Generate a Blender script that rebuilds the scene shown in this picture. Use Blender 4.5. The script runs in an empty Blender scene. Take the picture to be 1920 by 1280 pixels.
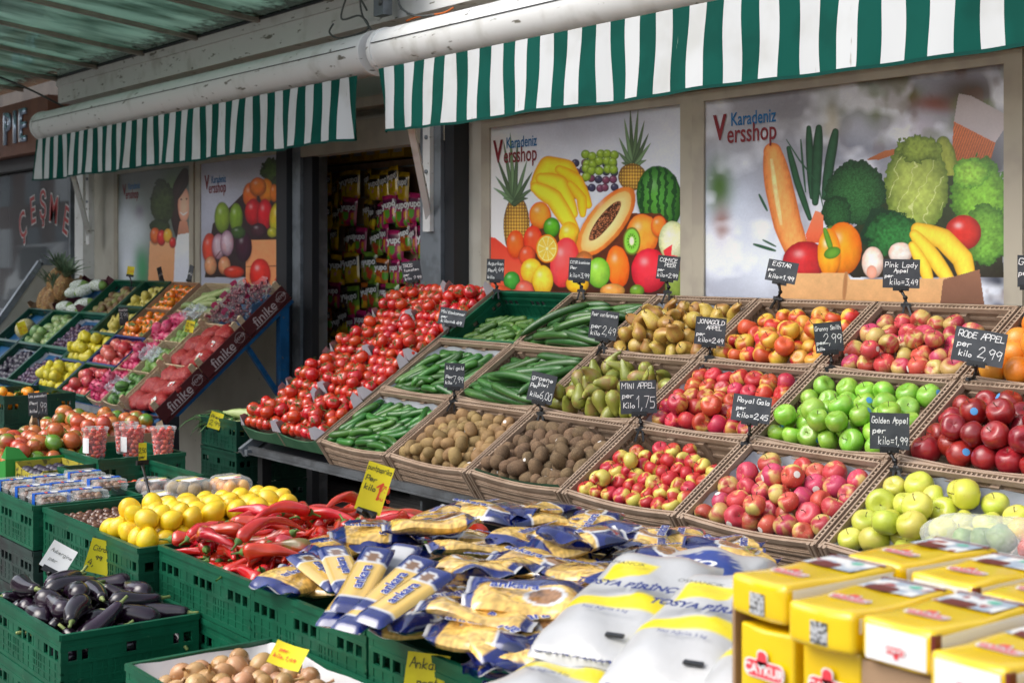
import bpy, math, random
import numpy as np
from mathutils import Matrix, Vector, Euler, Quaternion
random.seed(11); np.random.seed(11)
S = bpy.context.scene; C = S.collection; PI = math.pi; R = math.radians

# ---------------------------------------------------------------- camera, world, sun, exposure
cam = bpy.data.cameras.new('camera'); camo = bpy.data.objects.new('camera', cam); C.objects.link(camo)
camo.location = (0, 0, 1.6); camo.rotation_euler = (R(90), 0, R(53.03))
cam.lens = 50; cam.sensor_width = 36; cam.shift_y = -155/1920
cam.clip_start = .05; cam.clip_end = 400
cam.dof.use_dof = True; cam.dof.focus_distance = 5.2; cam.dof.aperture_fstop = 5.6
S.camera = camo
SUN_EL, SUN_AZ = R(46), R(200)
w = bpy.data.worlds.new('World'); S.world = w; w.use_nodes = True
nt = w.node_tree; nt.nodes.clear()
sky = nt.nodes.new('ShaderNodeTexSky'); sky.sky_type = 'NISHITA'; sky.sun_disc = False
sky.sun_elevation = SUN_EL; sky.sun_rotation = SUN_AZ; sky.air_density = 1.0; sky.dust_density = 3.0; sky.ozone_density = .6
hs = nt.nodes.new('ShaderNodeHueSaturation'); hs.inputs['Saturation'].default_value = .45
bg = nt.nodes.new('ShaderNodeBackground'); bg.inputs['Strength'].default_value = .15
wo = nt.nodes.new('ShaderNodeOutputWorld')
nt.links.new(sky.outputs[0], hs.inputs['Color']); nt.links.new(hs.outputs[0], bg.inputs[0]); nt.links.new(bg.outputs[0], wo.inputs[0])
sl = bpy.data.lights.new('sun', 'SUN'); sl.energy = .85; sl.angle = R(45); sl.color = (1, .96, .9)
so = bpy.data.objects.new('sun', sl); C.objects.link(so)
sdir = Vector((math.sin(SUN_AZ)*math.cos(SUN_EL), math.cos(SUN_AZ)*math.cos(SUN_EL), math.sin(SUN_EL)))
so.rotation_euler = sdir.to_track_quat('Z', 'Y').to_euler(); so.location = (0, -3, 8)
S.view_settings.view_transform = 'Standard'; S.view_settings.look = 'None'; S.view_settings.exposure = .86
S.cycles.max_bounces = 7; S.cycles.diffuse_bounces = 4; S.cycles.glossy_bounces = 3; S.cycles.transmission_bounces = 5
S.cycles.transparent_max_bounces = 10; S.cycles.caustics_reflective = False; S.cycles.caustics_refractive = False
S.cycles.use_denoising = True

# ---------------------------------------------------------------- helpers
FOC = 2666.7
def P(u, v, y=None, x=None, z=None):
    "point seen at pixel (u, v) of the 1920x1280 photo, on a plane y=, x= or z="
    a = (u-960)/FOC; b = (485-v)/FOC
    dx = -.79898+.60135*a; dy = .60135+.79898*a
    t = y/dy if y is not None else (x/dx if x is not None else (z-1.6)/b)
    return Vector((t*dx, t*dy, 1.6+t*b))

def tag(o, label=None, cat=None, group=None, kind=None):
    if label: o['label'] = label
    if cat: o['category'] = cat
    if group: o['group'] = group
    if kind: o['kind'] = kind
    return o
def empty(name, loc=(0, 0, 0), rot=(0, 0, 0), mw=None):
    o = bpy.data.objects.new(name, None); C.objects.link(o); o.empty_display_size = .05
    if mw is not None: o.matrix_basis = mw
    else: o.location = loc; o.rotation_euler = rot
    return o
def children(o): return KIDS.get(o.name, [])
KIDS = {}
def setp(o, p):
    o.parent = p; KIDS.setdefault(p.name, []).append(o)
def dup(o, mw=None, parent=None):
    c = o.copy(); C.objects.link(c)
    if parent is not None: setp(c, parent)
    for ch in list(children(o)): dup(ch, None, c)
    if mw is not None: c.matrix_basis = mw
    return c
def kill(o):
    for ch in list(children(o)): kill(ch)
    bpy.data.objects.remove(o)

class MB:
    def __init__(s): s.v = []; s.f = []; s.m = []; s.sm = []
    def add(s, vs, fs, mi=0, smooth=False):
        n = len(s.v); s.v.extend([tuple(p) for p in vs])
        for f in fs: s.f.append(tuple(i+n for i in f)); s.m.append(mi); s.sm.append(smooth)
        return s
    def box(s, x0, x1, y0, y1, z0, z1, mi=0, M=None):
        vs = [Vector((x, y, z)) for x in (x0, x1) for y in (y0, y1) for z in (z0, z1)]
        if M is not None: vs = [M @ p for p in vs]
        return s.add(vs, [(0, 1, 3, 2), (4, 6, 7, 5), (0, 4, 5, 1), (2, 3, 7, 6), (0, 2, 6, 4), (1, 5, 7, 3)], mi)
    def bar(s, p, q, wdt, th, mi=0, up=Vector((0, 0, 1))):
        p, q = Vector(p), Vector(q); d = q-p; L = d.length
        if L < 1e-6: return s
        d.normalize(); a = d.cross(up)
        if a.length < 1e-3: a = d.cross(Vector((0, 1, 0)))
        a.normalize(); b = a.cross(d)
        vs = [o+a*(i*wdt/2)+b*(j*th/2) for o in (p, q) for (i, j) in ((-1, -1), (1, -1), (1, 1), (-1, 1))]
        return s.add(vs, [(0, 1, 2, 3), (7, 6, 5, 4), (0, 4, 5, 1), (1, 5, 6, 2), (2, 6, 7, 3), (3, 7, 4, 0)], mi)
    def tube(s, pts, rad, seg=8, mi=0, cap=True, flat=1.0):
        pts = [Vector(p) for p in pts]; n = len(pts)
        rr = rad if isinstance(rad, (list, tuple)) else [rad]*n
        vs = []; a = None
        for i in range(n):
            d = (pts[min(i+1, n-1)]-pts[max(i-1, 0)]).normalized()
            if a is None:
                a = d.cross(Vector((0, 0, 1)))
                if a.length < .05: a = d.cross(Vector((0, 1, 0)))
            a = (a-d*a.dot(d)).normalized(); b = d.cross(a)
            for k in range(seg):
                t = 2*PI*k/seg; vs.append(pts[i]+a*math.cos(t)*rr[i]+b*math.sin(t)*rr[i]*flat)
        fs = [(i*seg+k, i*seg+(k+1) % seg, (i+1)*seg+(k+1) % seg, (i+1)*seg+k) for i in range(n-1) for k in range(seg)]
        if cap: fs += [tuple(range(seg-1, -1, -1)), tuple((n-1)*seg+k for k in range(seg))]
        return s.add(vs, fs, mi, True)
    def lathe(s, prof, seg=20, mi=0, fn=None, M=None, smooth=True):
        vs = []
        for (r, z) in prof:
            for k in range(seg):
                t = 2*PI*k/seg; p = Vector((r*math.cos(t), r*math.sin(t), z))
                if fn: p = fn(p, t, r, z)
                vs.append(M @ p if M is not None else p)
        n = len(prof)
        fs = [(i*seg+k, i*seg+(k+1) % seg, (i+1)*seg+(k+1) % seg, (i+1)*seg+k) for i in range(n-1) for k in range(seg)]
        return s.add(vs, fs, mi, smooth)
    def ribbon(s, pts, wd, z=0, mi=0):
        "flat stroke in the local xy plane"
        for i in range(len(pts)-1):
            p = Vector((pts[i][0], pts[i][1], z)); q = Vector((pts[i+1][0], pts[i+1][1], z)); d = q-p
            if d.length < 1e-6: continue
            d.normalize(); nrm = Vector((-d.y, d.x, 0))*wd/2; e = d*wd*.35
            zz = Vector((0, 0, 2e-5*(len(s.f) % 7)))
            s.add([p-e-nrm+zz, q+e-nrm+zz, q+e+nrm+zz, p-e+nrm+zz], [(0, 1, 2, 3)], mi)
        return s
    def mesh(s, name, mats, bevel=0):
        me = bpy.data.meshes.new(name); me.from_pydata(s.v, [], s.f)
        for m in (mats if isinstance(mats, (list, tuple)) else [mats]): me.materials.append(m)
        me.polygons.foreach_set('material_index', s.m); me.polygons.foreach_set('use_smooth', s.sm)
        me.update(); return me
    def build(s, name, mats, parent=None, mw=None):
        o = bpy.data.objects.new(name, s.mesh(name, mats)); C.objects.link(o)
        if parent is not None: setp(o, parent)
        if mw is not None: o.matrix_basis = mw
        return o
def mobj(name, me, parent=None, mw=None):
    o = bpy.data.objects.new(name, me); C.objects.link(o)
    if parent is not None: setp(o, parent)
    if mw is not None: o.matrix_basis = mw
    return o
def T(x, y, z): return Matrix.Translation((x, y, z))
def RX(a): return Matrix.Rotation(a, 4, 'X')
def RY(a): return Matrix.Rotation(a, 4, 'Y')
def RZ(a): return Matrix.Rotation(a, 4, 'Z')
def SC(x, y=None, z=None): return Matrix.Diagonal((x, x if y is None else y, x if z is None else z, 1))

# ---------------------------------------------------------------- materials
def mat(name, col, rough=.5, col2=None, ns=12, edge=(.42, .6), rv=.0, hv=.0, bump=0, bs=60, metal=0, coat=0, sss=0, alpha=1, trans=0,
        stretch=(1, 1, 1), spec=.5, col3=None, ns3=80, edge3=(.6, .7), emit=0, detail=3, attr=None, stretch3=(1, 1, 1), grad=None):
    m = bpy.data.materials.new(name); m.use_nodes = True; N = m.node_tree.nodes; L = m.node_tree.links
    b = N['Principled BSDF']
    tc = N.new('ShaderNodeTexCoord'); oi = N.new('ShaderNodeObjectInfo')
    sc = N.new('ShaderNodeVectorMath'); sc.operation = 'SCALE'; sc.inputs[0].default_value = (3.1, 5.7, 4.3); L.new(oi.outputs['Random'], sc.inputs['Scale'])
    ad = N.new('ShaderNodeVectorMath'); ad.operation = 'ADD'; L.new(tc.outputs['Object'], ad.inputs[0]); L.new(sc.outputs[0], ad.inputs[1])
    def noise(scale, st, det=detail):
        mp = N.new('ShaderNodeMapping'); mp.inputs['Scale'].default_value = st; L.new(ad.outputs[0], mp.inputs[0])
        n = N.new('ShaderNodeTexNoise'); n.inputs['Scale'].default_value = scale; n.inputs['Detail'].default_value = det; L.new(mp.outputs[0], n.inputs['Vector']); return n
    def mix(fac, A, B):
        mx = N.new('ShaderNodeMix'); mx.data_type = 'RGBA'
        if fac is not None: L.new(fac, mx.inputs[0])
        for s_, i in ((A, 6), (B, 7)):
            if hasattr(s_, 'default_value'): L.new(s_, mx.inputs[i])
            else: mx.inputs[i].default_value = (*s_, 1)
        return mx.outputs[2]
    def ramp(out, e):
        mr = N.new('ShaderNodeMapRange'); mr.interpolation_type = 'SMOOTHSTEP'; mr.inputs[1].default_value = e[0]; mr.inputs[2].default_value = e[1]; L.new(out, mr.inputs[0]); return mr.outputs[0]
    cur = None
    if attr:
        at = N.new('ShaderNodeAttribute'); at.attribute_name = attr; cur = at.outputs['Color']
    if col2 is not None:
        n = noise(ns, stretch); fo = n.outputs[0]
        if grad:   # blush on one side, offset per object
            sp = N.new('ShaderNodeSeparateXYZ'); L.new(tc.outputs['Object'], sp.inputs[0])
            g = N.new('ShaderNodeMath'); g.operation = 'MULTIPLY_ADD'; g.inputs[1].default_value = grad[0]; L.new(sp.outputs['X'], g.inputs[0]); L.new(fo, g.inputs[2])
            g2 = N.new('ShaderNodeMath'); g2.operation = 'MULTIPLY_ADD'; g2.inputs[1].default_value = grad[1]; L.new(oi.outputs['Random'], g2.inputs[0]); L.new(g.outputs[0], g2.inputs[2]); fo = g2.outputs[0]
        cur = mix(ramp(fo, edge), cur if cur is not None else col, col2)
    if col3 is not None:
        n3 = noise(ns3, stretch3); cur = mix(ramp(n3.outputs[0], edge3), cur if cur is not None else col, col3)
    if rv or hv:
        h = N.new('ShaderNodeHueSaturation')
        if cur is None: h.inputs['Color'].default_value = (*col, 1)
        else: L.new(cur, h.inputs['Color'])
        mr = N.new('ShaderNodeMapRange'); mr.inputs[3].default_value = 1-rv; mr.inputs[4].default_value = 1+rv; L.new(oi.outputs['Random'], mr.inputs[0]); L.new(mr.outputs[0], h.inputs['Value'])
        wn = N.new('ShaderNodeMath'); wn.operation = 'FRACT'; ml = N.new('ShaderNodeMath'); ml.operation = 'MULTIPLY'; ml.inputs[1].default_value = 17.3
        L.new(oi.outputs['Random'], ml.inputs[0]); L.new(ml.outputs[0], wn.inputs[0])
        m2 = N.new('ShaderNodeMapRange'); m2.inputs[3].default_value = .5-hv; m2.inputs[4].default_value = .5+hv; L.new(wn.outputs[0], m2.inputs[0]); L.new(m2.outputs[0], h.inputs['Hue'])
        cur = h.outputs[0]
    if cur is not None: L.new(cur, b.inputs['Base Color'])
    else: b.inputs['Base Color'].default_value = (*col, 1)
    b.inputs['Roughness'].default_value = rough; b.inputs['Metallic'].default_value = metal
    b.inputs['Specular IOR Level'].default_value = spec
    b.inputs['Coat Weight'].default_value = coat; b.inputs['Coat Roughness'].default_value = .12
    if sss: b.inputs['Subsurface Weight'].default_value = sss; b.inputs['Subsurface Radius'].default_value = (.01, .005, .003); b.inputs['Subsurface Scale'].default_value = 1
    b.inputs['Alpha'].default_value = alpha; b.inputs['Transmission Weight'].default_value = trans
    if emit:
        b.inputs['Emission Strength'].default_value = emit
        if cur is not None: L.new(cur, b.inputs['Emission Color'])
        else: b.inputs['Emission Color'].default_value = (*col, 1)
    if bump:
        bn = noise(bs, (1, 1, 1) if stretch3 == (1, 1, 1) else stretch3, 4); bp = N.new('ShaderNodeBump'); bp.inputs['Strength'].default_value = bump; bp.inputs['Distance'].default_value = .004
        L.new(bn.outputs[0], bp.inputs['Height']); L.new(bp.outputs[0], b.inputs['Normal'])
    return m
def film(name, col=(.9, .95, .97), dens=.12, rough=.12):
    "thin clear plastic: mostly see-through with a glossy sheen"
    m = bpy.data.materials.new(name); m.use_nodes = True; N = m.node_tree.nodes; L = m.node_tree.links; N.clear()
    o = N.new('ShaderNodeOutputMaterial'); tr = N.new('ShaderNodeBsdfTransparent'); pb = N.new('ShaderNodeBsdfPrincipled'); mx = N.new('ShaderNodeMixShader'); lw = N.new('ShaderNodeLayerWeight')
    pb.inputs['Base Color'].default_value = (*col, 1); pb.inputs['Roughness'].default_value = rough
    tc = N.new('ShaderNodeTexCoord'); n = N.new('ShaderNodeTexNoise'); n.inputs['Scale'].default_value = 28; L.new(tc.outputs['Object'], n.inputs[0])
    bp = N.new('ShaderNodeBump'); bp.inputs['Strength'].default_value = .8; bp.inputs['Distance'].default_value = .01; L.new(n.outputs[0], bp.inputs['Height']); L.new(bp.outputs[0], pb.inputs['Normal']); L.new(bp.outputs[0], lw.inputs['Normal'])
    lw.inputs['Blend'].default_value = .35
    ma = N.new('ShaderNodeMath'); ma.operation = 'MULTIPLY_ADD'; ma.inputs[1].default_value = .38; ma.inputs[2].default_value = dens; L.new(lw.outputs['Facing'], ma.inputs[0])
    L.new(ma.outputs[0], mx.inputs[0]); L.new(tr.outputs[0], mx.inputs[1]); L.new(pb.outputs[0], mx.inputs[2]); L.new(mx.outputs[0], o.inputs[0])
    return m

# single-stroke hand lettering; each pair of digits is a point (x 0-6, y 0-9; base line y=2)
GL = dict(A='023962 1555', B='020949583606 36554202', C='5849290703224253', D='02092957542202', E='59090252 0646', F='590902 0646',
 G='58491907032242545535', H='0902 5952 0656', I='2922', J='4943321203', K='0902 590552', L='090252', M='0209357962', N='02095259',
 O='290703224254574929', P='020949574505', R='020949574505 2552', S='58391907164553321203', T='0959 3932', U='090322425359', V='093259',
 W='0912365269', Y='093659 3632', Z='09590252', a='45260503123244 4642', b='0902 052645432203', c='452605032243', d='4942 452605032243',
 e='0444452605032243', f='492822 0646', g='452605032243 46412001', h='0902 05264542', i='1612 1819', j='26211001 2829', k='0902 460442',
 l='1912', m='0602 05162522 25465552', n='0602 05264542', o='26050322434526', p='0600 052645432203', r='0602 052646', s='461605433202',
 t='191332 0636', u='06032243 4642', v='062246', w='0612354266', y='0623 4610', z='06460242')
GL.update({'0': GL['O'], '1': '072922', '2': '072949570252', '3': '095926554202', '4': '390454 4742', '5': '59090646544202', '6': '49060322534505',
 '7': '095922', '8': '260829582604225426', '9': '572507295842', ',': '1200', '.': '1213', '=': '0444 0646', '-': '0545', '_': '0060 0161'})
NARROW = dict(i=2, l=2, I=3, j=3, t=4, f=4, r=4.5, **{'1': 3.5, ',': 2, '.': 2, ' ': 3, 'M': 7, 'm': 6.5, 'w': 7, 'W': 7})
def writing(mb, lines, sw=.0022, slant=.12, z=.0, mi=0, rnd=None):
    "lines: (text, x, y, height) in metres"
    rnd = rnd or random.Random(len(lines)*7+len(lines[0][0]))
    for (t, x, y, h) in lines:
        k = h/7; cx = x
        for ch in t:
            jx, jy, js = rnd.uniform(-.2, .2)*k, rnd.uniform(-.35, .35)*k, rnd.uniform(.92, 1.08)
            for st in GL.get(ch, '').split():
                pts = [(int(st[i]), int(st[i+1])-2) for i in range(0, len(st)-1, 2)]
                mb.ribbon([(cx+jx+(px*js*.92+py*slant)*k, y+jy+py*js*k) for px, py in pts], sw, z, mi)
            cx += (NARROW.get(ch, 5)+1.25)*k*.92
    return mb
TXT = {}
def print_mesh(s, size, m, sx=1, bold=.0, align='CENTER', shear=0):
    key = (s, size, m.name, sx, bold, align, shear)
    if key in TXT: return TXT[key]
    cu = bpy.data.curves.new('lettering', 'FONT'); cu.body = s; cu.size = size; cu.align_x = align; cu.align_y = 'CENTER'; cu.offset = bold; cu.resolution_u = 3; cu.shear = shear
    o = bpy.data.objects.new('lettering', cu); C.objects.link(o); o.scale = (sx, 1, 1)
    dg = bpy.context.evaluated_depsgraph_get(); me = bpy.data.meshes.new_from_object(o.evaluated_get(dg)); me.transform(Matrix.Diagonal((sx, 1, 1, 1)))
    me.materials.clear(); me.materials.append(m); me.name = 'lettering'
    bpy.data.objects.remove(o); TXT[key] = me; return me
def lettering(parent, s, size, m, mw, sx=1, bold=0, name='lettering', shear=0):
    return mobj(name, print_mesh(s, size, m, sx, bold, shear=shear), parent, mw)

# piles: spheres, or rods of spheres, settle under gravity in a w x d box
def pile(n, r, w, d, floor=.012, h=.13, tilt=.2, k=1.0, rod=None, seed=1, iters=170, kf=None, ang=None, rr=None, side=0):
    rs = np.random.RandomState(seed); kf = k if kf is None else kf
    m = 1 if rod is None else rod[0]; sp = 0 if rod is None else rod[1]
    cols = np.array([rs.uniform(.15*w, .85*w, n), rs.uniform(.15*d, .85*d, n), floor+r+np.arange(n)/n*(.9*n*m*(2*r)**3*.9/(w*d)+2*r)]).T
    if ang is None: th = rs.uniform(-PI, PI, n)
    else: th = ang+rs.normal(0, .3, n)
    dr = np.array([np.cos(th), np.sin(th), rs.uniform(-.15, .15, n)]).T; dr /= np.linalg.norm(dr, axis=1)[:, None]
    off = (np.arange(m)-(m-1)/2)*sp
    X = (cols[:, None, :]+dr[:, None, :]*off[None, :, None]).reshape(-1, 3)
    own = np.repeat(np.arange(n), m); same = own[:, None] == own[None, :]
    rad = np.full(n*m, r) if rr is None else np.repeat(r*(1+rs.uniform(-rr, rr, n)), m)
    rsum = rad[:, None]+rad[None, :]
    g = np.array([math.sin(side), -math.sin(tilt), -math.cos(tilt)])
    for it in range(iters):
        X += g*(.006 if it < iters*.6 else .0025)
        for _ in range(2):
            D = X[:, None, :]-X[None, :, :]; dist = np.sqrt((D**2).sum(2))+1e-9
            ov = rsum-dist; ov[same] = 0; ov[ov < 0] = 0
            X += (D/dist[:, :, None]*ov[:, :, None]).sum(1)*.28
            ex = np.maximum(0, X[:, 2]-h)
            X[:, 0] = np.clip(X[:, 0], rad+ex*k, w-rad-ex*k); X[:, 1] = np.clip(X[:, 1], rad+ex*kf, d-rad-ex*kf*.3)
            X[:, 2] = np.maximum(X[:, 2], floor+rad)
        if m > 1:
            Y = X.reshape(n, m, 3); c = Y.mean(1); dr = Y[:, -1]-Y[:, 0]; dr[:, 2] *= .93; dr /= np.linalg.norm(dr, axis=1)[:, None]
            X = (c[:, None, :]+dr[:, None, :]*off[None, :, None]).reshape(-1, 3)
    c = X.reshape(n, m, 3).mean(1)
    return [(Vector(c[i]), Vector(dr[i]), float(rad[i*m]/r)) for i in range(n)]
RND = random.Random(5)
def rq(): return Quaternion((RND.gauss(0, 1), RND.gauss(0, 1), RND.gauss(0, 1), RND.gauss(0, 1))).normalized().to_matrix().to_4x4()
def spread(protos, res, MW, label, group, up=None, gtag=True, cat=None):
    "place copies of the prototypes on the settled positions, in the frame MW"
    out = []
    for i, (c, d, s) in enumerate(res):
        p = protos[i % len(protos)]
        if isinstance(up, (int, float)):     # stem mostly up, tilted a random way
            q = RZ(RND.uniform(0, 2*PI)) @ RX(RND.gauss(0, up)) @ RZ(RND.uniform(0, 2*PI))
        elif up == 'rod': q = (d if RND.random() < .5 else -d).to_track_quat('X', 'Z').to_matrix().to_4x4() @ RX(RND.uniform(0, 2*PI))
        elif up == 'flat': q = (d if RND.random() < .5 else -d).to_track_quat('X', 'Z').to_matrix().to_4x4() @ RX(RND.gauss(0, .25))
        else: q = rq()
        o = dup(p, MW @ T(*c) @ q @ SC(s*RND.uniform(.96, 1.03)))
        o['label'] = label; o['group'] = group
        if cat: o['category'] = cat
        out.append(o)
    return out
PROTO = []
def proto(o, cat): o['category'] = cat; o.location.z = -50; PROTO.append(o); return o
# ---------------------------------------------------------------- shared materials
m_cream = mat('cream_paint', (.50, .48, .42), .5, (.42, .40, .34), 3, (.45, .7), bump=.05, col3=(.2, .18, .15), ns3=14, edge3=(.70, .78))
m_frame = mat('frame_paint', (.42, .38, .30), .45, (.36, .32, .26), 5, bump=.03)
m_dark = mat('dark_metal', (.018, .020, .024), .4)
m_steel = mat('galvanised_steel', (.22, .25, .28), .45, (.16, .18, .20), 9, metal=.4)
m_white = mat('white_metal', (.72, .73, .72), .35, (.55, .55, .52), 6, (.5, .75), col3=(.16, .15, .12), ns3=9, edge3=(.64, .72), stretch3=(1, 1, 3.5), bump=.02)
m_vw = mat('white_canvas', (.55, .57, .58), .8, (.46, .47, .46), 4, (.45, .75), spec=.2, col3=(.30, .28, .24), ns3=22, edge3=(.69, .76), stretch3=(1.6, 1, .25), bump=.15, bs=9)
m_vg = mat('green_canvas', (.002, .072, .055), .85, (.0015, .058, .044), 4, spec=.15, bump=.15, bs=9, col3=(.2, .3, .25), ns3=40, edge3=(.76, .8), stretch3=(2, 1, .15))
m_hem = mat('green_hem', (.002, .05, .04), .8, spec=.15)
m_blue = mat('blue_paint', (.006, .085, .22), .4, (.004, .06, .16), 12, bump=.05, col3=(.12, .10, .08), ns3=30, edge3=(.66, .72))
m_black = mat('black_plastic', (.012, .012, .013), .35)
m_slate = mat('chalkboard', (.028, .033, .041), .6, (.048, .055, .064), 18, (.35, .7))
m_chalk = mat('chalk', (.80, .82, .82), .9)
m_yel = mat('yellow_card', (.86, .74, .02), .6, (.80, .66, .02), 10)
m_ink = mat('ink', (.03, .04, .03), .7); m_redink = mat('red_ink', (.75, .08, .03), .7)
m_wcard = mat('white_card', (.78, .78, .78), .6)
m_clear = film('clear_plastic')
m_pave = mat('paving', (.15, .145, .14), .85, (.10, .10, .095), 3, bump=.3, bs=40, col3=(.2, .19, .17), ns3=60)
m_cardb = mat('cardboard', (.34, .22, .13), .8, (.29, .18, .10), 12, bump=.05, rv=.08)
m_brown = mat('brown_crate_plastic', (.35, .255, .185), .48, (.29, .205, .145), 14, rv=.07, bump=.06, bs=25)
m_green = mat('green_crate_plastic', (.003, .092, .045), .42, (.002, .070, .034), 10, rv=.10, bump=.04, col3=(.05, .12, .07), ns3=50, edge3=(.68, .76))
m_dgreen = mat('dark_green_crate_plastic', (.004, .055, .032), .4, (.003, .04, .024), 10, rv=.12)
m_grey = mat('grey_crate_plastic', (.026, .048, .042), .45, (.02, .025, .025), 9)
m_bluec = mat('blue_crate_plastic', (.008, .03, .16), .4)
m_paper = mat('liner_paper', (.34, .36, .39), .75, (.25, .27, .31), 5, bump=.2, bs=14)
m_wood = mat('pale_wood', (.56, .43, .28), .7, (.46, .33, .20), 10, stretch=(1, 8, 8), bump=.06)

# ---------------------------------------------------------------- ground
g = MB(); g.add([(-160, -80, 0), (60, -80, 0), (60, 80, 0), (-160, 80, 0)], [(0, 1, 2, 3)])
gr = g.build('ground', m_pave); tag(gr, kind='structure')
nn = m_pave.node_tree; br = nn.nodes.new('ShaderNodeTexBrick'); tcn = nn.nodes.new('ShaderNodeTexCoord'); br.inputs['Scale'].default_value = 3.4
br.inputs['Color1'].default_value = (.17, .16, .15, 1); br.inputs['Color2'].default_value = (.12, .115, .11, 1); br.inputs['Mortar'].default_value = (.05, .05, .045, 1)
nn.links.new(tcn.outputs['Object'], br.inputs[0]); nn.links.new(br.outputs[0], nn.nodes['Principled BSDF'].inputs['Base Color'])

# ---------------------------------------------------------------- shop building
ZT, ZB = 2.30, 1.335
shop = empty('shop_building', (-7, 4.5, 0)); tag(shop, 'cream fronted greengrocer shop with open dark doorway behind the fruit stands', 'shop')
O = T(7, -4.5, 0)
b = MB()
b.box(-12.2, -8.36, 4.5, 4.62, 0, 3.6); b.box(-6.37, 1.5, 4.5, 4.62, 0, 3.6); b.box(-8.36, -6.37, 4.502, 4.62, 2.42, 3.6)
b.build('wall', m_cream, shop, O)
def piece(name, boxes, m, par=shop):
    b = MB()
    for q in boxes: b.box(*q)
    return b.build(name, m, par, O)
FRM = [(-11.41, -9.99), (-9.80, -8.39), (-6.16, -4.69), (-4.54, -3.02), (-2.80, -1.30)]
for i, (x0, x1) in enumerate(FRM):
    piece('window_frame', [(x0-.075, x0, 4.484, 4.5, ZB-.06, ZT+.05), (x1, x1+.075, 4.484, 4.5, ZB-.06, ZT+.05), (x0, x1, 4.484, 4.5, ZT, ZT+.05), (x0, x1, 4.484, 4.5, ZB-.06, ZB)], m_frame)
piece('cornice', [(-12.1, -8.4, 4.47, 4.5, ZT+.052, ZT+.10), (-6.3, 1.4, 4.47, 4.5, ZT+.052, ZT+.10), (-12.1, 1.4, 4.38, 4.5, 2.50, 2.56)], m_frame)
piece('door_frame', [(-8.356, -8.214, 4.36, 4.6, 0, 2.42)], m_dark)
piece('door_jamb', [(-8.10, -7.985, 4.42, 4.47, 0, 2.40)], m_dark); piece('door_jamb', [(-6.46, -6.37, 4.40, 4.6, 0, 2.42)], m_dark)
piece('steel_post', [(-8.21, -8.105, 4.40, 4.6, 0, 2.41)], m_steel)
piece('steel_post', [(-6.674, -6.47, 4.38, 4.6, 0, 2.41)], m_steel)
piece('lintel', [(-8.1, -6.46, 4.40, 4.5, 2.25, 2.43)], m_frame)
piece('fascia_beam', [(-12.3, 1.5, 4.30, 4.5, 2.95, 3.15), (-12.3, 1.5, 4.28, 4.3, 3.10, 3.16)], m_white)
piece('flashing', [(-12.3, 1.5, 4.27, 4.5, 3.162, 3.30)], m_dark)
piece('skirting_panel', [(-12.1, -8.4, 4.46, 4.5, 0, 1.22)], m_cream)
piece('bracket_post', [(-12.17, -11.97, 4.40, 4.5, 1.0, 2.6)], m_white)
piece('interior_wall', [(-11, -5.0, 7.5, 7.6, 0, 2.8), (-11.1, -11, 4.62, 7.5, 0, 2.8), (-5.0, -4.9, 4.62, 7.5, 0, 2.8)], mat('interior_paint', (.34, .32, .28), .8))
piece('interior_ceiling', [(-11, -5.0, 4.62, 7.5, 2.8, 2.9)], mat('interior_ceiling_paint', (.25, .24, .22), .8))

# roof canopy of dirty green glass rising towards the street
can = empty('glass_canopy', (-7, 4.3, 3.15)); tag(can, 'dirty green glass canopy roof with pale glazing bars above the shop', 'canopy')
OC = T(7, -4.3, -3.15)
m_gl = bpy.data.materials.new('dirty_green_glass'); m_gl.use_nodes = True
N = m_gl.node_tree.nodes; L = m_gl.node_tree.links; N.clear()
ou = N.new('ShaderNodeOutputMaterial'); df = N.new('ShaderNodeBsdfTranslucent'); gs = N.new('ShaderNodeBsdfGlossy'); mx = N.new('ShaderNodeMixShader'); dd = N.new('ShaderNodeBsdfDiffuse'); m2 = N.new('ShaderNodeMixShader')
tc = N.new('ShaderNodeTexCoord'); mp = N.new('ShaderNodeMapping'); mp.inputs['Scale'].default_value = (1.2, .35, 1); no = N.new('ShaderNodeTexNoise'); no.inputs['Scale'].default_value = 4; no.inputs['Detail'].default_value = 8
cr = N.new('ShaderNodeValToRGB'); cr.color_ramp.elements[0].position = .38; cr.color_ramp.elements[0].color = (.22, .34, .28, 1); cr.color_ramp.elements[1].position = .62; cr.color_ramp.elements[1].color = (.60, .82, .72, 1)
# leaf litter and grime lying along the low edge
sp = N.new('ShaderNodeSeparateXYZ'); L.new(tc.outputs['Object'], sp.inputs[0]); n2 = N.new('ShaderNodeTexNoise'); n2.inputs['Scale'].default_value = 16; n2.inputs['Detail'].default_value = 6; L.new(tc.outputs['Object'], n2.inputs[0])
ml = N.new('ShaderNodeMath'); ml.operation = 'MULTIPLY_ADD'; ml.inputs[1].default_value = .55; L.new(n2.outputs[0], ml.inputs[0]); L.new(sp.outputs['Y'], ml.inputs[2])
mr = N.new('ShaderNodeMapRange'); mr.inputs[1].default_value = .05; mr.inputs[2].default_value = .22; L.new(ml.outputs[0], mr.inputs[0])
mc = N.new('ShaderNodeMix'); mc.data_type = 'RGBA'; L.new(mr.outputs[0], mc.inputs[0]); mc.inputs[7].default_value = (.016, .014, .010, 1)
L.new(tc.outputs['Object'], mp.inputs[0]); L.new(mp.outputs[0], no.inputs[0]); L.new(no.outputs[0], cr.inputs[0]); L.new(cr.outputs[0], mc.inputs[6])
L.new(mc.outputs[2], df.inputs[0]); L.new(mc.outputs[2], dd.inputs[0]); m2.inputs[0].default_value = .2; L.new(df.outputs[0], m2.inputs[1]); L.new(dd.outputs[0], m2.inputs[2])
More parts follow.
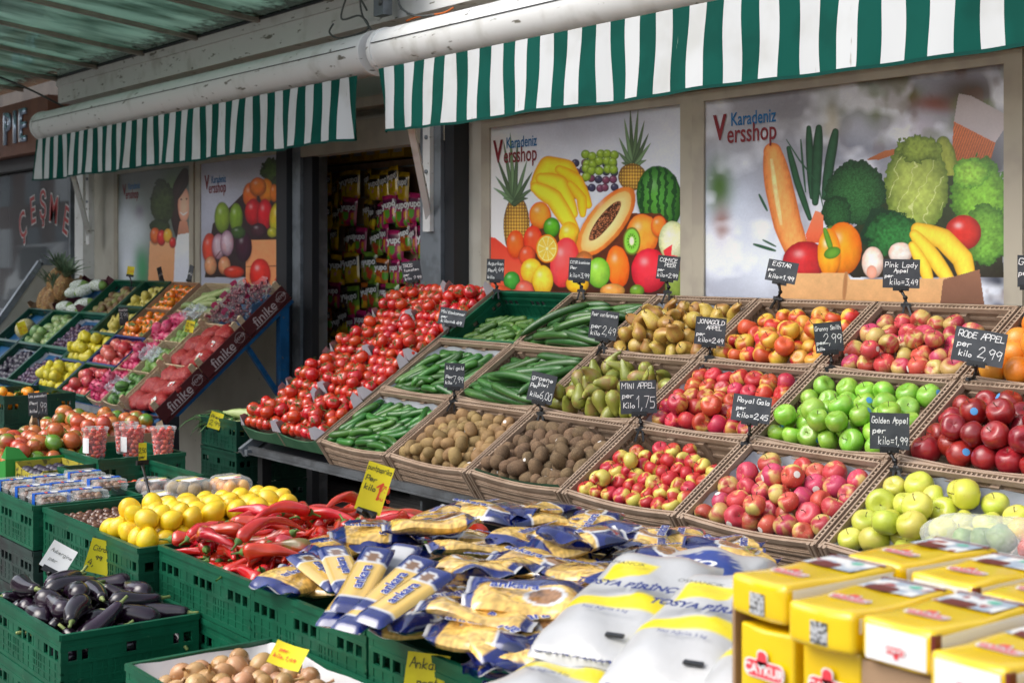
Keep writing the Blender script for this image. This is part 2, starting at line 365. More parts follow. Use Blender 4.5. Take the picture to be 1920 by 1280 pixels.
gs.inputs['Roughness'].default_value = .06; gs.inputs['Color'].default_value = (.8, 1, .9, 1); lw = N.new('ShaderNodeFresnel'); lw.inputs[0].default_value = 1.5
L.new(lw.outputs[0], mx.inputs[0]); L.new(m2.outputs[0], mx.inputs[1]); L.new(gs.outputs[0], mx.inputs[2]); L.new(mx.outputs[0], ou.inputs[0])
bx0 = -9.405; XS = [bx0+.96*k for k in range(-6, 4)]
def roofz(y): return 3.17+.1265*(4.3-y)
for i in range(len(XS)-1):
    b = MB(); x0, x1 = XS[i], XS[i+1]
    b.add([(x0, 0, 0), (x1, 0, 0), (x1, -2.6, .329), (x0, -2.6, .329), (x0, 0, .012), (x1, 0, .012), (x1, -2.6, .341), (x0, -2.6, .341)], [(0, 1, 2, 3), (7, 6, 5, 4), (0, 4, 5, 1), (2, 6, 7, 3)])
    b.build('glass_panel', m_gl, can, T(7, 0, .02) )
m_bar = mat('glazing_bar', (.36, .32, .27), .5, (.28, .25, .21), 8)
for x in XS:
    b = MB(); b.bar((x, 4.3, roofz(4.3)-.012), (x, 1.7, roofz(1.7)-.012), .045, .03); b.build('glazing_bar', m_bar, can, OC)
b = MB(); b.bar((XS[0], 1.68, roofz(1.7)-.03), (XS[-1], 1.68, roofz(1.7)-.03), .08, .1); b.build('street_gutter', m_steel, can, OC)

# ---------------------------------------------------------------- awnings
def awning(x0, x1, ztop, zbot, seed, label, ph):
    a = empty('awning', ((x0+x1)/2, 4.05, 2.7)); tag(a, label, 'awning')
    OA = T(-(x0+x1)/2, -4.05, -2.7)
    b = MB(); n = 28; zc = 2.715
    prof = []
    for k in range(n):
        t = 2*PI*k/n; prof.append((4.06-.115*math.cos(t)*1.05, zc+.118*math.sin(t)))
    for xa, xb, gr_ in ((x0-.08, x0-.045, 1.06), (x0-.045, x1+.03, 1.0), (x1+.03, x1+.06, 1.06)):
        vs = [(x, 4.06+(p[0]-4.06)*gr_, zc+(p[1]-zc)*gr_) for x in (xa, xb) for p in prof]
        b.add(vs, [(k, (k+1) % n, n+(k+1) % n, n+k) for k in range(n)], 0, True)
        b.add(vs, [tuple(range(n)), tuple(range(2*n-1, n-1, -1))], 0, False)
    b.build('cassette', m_white, a, OA)
    b = MB()   # the seam where the front bar closes on the housing
    for k in range(1): b.bar((x0-.04, 4.06-.1195, zc+.028), (x1+.02, 4.06-.1195, zc+.028), .006, .004)
    b.build('seam', m_dark, a, OA)
    b = MB(); rs = random.Random(seed); st = .0955; sub = 3; nz = 9; x = x0; first = ph; i = 0
    ends = []
    while x < x1-.01:
        wd = st*(.55 if i == 0 and ph else 1); ends.append((x, min(x+wd, x1), (i+1) % 2)); x += wd; i += 1
    def yy(x, f):   # f 0 top .. 1 bottom
        near = math.exp(-(x-x0)/.35)+math.exp(-(x1-x)/.5)
        return 3.965-.012*f+f*(.012*math.sin(x*7+seed)+.010*math.sin(x*17+seed*2)+near*.035*math.sin(x*24))
    def xx(x, f): return x+f*(.006*math.sin(x*11+seed)+.045*math.exp(-(x-x0)/.15))
    for (xa, xb, c) in ends:
        vs = []; 
        for s_ in range(sub+1):
            X = xa+(xb-xa)*s_/sub
            for j in range(nz+1):
                f = j/nz; vs.append((xx(X, f)+.004*math.sin(6*f+X*9), yy(X, f), ztop+(zbot-ztop)*f+.004*math.sin(X*5+seed)*f))
        b.add(vs, [(s_*(nz+1)+j, s_*(nz+1)+j+1, (s_+1)*(nz+1)+j+1, (s_+1)*(nz+1)+j) for s_ in range(sub) for j in range(nz)], c, True)
        vs2 = []
        for s_ in range(sub+1):
            X = xa+(xb-xa)*s_/sub; zb = zbot+.004*math.sin(X*5+seed); y_ = yy(X, 1)-.002; xq = xx(X, 1)+.004*math.sin(6+X*9)
            vs2 += [(xq, y_-.002, zb+.010), (xq, y_-.002, zb-.003)]
        b.add(vs2, [(2*s_, 2*s_+1, 2*s_+3, 2*s_+2) for s_ in range(sub)], 2, True)
    b.build('valance', [m_vw, m_vg, m_hem], a, OA)
    return a, OA
aw1, O1 = awning(-6.44, 1.2, 2.605, 2.262, 2, 'long green and white striped awning over the two right fruit posters', 1)
aw2, O2 = awning(-11.87, -6.66, 2.592, 2.245, 5, 'green and white striped awning left of the doorway gap', 1)
for aw, OO, (p, q) in ((aw1, O1, ((-6.23, 4.03, 2.30), (-6.57, 4.37, 1.83))), (aw2, O2, ((-11.19, 4.03, 2.28), (-11.74, 4.37, 1.80)))):
    b = MB(); b.bar(p, q, .035, .035); b.build('support_arm', m_white, aw, OO)
    b = MB(); x = q[0]; b.box(x-.035, x+.035, 4.352, 4.378, q[2]-.08, 2.40)
    b.build('wall_bracket', m_white, aw, OO)
    for zz in (1.86, 2.08, 2.27):
        b = MB(); b.lathe([(.0, .01), (.012, .01), (.012, 0)], 8, M=T(x+.005, 4.352, zz) @ RX(PI/2)); b.build('bolt', m_steel, aw, OO)

# cables and a junction box above the awning joint
m_cab = mat('grey_cable', (.10, .11, .11), .5); m_or = mat('orange_wire', (.6, .14, .02), .5)
def cable(pts, r, m, label):
    V = [Vector(p) for p in pts]; out = []
    for i in range(len(V)-1):
        p0, p1, p2, p3 = V[max(i-1, 0)], V[i], V[i+1], V[min(i+2, len(V)-1)]
        for k in range(6):
            t = k/6; out.append(.5*((2*p1)+(p2-p0)*t+(2*p0-5*p1+4*p2-p3)*t*t+(3*p1-p0-3*p2+p3)*t**3))
    out.append(V[-1]); b = MB(); b.tube(out, r, 6); return tag(b.build('cable', m), label, 'cable')
def Q(u, v, y=4.2): return P(u, v, y=y)
cable([Q(655, -20), Q(640, 35), Q(675, 30), Q(690, 55), Q(640, 72), Q(618, 62), Q(625, 45)], .006, m_cab, 'thin grey cable looping down beside the junction box')
cable([Q(688, 20), Q(676, 0), Q(680, 30), Q(700, 62)], .006, m_cab, 'short grey cable drooping just left of the junction box')
cable([Q(745, -10), Q(752, 15), Q(780, 30), Q(815, 28)], .006, m_cab, 'grey cable running right from the junction box along the awning top')
cable([Q(762, 40), Q(785, 32), Q(830, 25), Q(850, 15)], .005, m_or, 'orange wire lying along the top of the awning')
cable([P(0, 145, y=3.3), P(60, 170, y=3.7), P(125, 203, y=4.2)], .008, m_dark, 'black stay cable from the canopy down to the left awning end')
jb = empty('junction_box', Q(718, 10)); tag(jb, 'small grey junction box on the beam above the awning joint', 'junction box')
b = MB(); b.box(-.05, .05, -.03, .03, -.06, .06); b.build('housing', m_steel, jb)
b = MB(); b.tube([(.02, -.03, -.0), (.06, -.05, .01)], .012, 8); b.build('cable_gland', m_cab, jb)

# ---------------------------------------------------------------- neighbouring shop at the far left
nb = empty('neighbouring_shop', (-14, 4.5, 0)); tag(nb, 'neighbouring shop with brown fascia and large reflecting window at far left', 'shop'); ON = T(14, -4.5, 0)
m_tan = mat('brown_fascia', (.24, .10, .065), .6, (.20, .085, .055), 4)
m_glass = mat('window_glass', (.02, .025, .03), .03, spec=.6, coat=0); m_glass.node_tree.nodes['Principled BSDF'].inputs['Metallic'].default_value = .12; m_glass.node_tree.nodes['Principled BSDF'].inputs['Base Color'].default_value = (.10, .11, .12, 1)
piece('wall', [(-30, -12.3, 4.52, 4.7, 0, 3.6), (-12.33, -12.2, 4.48, 4.62, 0, 3.2)], mat('dark_render', (.10, .085, .075), .8, (.07, .06, .055), 3), nb).matrix_basis = ON
piece('fascia', [(-30, -12.42, 4.25, 4.5, 2.56, 3.04)], m_tan, nb).matrix_basis = ON
piece('shadow_gap', [(-30, -12.42, 4.36, 4.5, 2.44, 2.555)], m_dark, nb).matrix_basis = ON
piece('window', [(-15.6, -12.37, 4.48, 4.51, 1.1, 2.43), (-19.5, -15.7, 4.48, 4.51, 1.1, 2.43)], m_glass, nb).matrix_basis = ON
piece('window_frame', [(-12.37, -12.33, 4.42, 4.5, 1.0, 2.43), (-15.7, -15.6, 4.42, 4.5, 1.0, 2.43), (-19.5, -12.37, 4.42, 4.5, 1.0, 1.1)], m_steel, nb).matrix_basis = ON
m_let = mat('sign_steel', (.40, .50, .66), .2, metal=.7)
for ch, x in (('P', -13.50), ('I', -13.27), ('E', -13.06)):
    me = print_mesh(ch, .42, m_let, 1.0, .008); o = lettering(nb, ch, .42, m_let, T(14+x, 4.225-4.5, 2.80) @ RX(PI/2), bold=.008, name='sign_letter')
    sd = o.modifiers.new('thick', 'SOLIDIFY'); sd.thickness = .03
m_rl = mat('red_vinyl', (.35, .02, .02), .5); m_wl = mat('white_vinyl', (.6, .6, .6), .5)
for k, ch in enumerate('ÇEŞME'):
    th = [-.35, -.2, 0, .2, .38][k]; q_ = P([43, 62, 81, 101, 124][k], [415, 387, 378, 385, 405][k], y=4.476); x, z = q_.x, q_.z-.05
    for mm, dz, bo in ((m_wl, 0, .016), (m_rl, .003, .002)):
        lettering(nb, ch, .36, mm, T(14+x, 4.476-dz-4.5, z) @ RY(th*.9) @ RX(PI/2), bold=bo, name='window_letter', sx=.85)

# parked vehicles and a facade across the street (seen mirrored in the window)
m_car = mat('silver_car_paint', (.45, .47, .5), .25, metal=.3, coat=1); m_van = mat('white_van_paint', (.7, .7, .7), .3, coat=1); m_tyre = mat('tyre', (.02, .02, .02), .8)
def vehicle(name, x, y, Lg, prof, m, label, cat):
    r_ = empty(name, (x, y, 0)); tag(r_, label, cat); b = MB(); n = len(prof)
    vs = [(px*Lg, py*.85*(1 if pz < .9 else .86), pz) for py in (-1, 1) for px, pz in prof]
    b.add(vs, [tuple(range(n)), tuple(range(2*n-1, n-1, -1))]+[(k, n+k, n+(k+1) % n, (k+1) % n) for k in range(n)]); b.build('body', m, r_)
    b = MB()
    zt = max(p[1] for p in prof)
    for sx in ((.30, .50), (.52, .72)): b.box(sx[0]*Lg, sx[1]*Lg, -.86, .86, .95, zt-.14)
    b.build('window', m_dark, r_)
    for wx in (.18, .80):
        for wy in (-.8, .8):
            b = MB(); b.lathe([(.0, -.1), (.32, -.1), (.33, 0), (.32, .1), (0, .1)], 18, M=T(wx*Lg, wy, .33) @ RX(PI/2)); b.build('wheel', m_tyre, r_)
vehicle('parked_car', -37, -3.6, 4.3, [(0, .3), (0, .75), (.05, .9), (.25, .98), (.36, 1.42), (.72, 1.45), (.9, .95), (1, .9), (1, .3)], m_car, 'silver car parked across the street', 'car')
vehicle('parked_van', -46, -6.2, 5.2, [(0, .3), (0, .95), (.12, 1.15), (.25, 2.0), (1, 2.1), (1, .3)], m_van, 'white van parked across the street behind the silver car', 'van')
fb = empty('street_facade', (-55, -11, 0)); tag(fb, 'brick building across the street', 'building')
b = MB(); b.box(-45, 40, -1, 0, 0, 11); b.build('wall', mat('dark_brick', (.16, .08, .06), .8, (.2, .12, .09), 2), fb)
for k in range(22):
    for j in range(4): b = MB(); b.box(-43+k*3.7, -41.2+k*3.7, 0, .05, 1.2+j*2.7, 2.9+j*2.7); b.build('window', m_steel if (k+j) % 3 else m_white, fb)

# side screen at the far end of the stands
ss = empty('side_screen', (-12.17, 4.4, 0)); tag(ss, 'pale side screen with grey capping rail beside the pineapples', 'screen')
b = MB(); Y = [4.36, 4.10, 3.77, 3.1]; Z = [1.55, 1.55, 1.08, .35]
vs = [(x, y, z) for x in (-12.18, -12.15) for y, z in zip(Y+[3.1, 4.36], Z+[.1, .1])]
b.add(vs, [tuple(range(6)), tuple(range(11, 5, -1))]+[(k, (k+1) % 6, 6+(k+1) % 6, 6+k) for k in range(6)]); b.build('panel', m_cream, ss, T(12.17, -4.4, 0))
b = MB()
for i in range(3): b.bar((-12.165, Y[i], Z[i]+.02), (-12.165, Y[i+1], Z[i+1]+.02), .05, .05)
b.build('capping_rail', m_steel, ss, T(12.17, -4.4, 0))

# ---------------------------------------------------------------- sloping stands
SL = math.atan2(.665, 1.02); ROW = 1.218/3; HB = .14
YF, ZF = 3.18, .775
def MSL(x, s, h=HB, y0=YF, z0=ZF, sl=SL):   # crate frame: rim front edge lies s metres up the slope
    return T(x, y0+s*math.cos(sl), z0+s*math.sin(sl)) @ RX(sl) @ T(0, 0, -h)
XC = [-5.70+.5885*k for k in range(8)]
ms = empty('display_stand', (-4, 3.5, 0)); tag(ms, 'long black and steel display stand carrying the brown fruit crates', 'display stand'); OM = T(4, -3.5, 0)
b = MB(); b.box(-6.55, -1.0, 3.225, 3.25, .636, .662); b.box(-6.55, -1.0, 3.205, 3.25, .628, .635)
b.build('front_rail', mat('dull_rail_steel', (.12, .13, .14), .5, (.08, .085, .09), 9, metal=.3), ms, OM)
b = MB(); b.bar((-3.8, 3.27, .62), (-3.8, 4.30, 1.285), 5.5, .02, up=Vector((0, 0, 1))); b.build('shelf', m_dark, ms, OM)
b = MB(); b.box(-6.5, -1.0, 4.28, 4.32, .1, 1.44); b.build('back_panel', m_dark, ms, OM)
for x in (-6.4, -5.3, -4.35, -3.3, -2.2, -1.1):
    b = MB(); b.box(x-.025, x+.025, 3.25, 3.30, 0, .62); b.build('leg', m_black, ms, OM)
b = MB(); b.box(-6.5, -1.0, 3.24, 3.28, .30, .34); b.box(-6.5, -1, 4.2, 4.24, .3, .34); b.build('crossbar', m_black, ms, OM)
b = MB(); b.box(-6.47, -6.44, 3.2, 4.28, .62, .65); b.bar((-6.5, 3.2, .63), (-6.5, 4.28, 1.335), .03, .05); b.build('side_rail', m_steel, ms, OM)

# left stand, blue painted
SL2 = math.atan2(.735, .84); YF2, ZF2 = 3.364, .70
ls = empty('blue_display_stand', (-9.5, 3.7, 0)); tag(ls, 'blue painted sloping stand on castors under the far fruit boxes', 'display stand'); OL = T(9.5, -3.7, 0)
b = MB(); b.bar((-8.012, 3.37, .575), (-8.012, 4.27, 1.355), .05, .07); b.build('side_rail', m_blue, ls, OL)
b = MB(); b.box(-12.0, -7.95, 3.30, 3.35, .585, .655); b.build('front_rail', m_blue, ls, OL)
b = MB(); b.box(-12.0, -7.96, 3.28, 3.299, .63, .668); b.build('front_lip', m_steel, ls, OL)
b = MB(); b.bar((-10, 3.40, .615), (-10, 4.26, 1.365), 4.0, .02); b.build('shelf', m_blue, ls, OL)
for x in (-8.02, -11.9):
    b = MB(); b.box(x-.03, x+.03, 4.20, 4.26, .0, 1.36); b.build('leg', m_blue, ls, OL)
    b = MB(); b.box(x-.04, x+.04, 3.44, 3.52, .14, .66); b.build('leg', m_dark, ls, OL)
    c_ = MB(); c_.lathe([(0, -.02), (.05, -.02), (.055, 0), (.05, .02), (0, .02)], 16, M=T(x, 3.48, .06) @ RY(PI/2)); c_.build('castor', m_black, ls, OL)
b = MB(); b.bar((-8.02, 4.22, .72), (-8.02, 3.95, 1.10), .03, .03); b.build('brace', m_blue, ls, OL)
b = MB(); b.box(-7.99, -7.95, 2.75, 4.2, .03, .08); b.build('foot_rail', m_blue, ls, OL)
# ---------------------------------------------------------------- crates
def brown_mesh(w, d, h, solid_front=True):
    b = MB(); t = .010
    b.box(t, w-t, t, d-t, 0, .006)                                  # floor
    # back wall: solid panel with ribs, doubled rim
    b.box(.012, w-.012, d-.012, d-.006, .006, h-.022)
    for x in np.linspace(.06, w-.06, 4): b.add([(x-.022, d-.012, h-.03), (x+.008, d-.012, h-.03), (x+.020, d-.012, .02), (x-.012, d-.012, .02), (x-.022, d-.030, h-.03), (x+.008, d-.030, h-.03), (x+.020, d-.020, .02), (x-.012, d-.020, .02)], [(4, 5, 6, 7), (0, 4, 7, 3), (1, 2, 6, 5), (0, 1, 5, 4)])
    for z in (h*.35, h*.62): b.box(.02, w-.02, d-.018, d-.012, z, z+.010)
    # rim, back
    b.box(0, w, d-.008, d-.002, h-.022, h); b.box(0, w, d-.026, d-.020, h-.020, h-.002)
    for x in np.arange(.01, w-.01, .017): b.box(x, x+.005, d-.020, d-.008, h-.014, h-.004)
    # sides: open diagonal lattice below a double rim
    for s in (0, 1):
        X = lambda a: a if s == 0 else w-a
        def bx(a0, a1, *r): b.box(min(X(a0), X(a1)), max(X(a0), X(a1)), *r)
        bx(.001, .006, .002, d-.002, h-.026, h); bx(.018, .024, .02, d-.02, h-.022, h-.002)
        for y in np.arange(.012, d-.012, .017): bx(.006, .018, y, y+.005, h-.013, h-.004)
        bx(.008, .013, .01, d-.01, .0, .03); bx(.008, .013, .01, d-.01, h*.52, h*.52+.012)
        for y in np.arange(.01, d-.03, .022):
            for (za, zb) in ((.03, h*.52), (h*.52+.012, h-.026)):
                b.bar((X(.0105), y, za), (X(.0105), y+.022, zb), .003, .004); b.bar((X(.0105), y+.022, za), (X(.0105), y, zb), .003, .004)
        bx(.002, .016, .0, .014, 0, h-.002); bx(.002, .016, d-.014, d, 0, h-.002)
    # front: planked face, top edge dips towards the middle
    n = 14
    for i in range(n):
        xa, xb = w*i/n, w*(i+1)/n; dip = lambda x: .020*math.sin(PI*x/w)
        za, zb = h-dip(xa), h-dip(xb)
        def slab(y0, y1, fa0, fa1, off0=0, off1=0):
            v = []
            for x, zt in ((xa, za), (xb, zb)):
                for y in (y0, y1):
                    for f, o_ in ((fa0, off0), (fa1, off1)): v.append((x, y, zt*f+o_))
            b.add(v, [(0, 1, 3, 2), (4, 6, 7, 5), (0, 4, 5, 1), (2, 3, 7, 6), (0, 2, 6, 4), (1, 5, 7, 3)])
        slab(.004, .010, 0, 1, 0, -.02)
        slab(-.002, .004, 1, 1, -.016, 0); slab(.014, .020, 1, 1, -.018, -.002); slab(.004, .014, 1, 1, -.010, -.006)
        for f0, f1 in ((.03, .24), (.29, .50), (.55, .76)):
            slab(-.002, .004, f0, f1); slab(-.005, -.002, f0+.06, f0+.10); slab(-.0045, -.002, f0+.15, f0+.18)
    for x in (.004, w-.030): b.box(x, x+.010, -.010, .004, 0, h); b.box(x+.016, x+.026, -.010, .004, 0, h)
    return b
def green_mesh(w, d, h, m=0, solid=False):
    b = MB()
    b.box(.004, w-.004, .004, d-.004, 0, .006)
    def wall(L, F):
        # F maps (along, out, z0..) boxes; out 0 = outer face
        def bx(a0, a1, o0, o1, z0, z1):
            p = F(a0, o0); q = F(a1, o1); b.box(min(p[0], q[0]), max(p[0], q[0]), min(p[1], q[1]), max(p[1], q[1]), z0, z1)
        bx(0, L, -.004, .010, h-.016, h); bx(.004, L-.004, .001, .006, h-.034, h-.016); bx(.001, L-.001, -.001, .0095, h-.046, h-.034)
        bx(.004, L-.004, .002, .005, .0, h*.46); bx(.001, L-.001, -.001, .008, h*.46, h*.46+.009); bx(.001, L-.001, -.001, .008, .0, .012)
        for f in (.115, .24): bx(.001, L-.001, .0, .005, h*f+.01, h*f+.014)
        n = max(4, int(round(L/.046)))
        for i in range(n+1):
            a = .004+(L-.020)*i/n; bx(a, a+.012, .0005, .0068, .012, h-.046)
        for c in (L*.32, L*.68):
            bx(c-.05, c+.05, .0015, .0062, h*.5, h-.046)
            for k in range(6): bx(c-.046+k*.017, c-.041+k*.017, .0002, .006, h*.16, h*.44)
        bx(0, .020, .0001, .0085, 0, h-.002); bx(L-.020, L, .0001, .0085, 0, h-.002)
    wall(w, lambda a, o: (a, o)); wall(w, lambda a, o: (a, d-o)); wall(d, lambda a, o: (o, a)); wall(d, lambda a, o: (w-o, a))
    return b
CM = {}
def crate_mesh(kind, w, d, h, m):
    k = (kind, round(w, 3), round(d, 3), h, m.name)
    if k not in CM: CM[k] = (brown_mesh if kind == 'b' else green_mesh)(w, d, h).mesh('crate_body', m)
    return CM[k]
def crate(kind, MW, w, d, h, m, label, group=None, liner=None, lz=.03, name='fruit_crate'):
    o = mobj(name, crate_mesh(kind, w, d, h, m), None, MW); tag(o, label, 'crate', group)
    if liner:
        b = MB(); g = .028 if kind == 'b' else .014; n = 8; rs = random.Random(int(w*1e4)+len(label))
        # paper liner: sheet on the floor turned up a little way at each side
        xs = [g, g+.01]+list(np.linspace(g+.03, w-g-.03, n))+[w-g-.01, w-g]; ys = [.026, .032]+list(np.linspace(.06, d-g-.05, n))+[d-g-.008, d-g]
        vs = []
        for i, x in enumerate(xs):
            for j, y in enumerate(ys):
                z = lz
                if i in (0, len(xs)-1): z = lz+h*.30+rs.uniform(-.008, .008)
                if j == 0: z = max(z, lz+.02)
                if j == len(ys)-1: z = lz+h*.22+rs.uniform(-.012, .012)
                vs.append((x, y, z+rs.uniform(-.001, .001)))
        m_ = len(ys); b.add(vs, [(i*m_+j, (i+1)*m_+j, (i+1)*m_+j+1, i*m_+j+1) for i in range(len(xs)-1) for j in range(m_-1)], 0, True)
        b.build('liner', liner, o)
    return o
# ---------------------------------------------------------------- produce prototypes
def sph_prof(r, n=12, zs=1.0, dim=0.0, dw=.35, dimb=0.0, pw=1.0, egg=0.0):
    out = []
    for i in range(n+1):
        a = PI*i/n; rr = r*abs(math.sin(a))**pw*(1-egg*math.cos(a)); z = -r*zs*math.cos(a)
        if dim: z -= r*dim*math.exp(-((PI-a)/dw)**2)
        if dimb: z += r*dimb*math.exp(-(a/dw)**2)
        out.append((max(rr, .0004), z))
    return out
def lump(amp, k, ph):
    return lambda p, t, r, z: p*(1+amp*math.sin(k*t+ph)*(.4+.6*abs(math.sin(z*30+ph)))+amp*.5*math.sin(2*t+ph*2))
m_stem = mat('brown_stem', (.10, .065, .03), .8); m_gstem = mat('green_stem', (.10, .20, .03), .6, (.05, .13, .02), 60)
m_stk = mat('fruit_sticker', (.08, .30, .62), .4); m_stk2 = mat('white_sticker', (.75, .72, .68), .4)
def fruit(name, mats, prof, seg=20, fn=None, stem=None, cat=None, mi=0):
    e = MB(); e.lathe(prof, seg, mi, fn); o = e.build(name, mats)
    if stem: stem(o)
    return proto(o, cat or name)
def apple_stem(r, L=.016):
    def f(o):
        b = MB(); z = r*.9*.74; b.tube([(0, 0, z-.004), (.001, .001, z+L*.5), (.004, 0, z+L)], [.0012, .0011, .0018], 5); b.build('stem', m_stem, o)
    return f
def sticker(o, r, a, el, m=m_stk, s=.011):
    b = MB(); n = 9; c = Vector((math.cos(a)*math.cos(el), math.sin(a)*math.cos(el), math.sin(el))); q = c.to_track_quat('Z', 'Y').to_matrix()
    vs = [c*(r*1.03)]+[(c*r*1.03+q @ Vector((math.cos(2*PI*k/n)*s, math.sin(2*PI*k/n)*s, -s*s/(2*r)))) for k in range(n)]
    b.add(vs, [(0, 1+k, 1+(k+1) % n) for k in range(n)], 0, True); b.build('sticker', m, o); return o
GR = (.62, .48, .075)
m_ap = dict(
 red=mat('gala_apple', (.60, .36, .08), .38, (.42, .022, .022), 34, (.34, .54), rv=.22, hv=.018, stretch=(1, 1, .22), col3=(.62, .30, .12), ns3=170, edge3=(.66, .74), coat=.06, grad=(4, .16)),
 pink=mat('pink_apple', (.58, .42, .13), .38, (.46, .045, .062), 30, (.42, .62), rv=.2, hv=.02, stretch=(1, 1, .25), col3=(.66, .34, .22), ns3=190, edge3=(.64, .74), coat=.06, grad=(4, .22)),
 elstar=mat('elstar_apple', (.70, .42, .055), .38, (.52, .06, .025), 26, (.50, .72), rv=.18, hv=.02, stretch=(1, 1, .3), coat=.06, grad=(6, .26)),
 small=mat('small_apple', (.58, .50, .10), .38, (.42, .02, .022), 24, (.44, .62), rv=.10, hv=.01, stretch=(1, 1, .5), coat=.06, grad=(7, .20)),
 green=mat('green_apple', (.20, .44, .035), .25, (.30, .52, .07), 20, rv=.16, hv=.012, col3=(.42, .58, .18), ns3=260, edge3=(.68, .74), coat=.4),
 dark=mat('dark_red_apple', (.22, .010, .014), .28, (.34, .02, .02), 22, rv=.18, hv=.008, stretch=(1, 1, .25), col3=(.40, .12, .05), ns3=240, edge3=(.70, .76), coat=.35),
 gold=mat('golden_apple', (.50, .54, .06), .32, (.60, .56, .10), 14, rv=.10, hv=.014, col3=(.34, .28, .08), ns3=300, edge3=(.70, .75), coat=.3))
def apples(kind, r, stick=None, zs=.88):
    out = []
    for j in range(3):
        pr = sph_prof(r, 14, zs+.04*j, .30, .42, .16, .93, -.06*(j-1)+.05)
        o = fruit('apple', m_ap[kind], pr, 20, lump(.012+.006*j, 5, j), apple_stem(r) if j != 1 else None, 'apple')
        if stick and j == 2: sticker(o, r, 1.0, .3, stick)
        out.append(o)
    return out
AP = {k: apples(k, .0365, m_stk2 if k == 'pink' else None) for k in ('red', 'pink', 'elstar')}
AP['green'] = apples('green', .0385, m_stk); AP['dark'] = apples('dark', .040, m_stk, .96); AP['small'] = apples('small', .030); AP['gold'] = apples('gold', .0415)

m_tom = mat('tomato_skin', (.50, .020, .010), .16, (.58, .055, .012), 12, (.45, .7), rv=.10, hv=.008, coat=.5, spec=.6)
m_vine = mat('tomato_vine', (.07, .12, .02), .7, (.13, .17, .04), 60)
def calyx(o, r, z, m=m_vine, n=5, L=None, up=.35, stem=True, name='calyx', wd=.2):
    b = MB(); L = L or r*.75
    for k in range(n):
        a = 2*PI*k/n+.3*math.sin(k*3); d = Vector((math.cos(a), math.sin(a), 0)); s_ = Vector((-math.sin(a), math.cos(a), 0))
        p0 = Vector((0, 0, z)); p1 = d*L*.55+Vector((0, 0, z+L*.10)); p2 = d*L+Vector((0, 0, z-L*up+(.3*L if k % 2 else 0)))
        b.add([p0, p1+s_*L*wd, p2, p1-s_*L*wd], [(0, 1, 2), (0, 2, 3)], 0, True)
    if stem: b.tube([(0, 0, z-.002), (.002, 0, z+.007), (.009, .004, z+.013), (.020, .004, z+.014)], .0016, 5)
    return b.build(name, m, o)
TOM = []
for j in range(3):
    r = .0335; o = fruit('tomato', m_tom, sph_prof(r, 12, .84+.05*j, .14, .4, .03, .92), 20, lump(.012, 5, j), None, 'tomato'); calyx(o, r, r*(.84+.05*j)*.88, L=.021); TOM.append(o)
m_tg = mat('tomato_ripening', (.12, .28, .03), .2, (.50, .12, .035), 9, (.44, .72), rv=.10, hv=.02, coat=.5, grad=(4, .42))
TG = [fruit('ripening_tomato', m_tg, sph_prof(.036, 12, 1.0+.16*j, .05, .3, 0, .95), 18, lump(.02, 3, j), None, 'ripening tomato') for j in range(2)]
m_kiwi = mat('kiwi_skin', (.30, .19, .075), .75, (.21, .13, .05), 20, rv=.14, hv=.012, bump=.35, bs=240, col3=(.32, .21, .09), ns3=300, edge3=(.55, .7))
m_kiwi2 = mat('fuzzy_kiwi_skin', (.155, .095, .05), .85, (.105, .065, .035), 20, rv=.14, hv=.01, bump=.45, bs=240, col3=(.24, .16, .085), ns3=300, edge3=(.52, .68))
def kiwis(m, r):
    out = []
    for j in range(3):
        o = fruit('kiwi_fruit', m, sph_prof(r, 12, 1.28+.06*j, .06, .2, .05, .82), 18, lump(.012, 3, j), None, 'kiwi')
        if j == 1: sticker(o, r*1.0, .5, .1, m_stk2, .008)
        out.append(o)
    return out
K1, K2 = kiwis(m_kiwi, .0262), kiwis(m_kiwi2, .0275)
m_lem = mat('lemon_skin', (.80, .56, .012), .32, (.74, .48, .01), 16, rv=.07, hv=.008, bump=.25, bs=300, coat=.25, col3=(.62, .58, .05), ns3=9, edge3=(.64, .75))
def lem_prof(r): 
    p = sph_prof(r, 14, 1.14, 0, .3, 0, .95); return [(a, z+(.13*r*math.exp(-((z-r*1.14)/(.12*r))**2))-(.08*r*math.exp(-((z+r*1.14)/(.1*r))**2))) for a, z in p]
LEM = [fruit('lemon', m_lem, lem_prof(.0325), 20, lump(.01, 4, j), None, 'lemon') for j in range(2)]
m_ora = mat('orange_skin', (.78, .27, .02), .35, (.74, .34, .04), 10, rv=.08, hv=.01, bump=.3, bs=300, coat=.2)
ORA = [fruit('orange', m_ora, sph_prof(.047, 14, .94, .04, .2, .03), 22, None, None, 'orange')]
m_tang = mat('tangerine_skin', (.80, .26, .01), .35, (.74, .34, .02), 10, rv=.1, bump=.3, bs=300, coat=.2); m_leaf = mat('leaf', (.03, .12, .02), .45, (.05, .17, .03), 40, rv=.2)
TAN = []
for j in range(2):
    o = fruit('tangerine', m_tang, sph_prof(.031, 10, .86, .06, .3), 16, None, None, 'tangerine')
    if j: calyx(o, .03, .028, m_leaf, 2, .06, .5, name='leaf', wd=.28)
    TAN.append(o)
m_pers = mat('persimmon_skin', (.78, .17, .008), .22, (.74, .24, .02), 10, rv=.08, hv=.008, coat=.5)
PER = []
for j in range(2):
    o = fruit('persimmon', m_pers, sph_prof(.036, 12, .80, .10, .4, 0, .85), 18, lump(.025, 4, j), None, 'persimmon'); calyx(o, .036, .027, m_vine, 4, .02, .0, False, wd=.45); PER.append(o)
m_pear = mat('comice_pear_skin', (.46, .32, .06), .42, (.36, .18, .045), 16, (.42, .62), rv=.13, hv=.012, col3=(.20, .12, .04), ns3=220, edge3=(.58, .7), coat=.15)
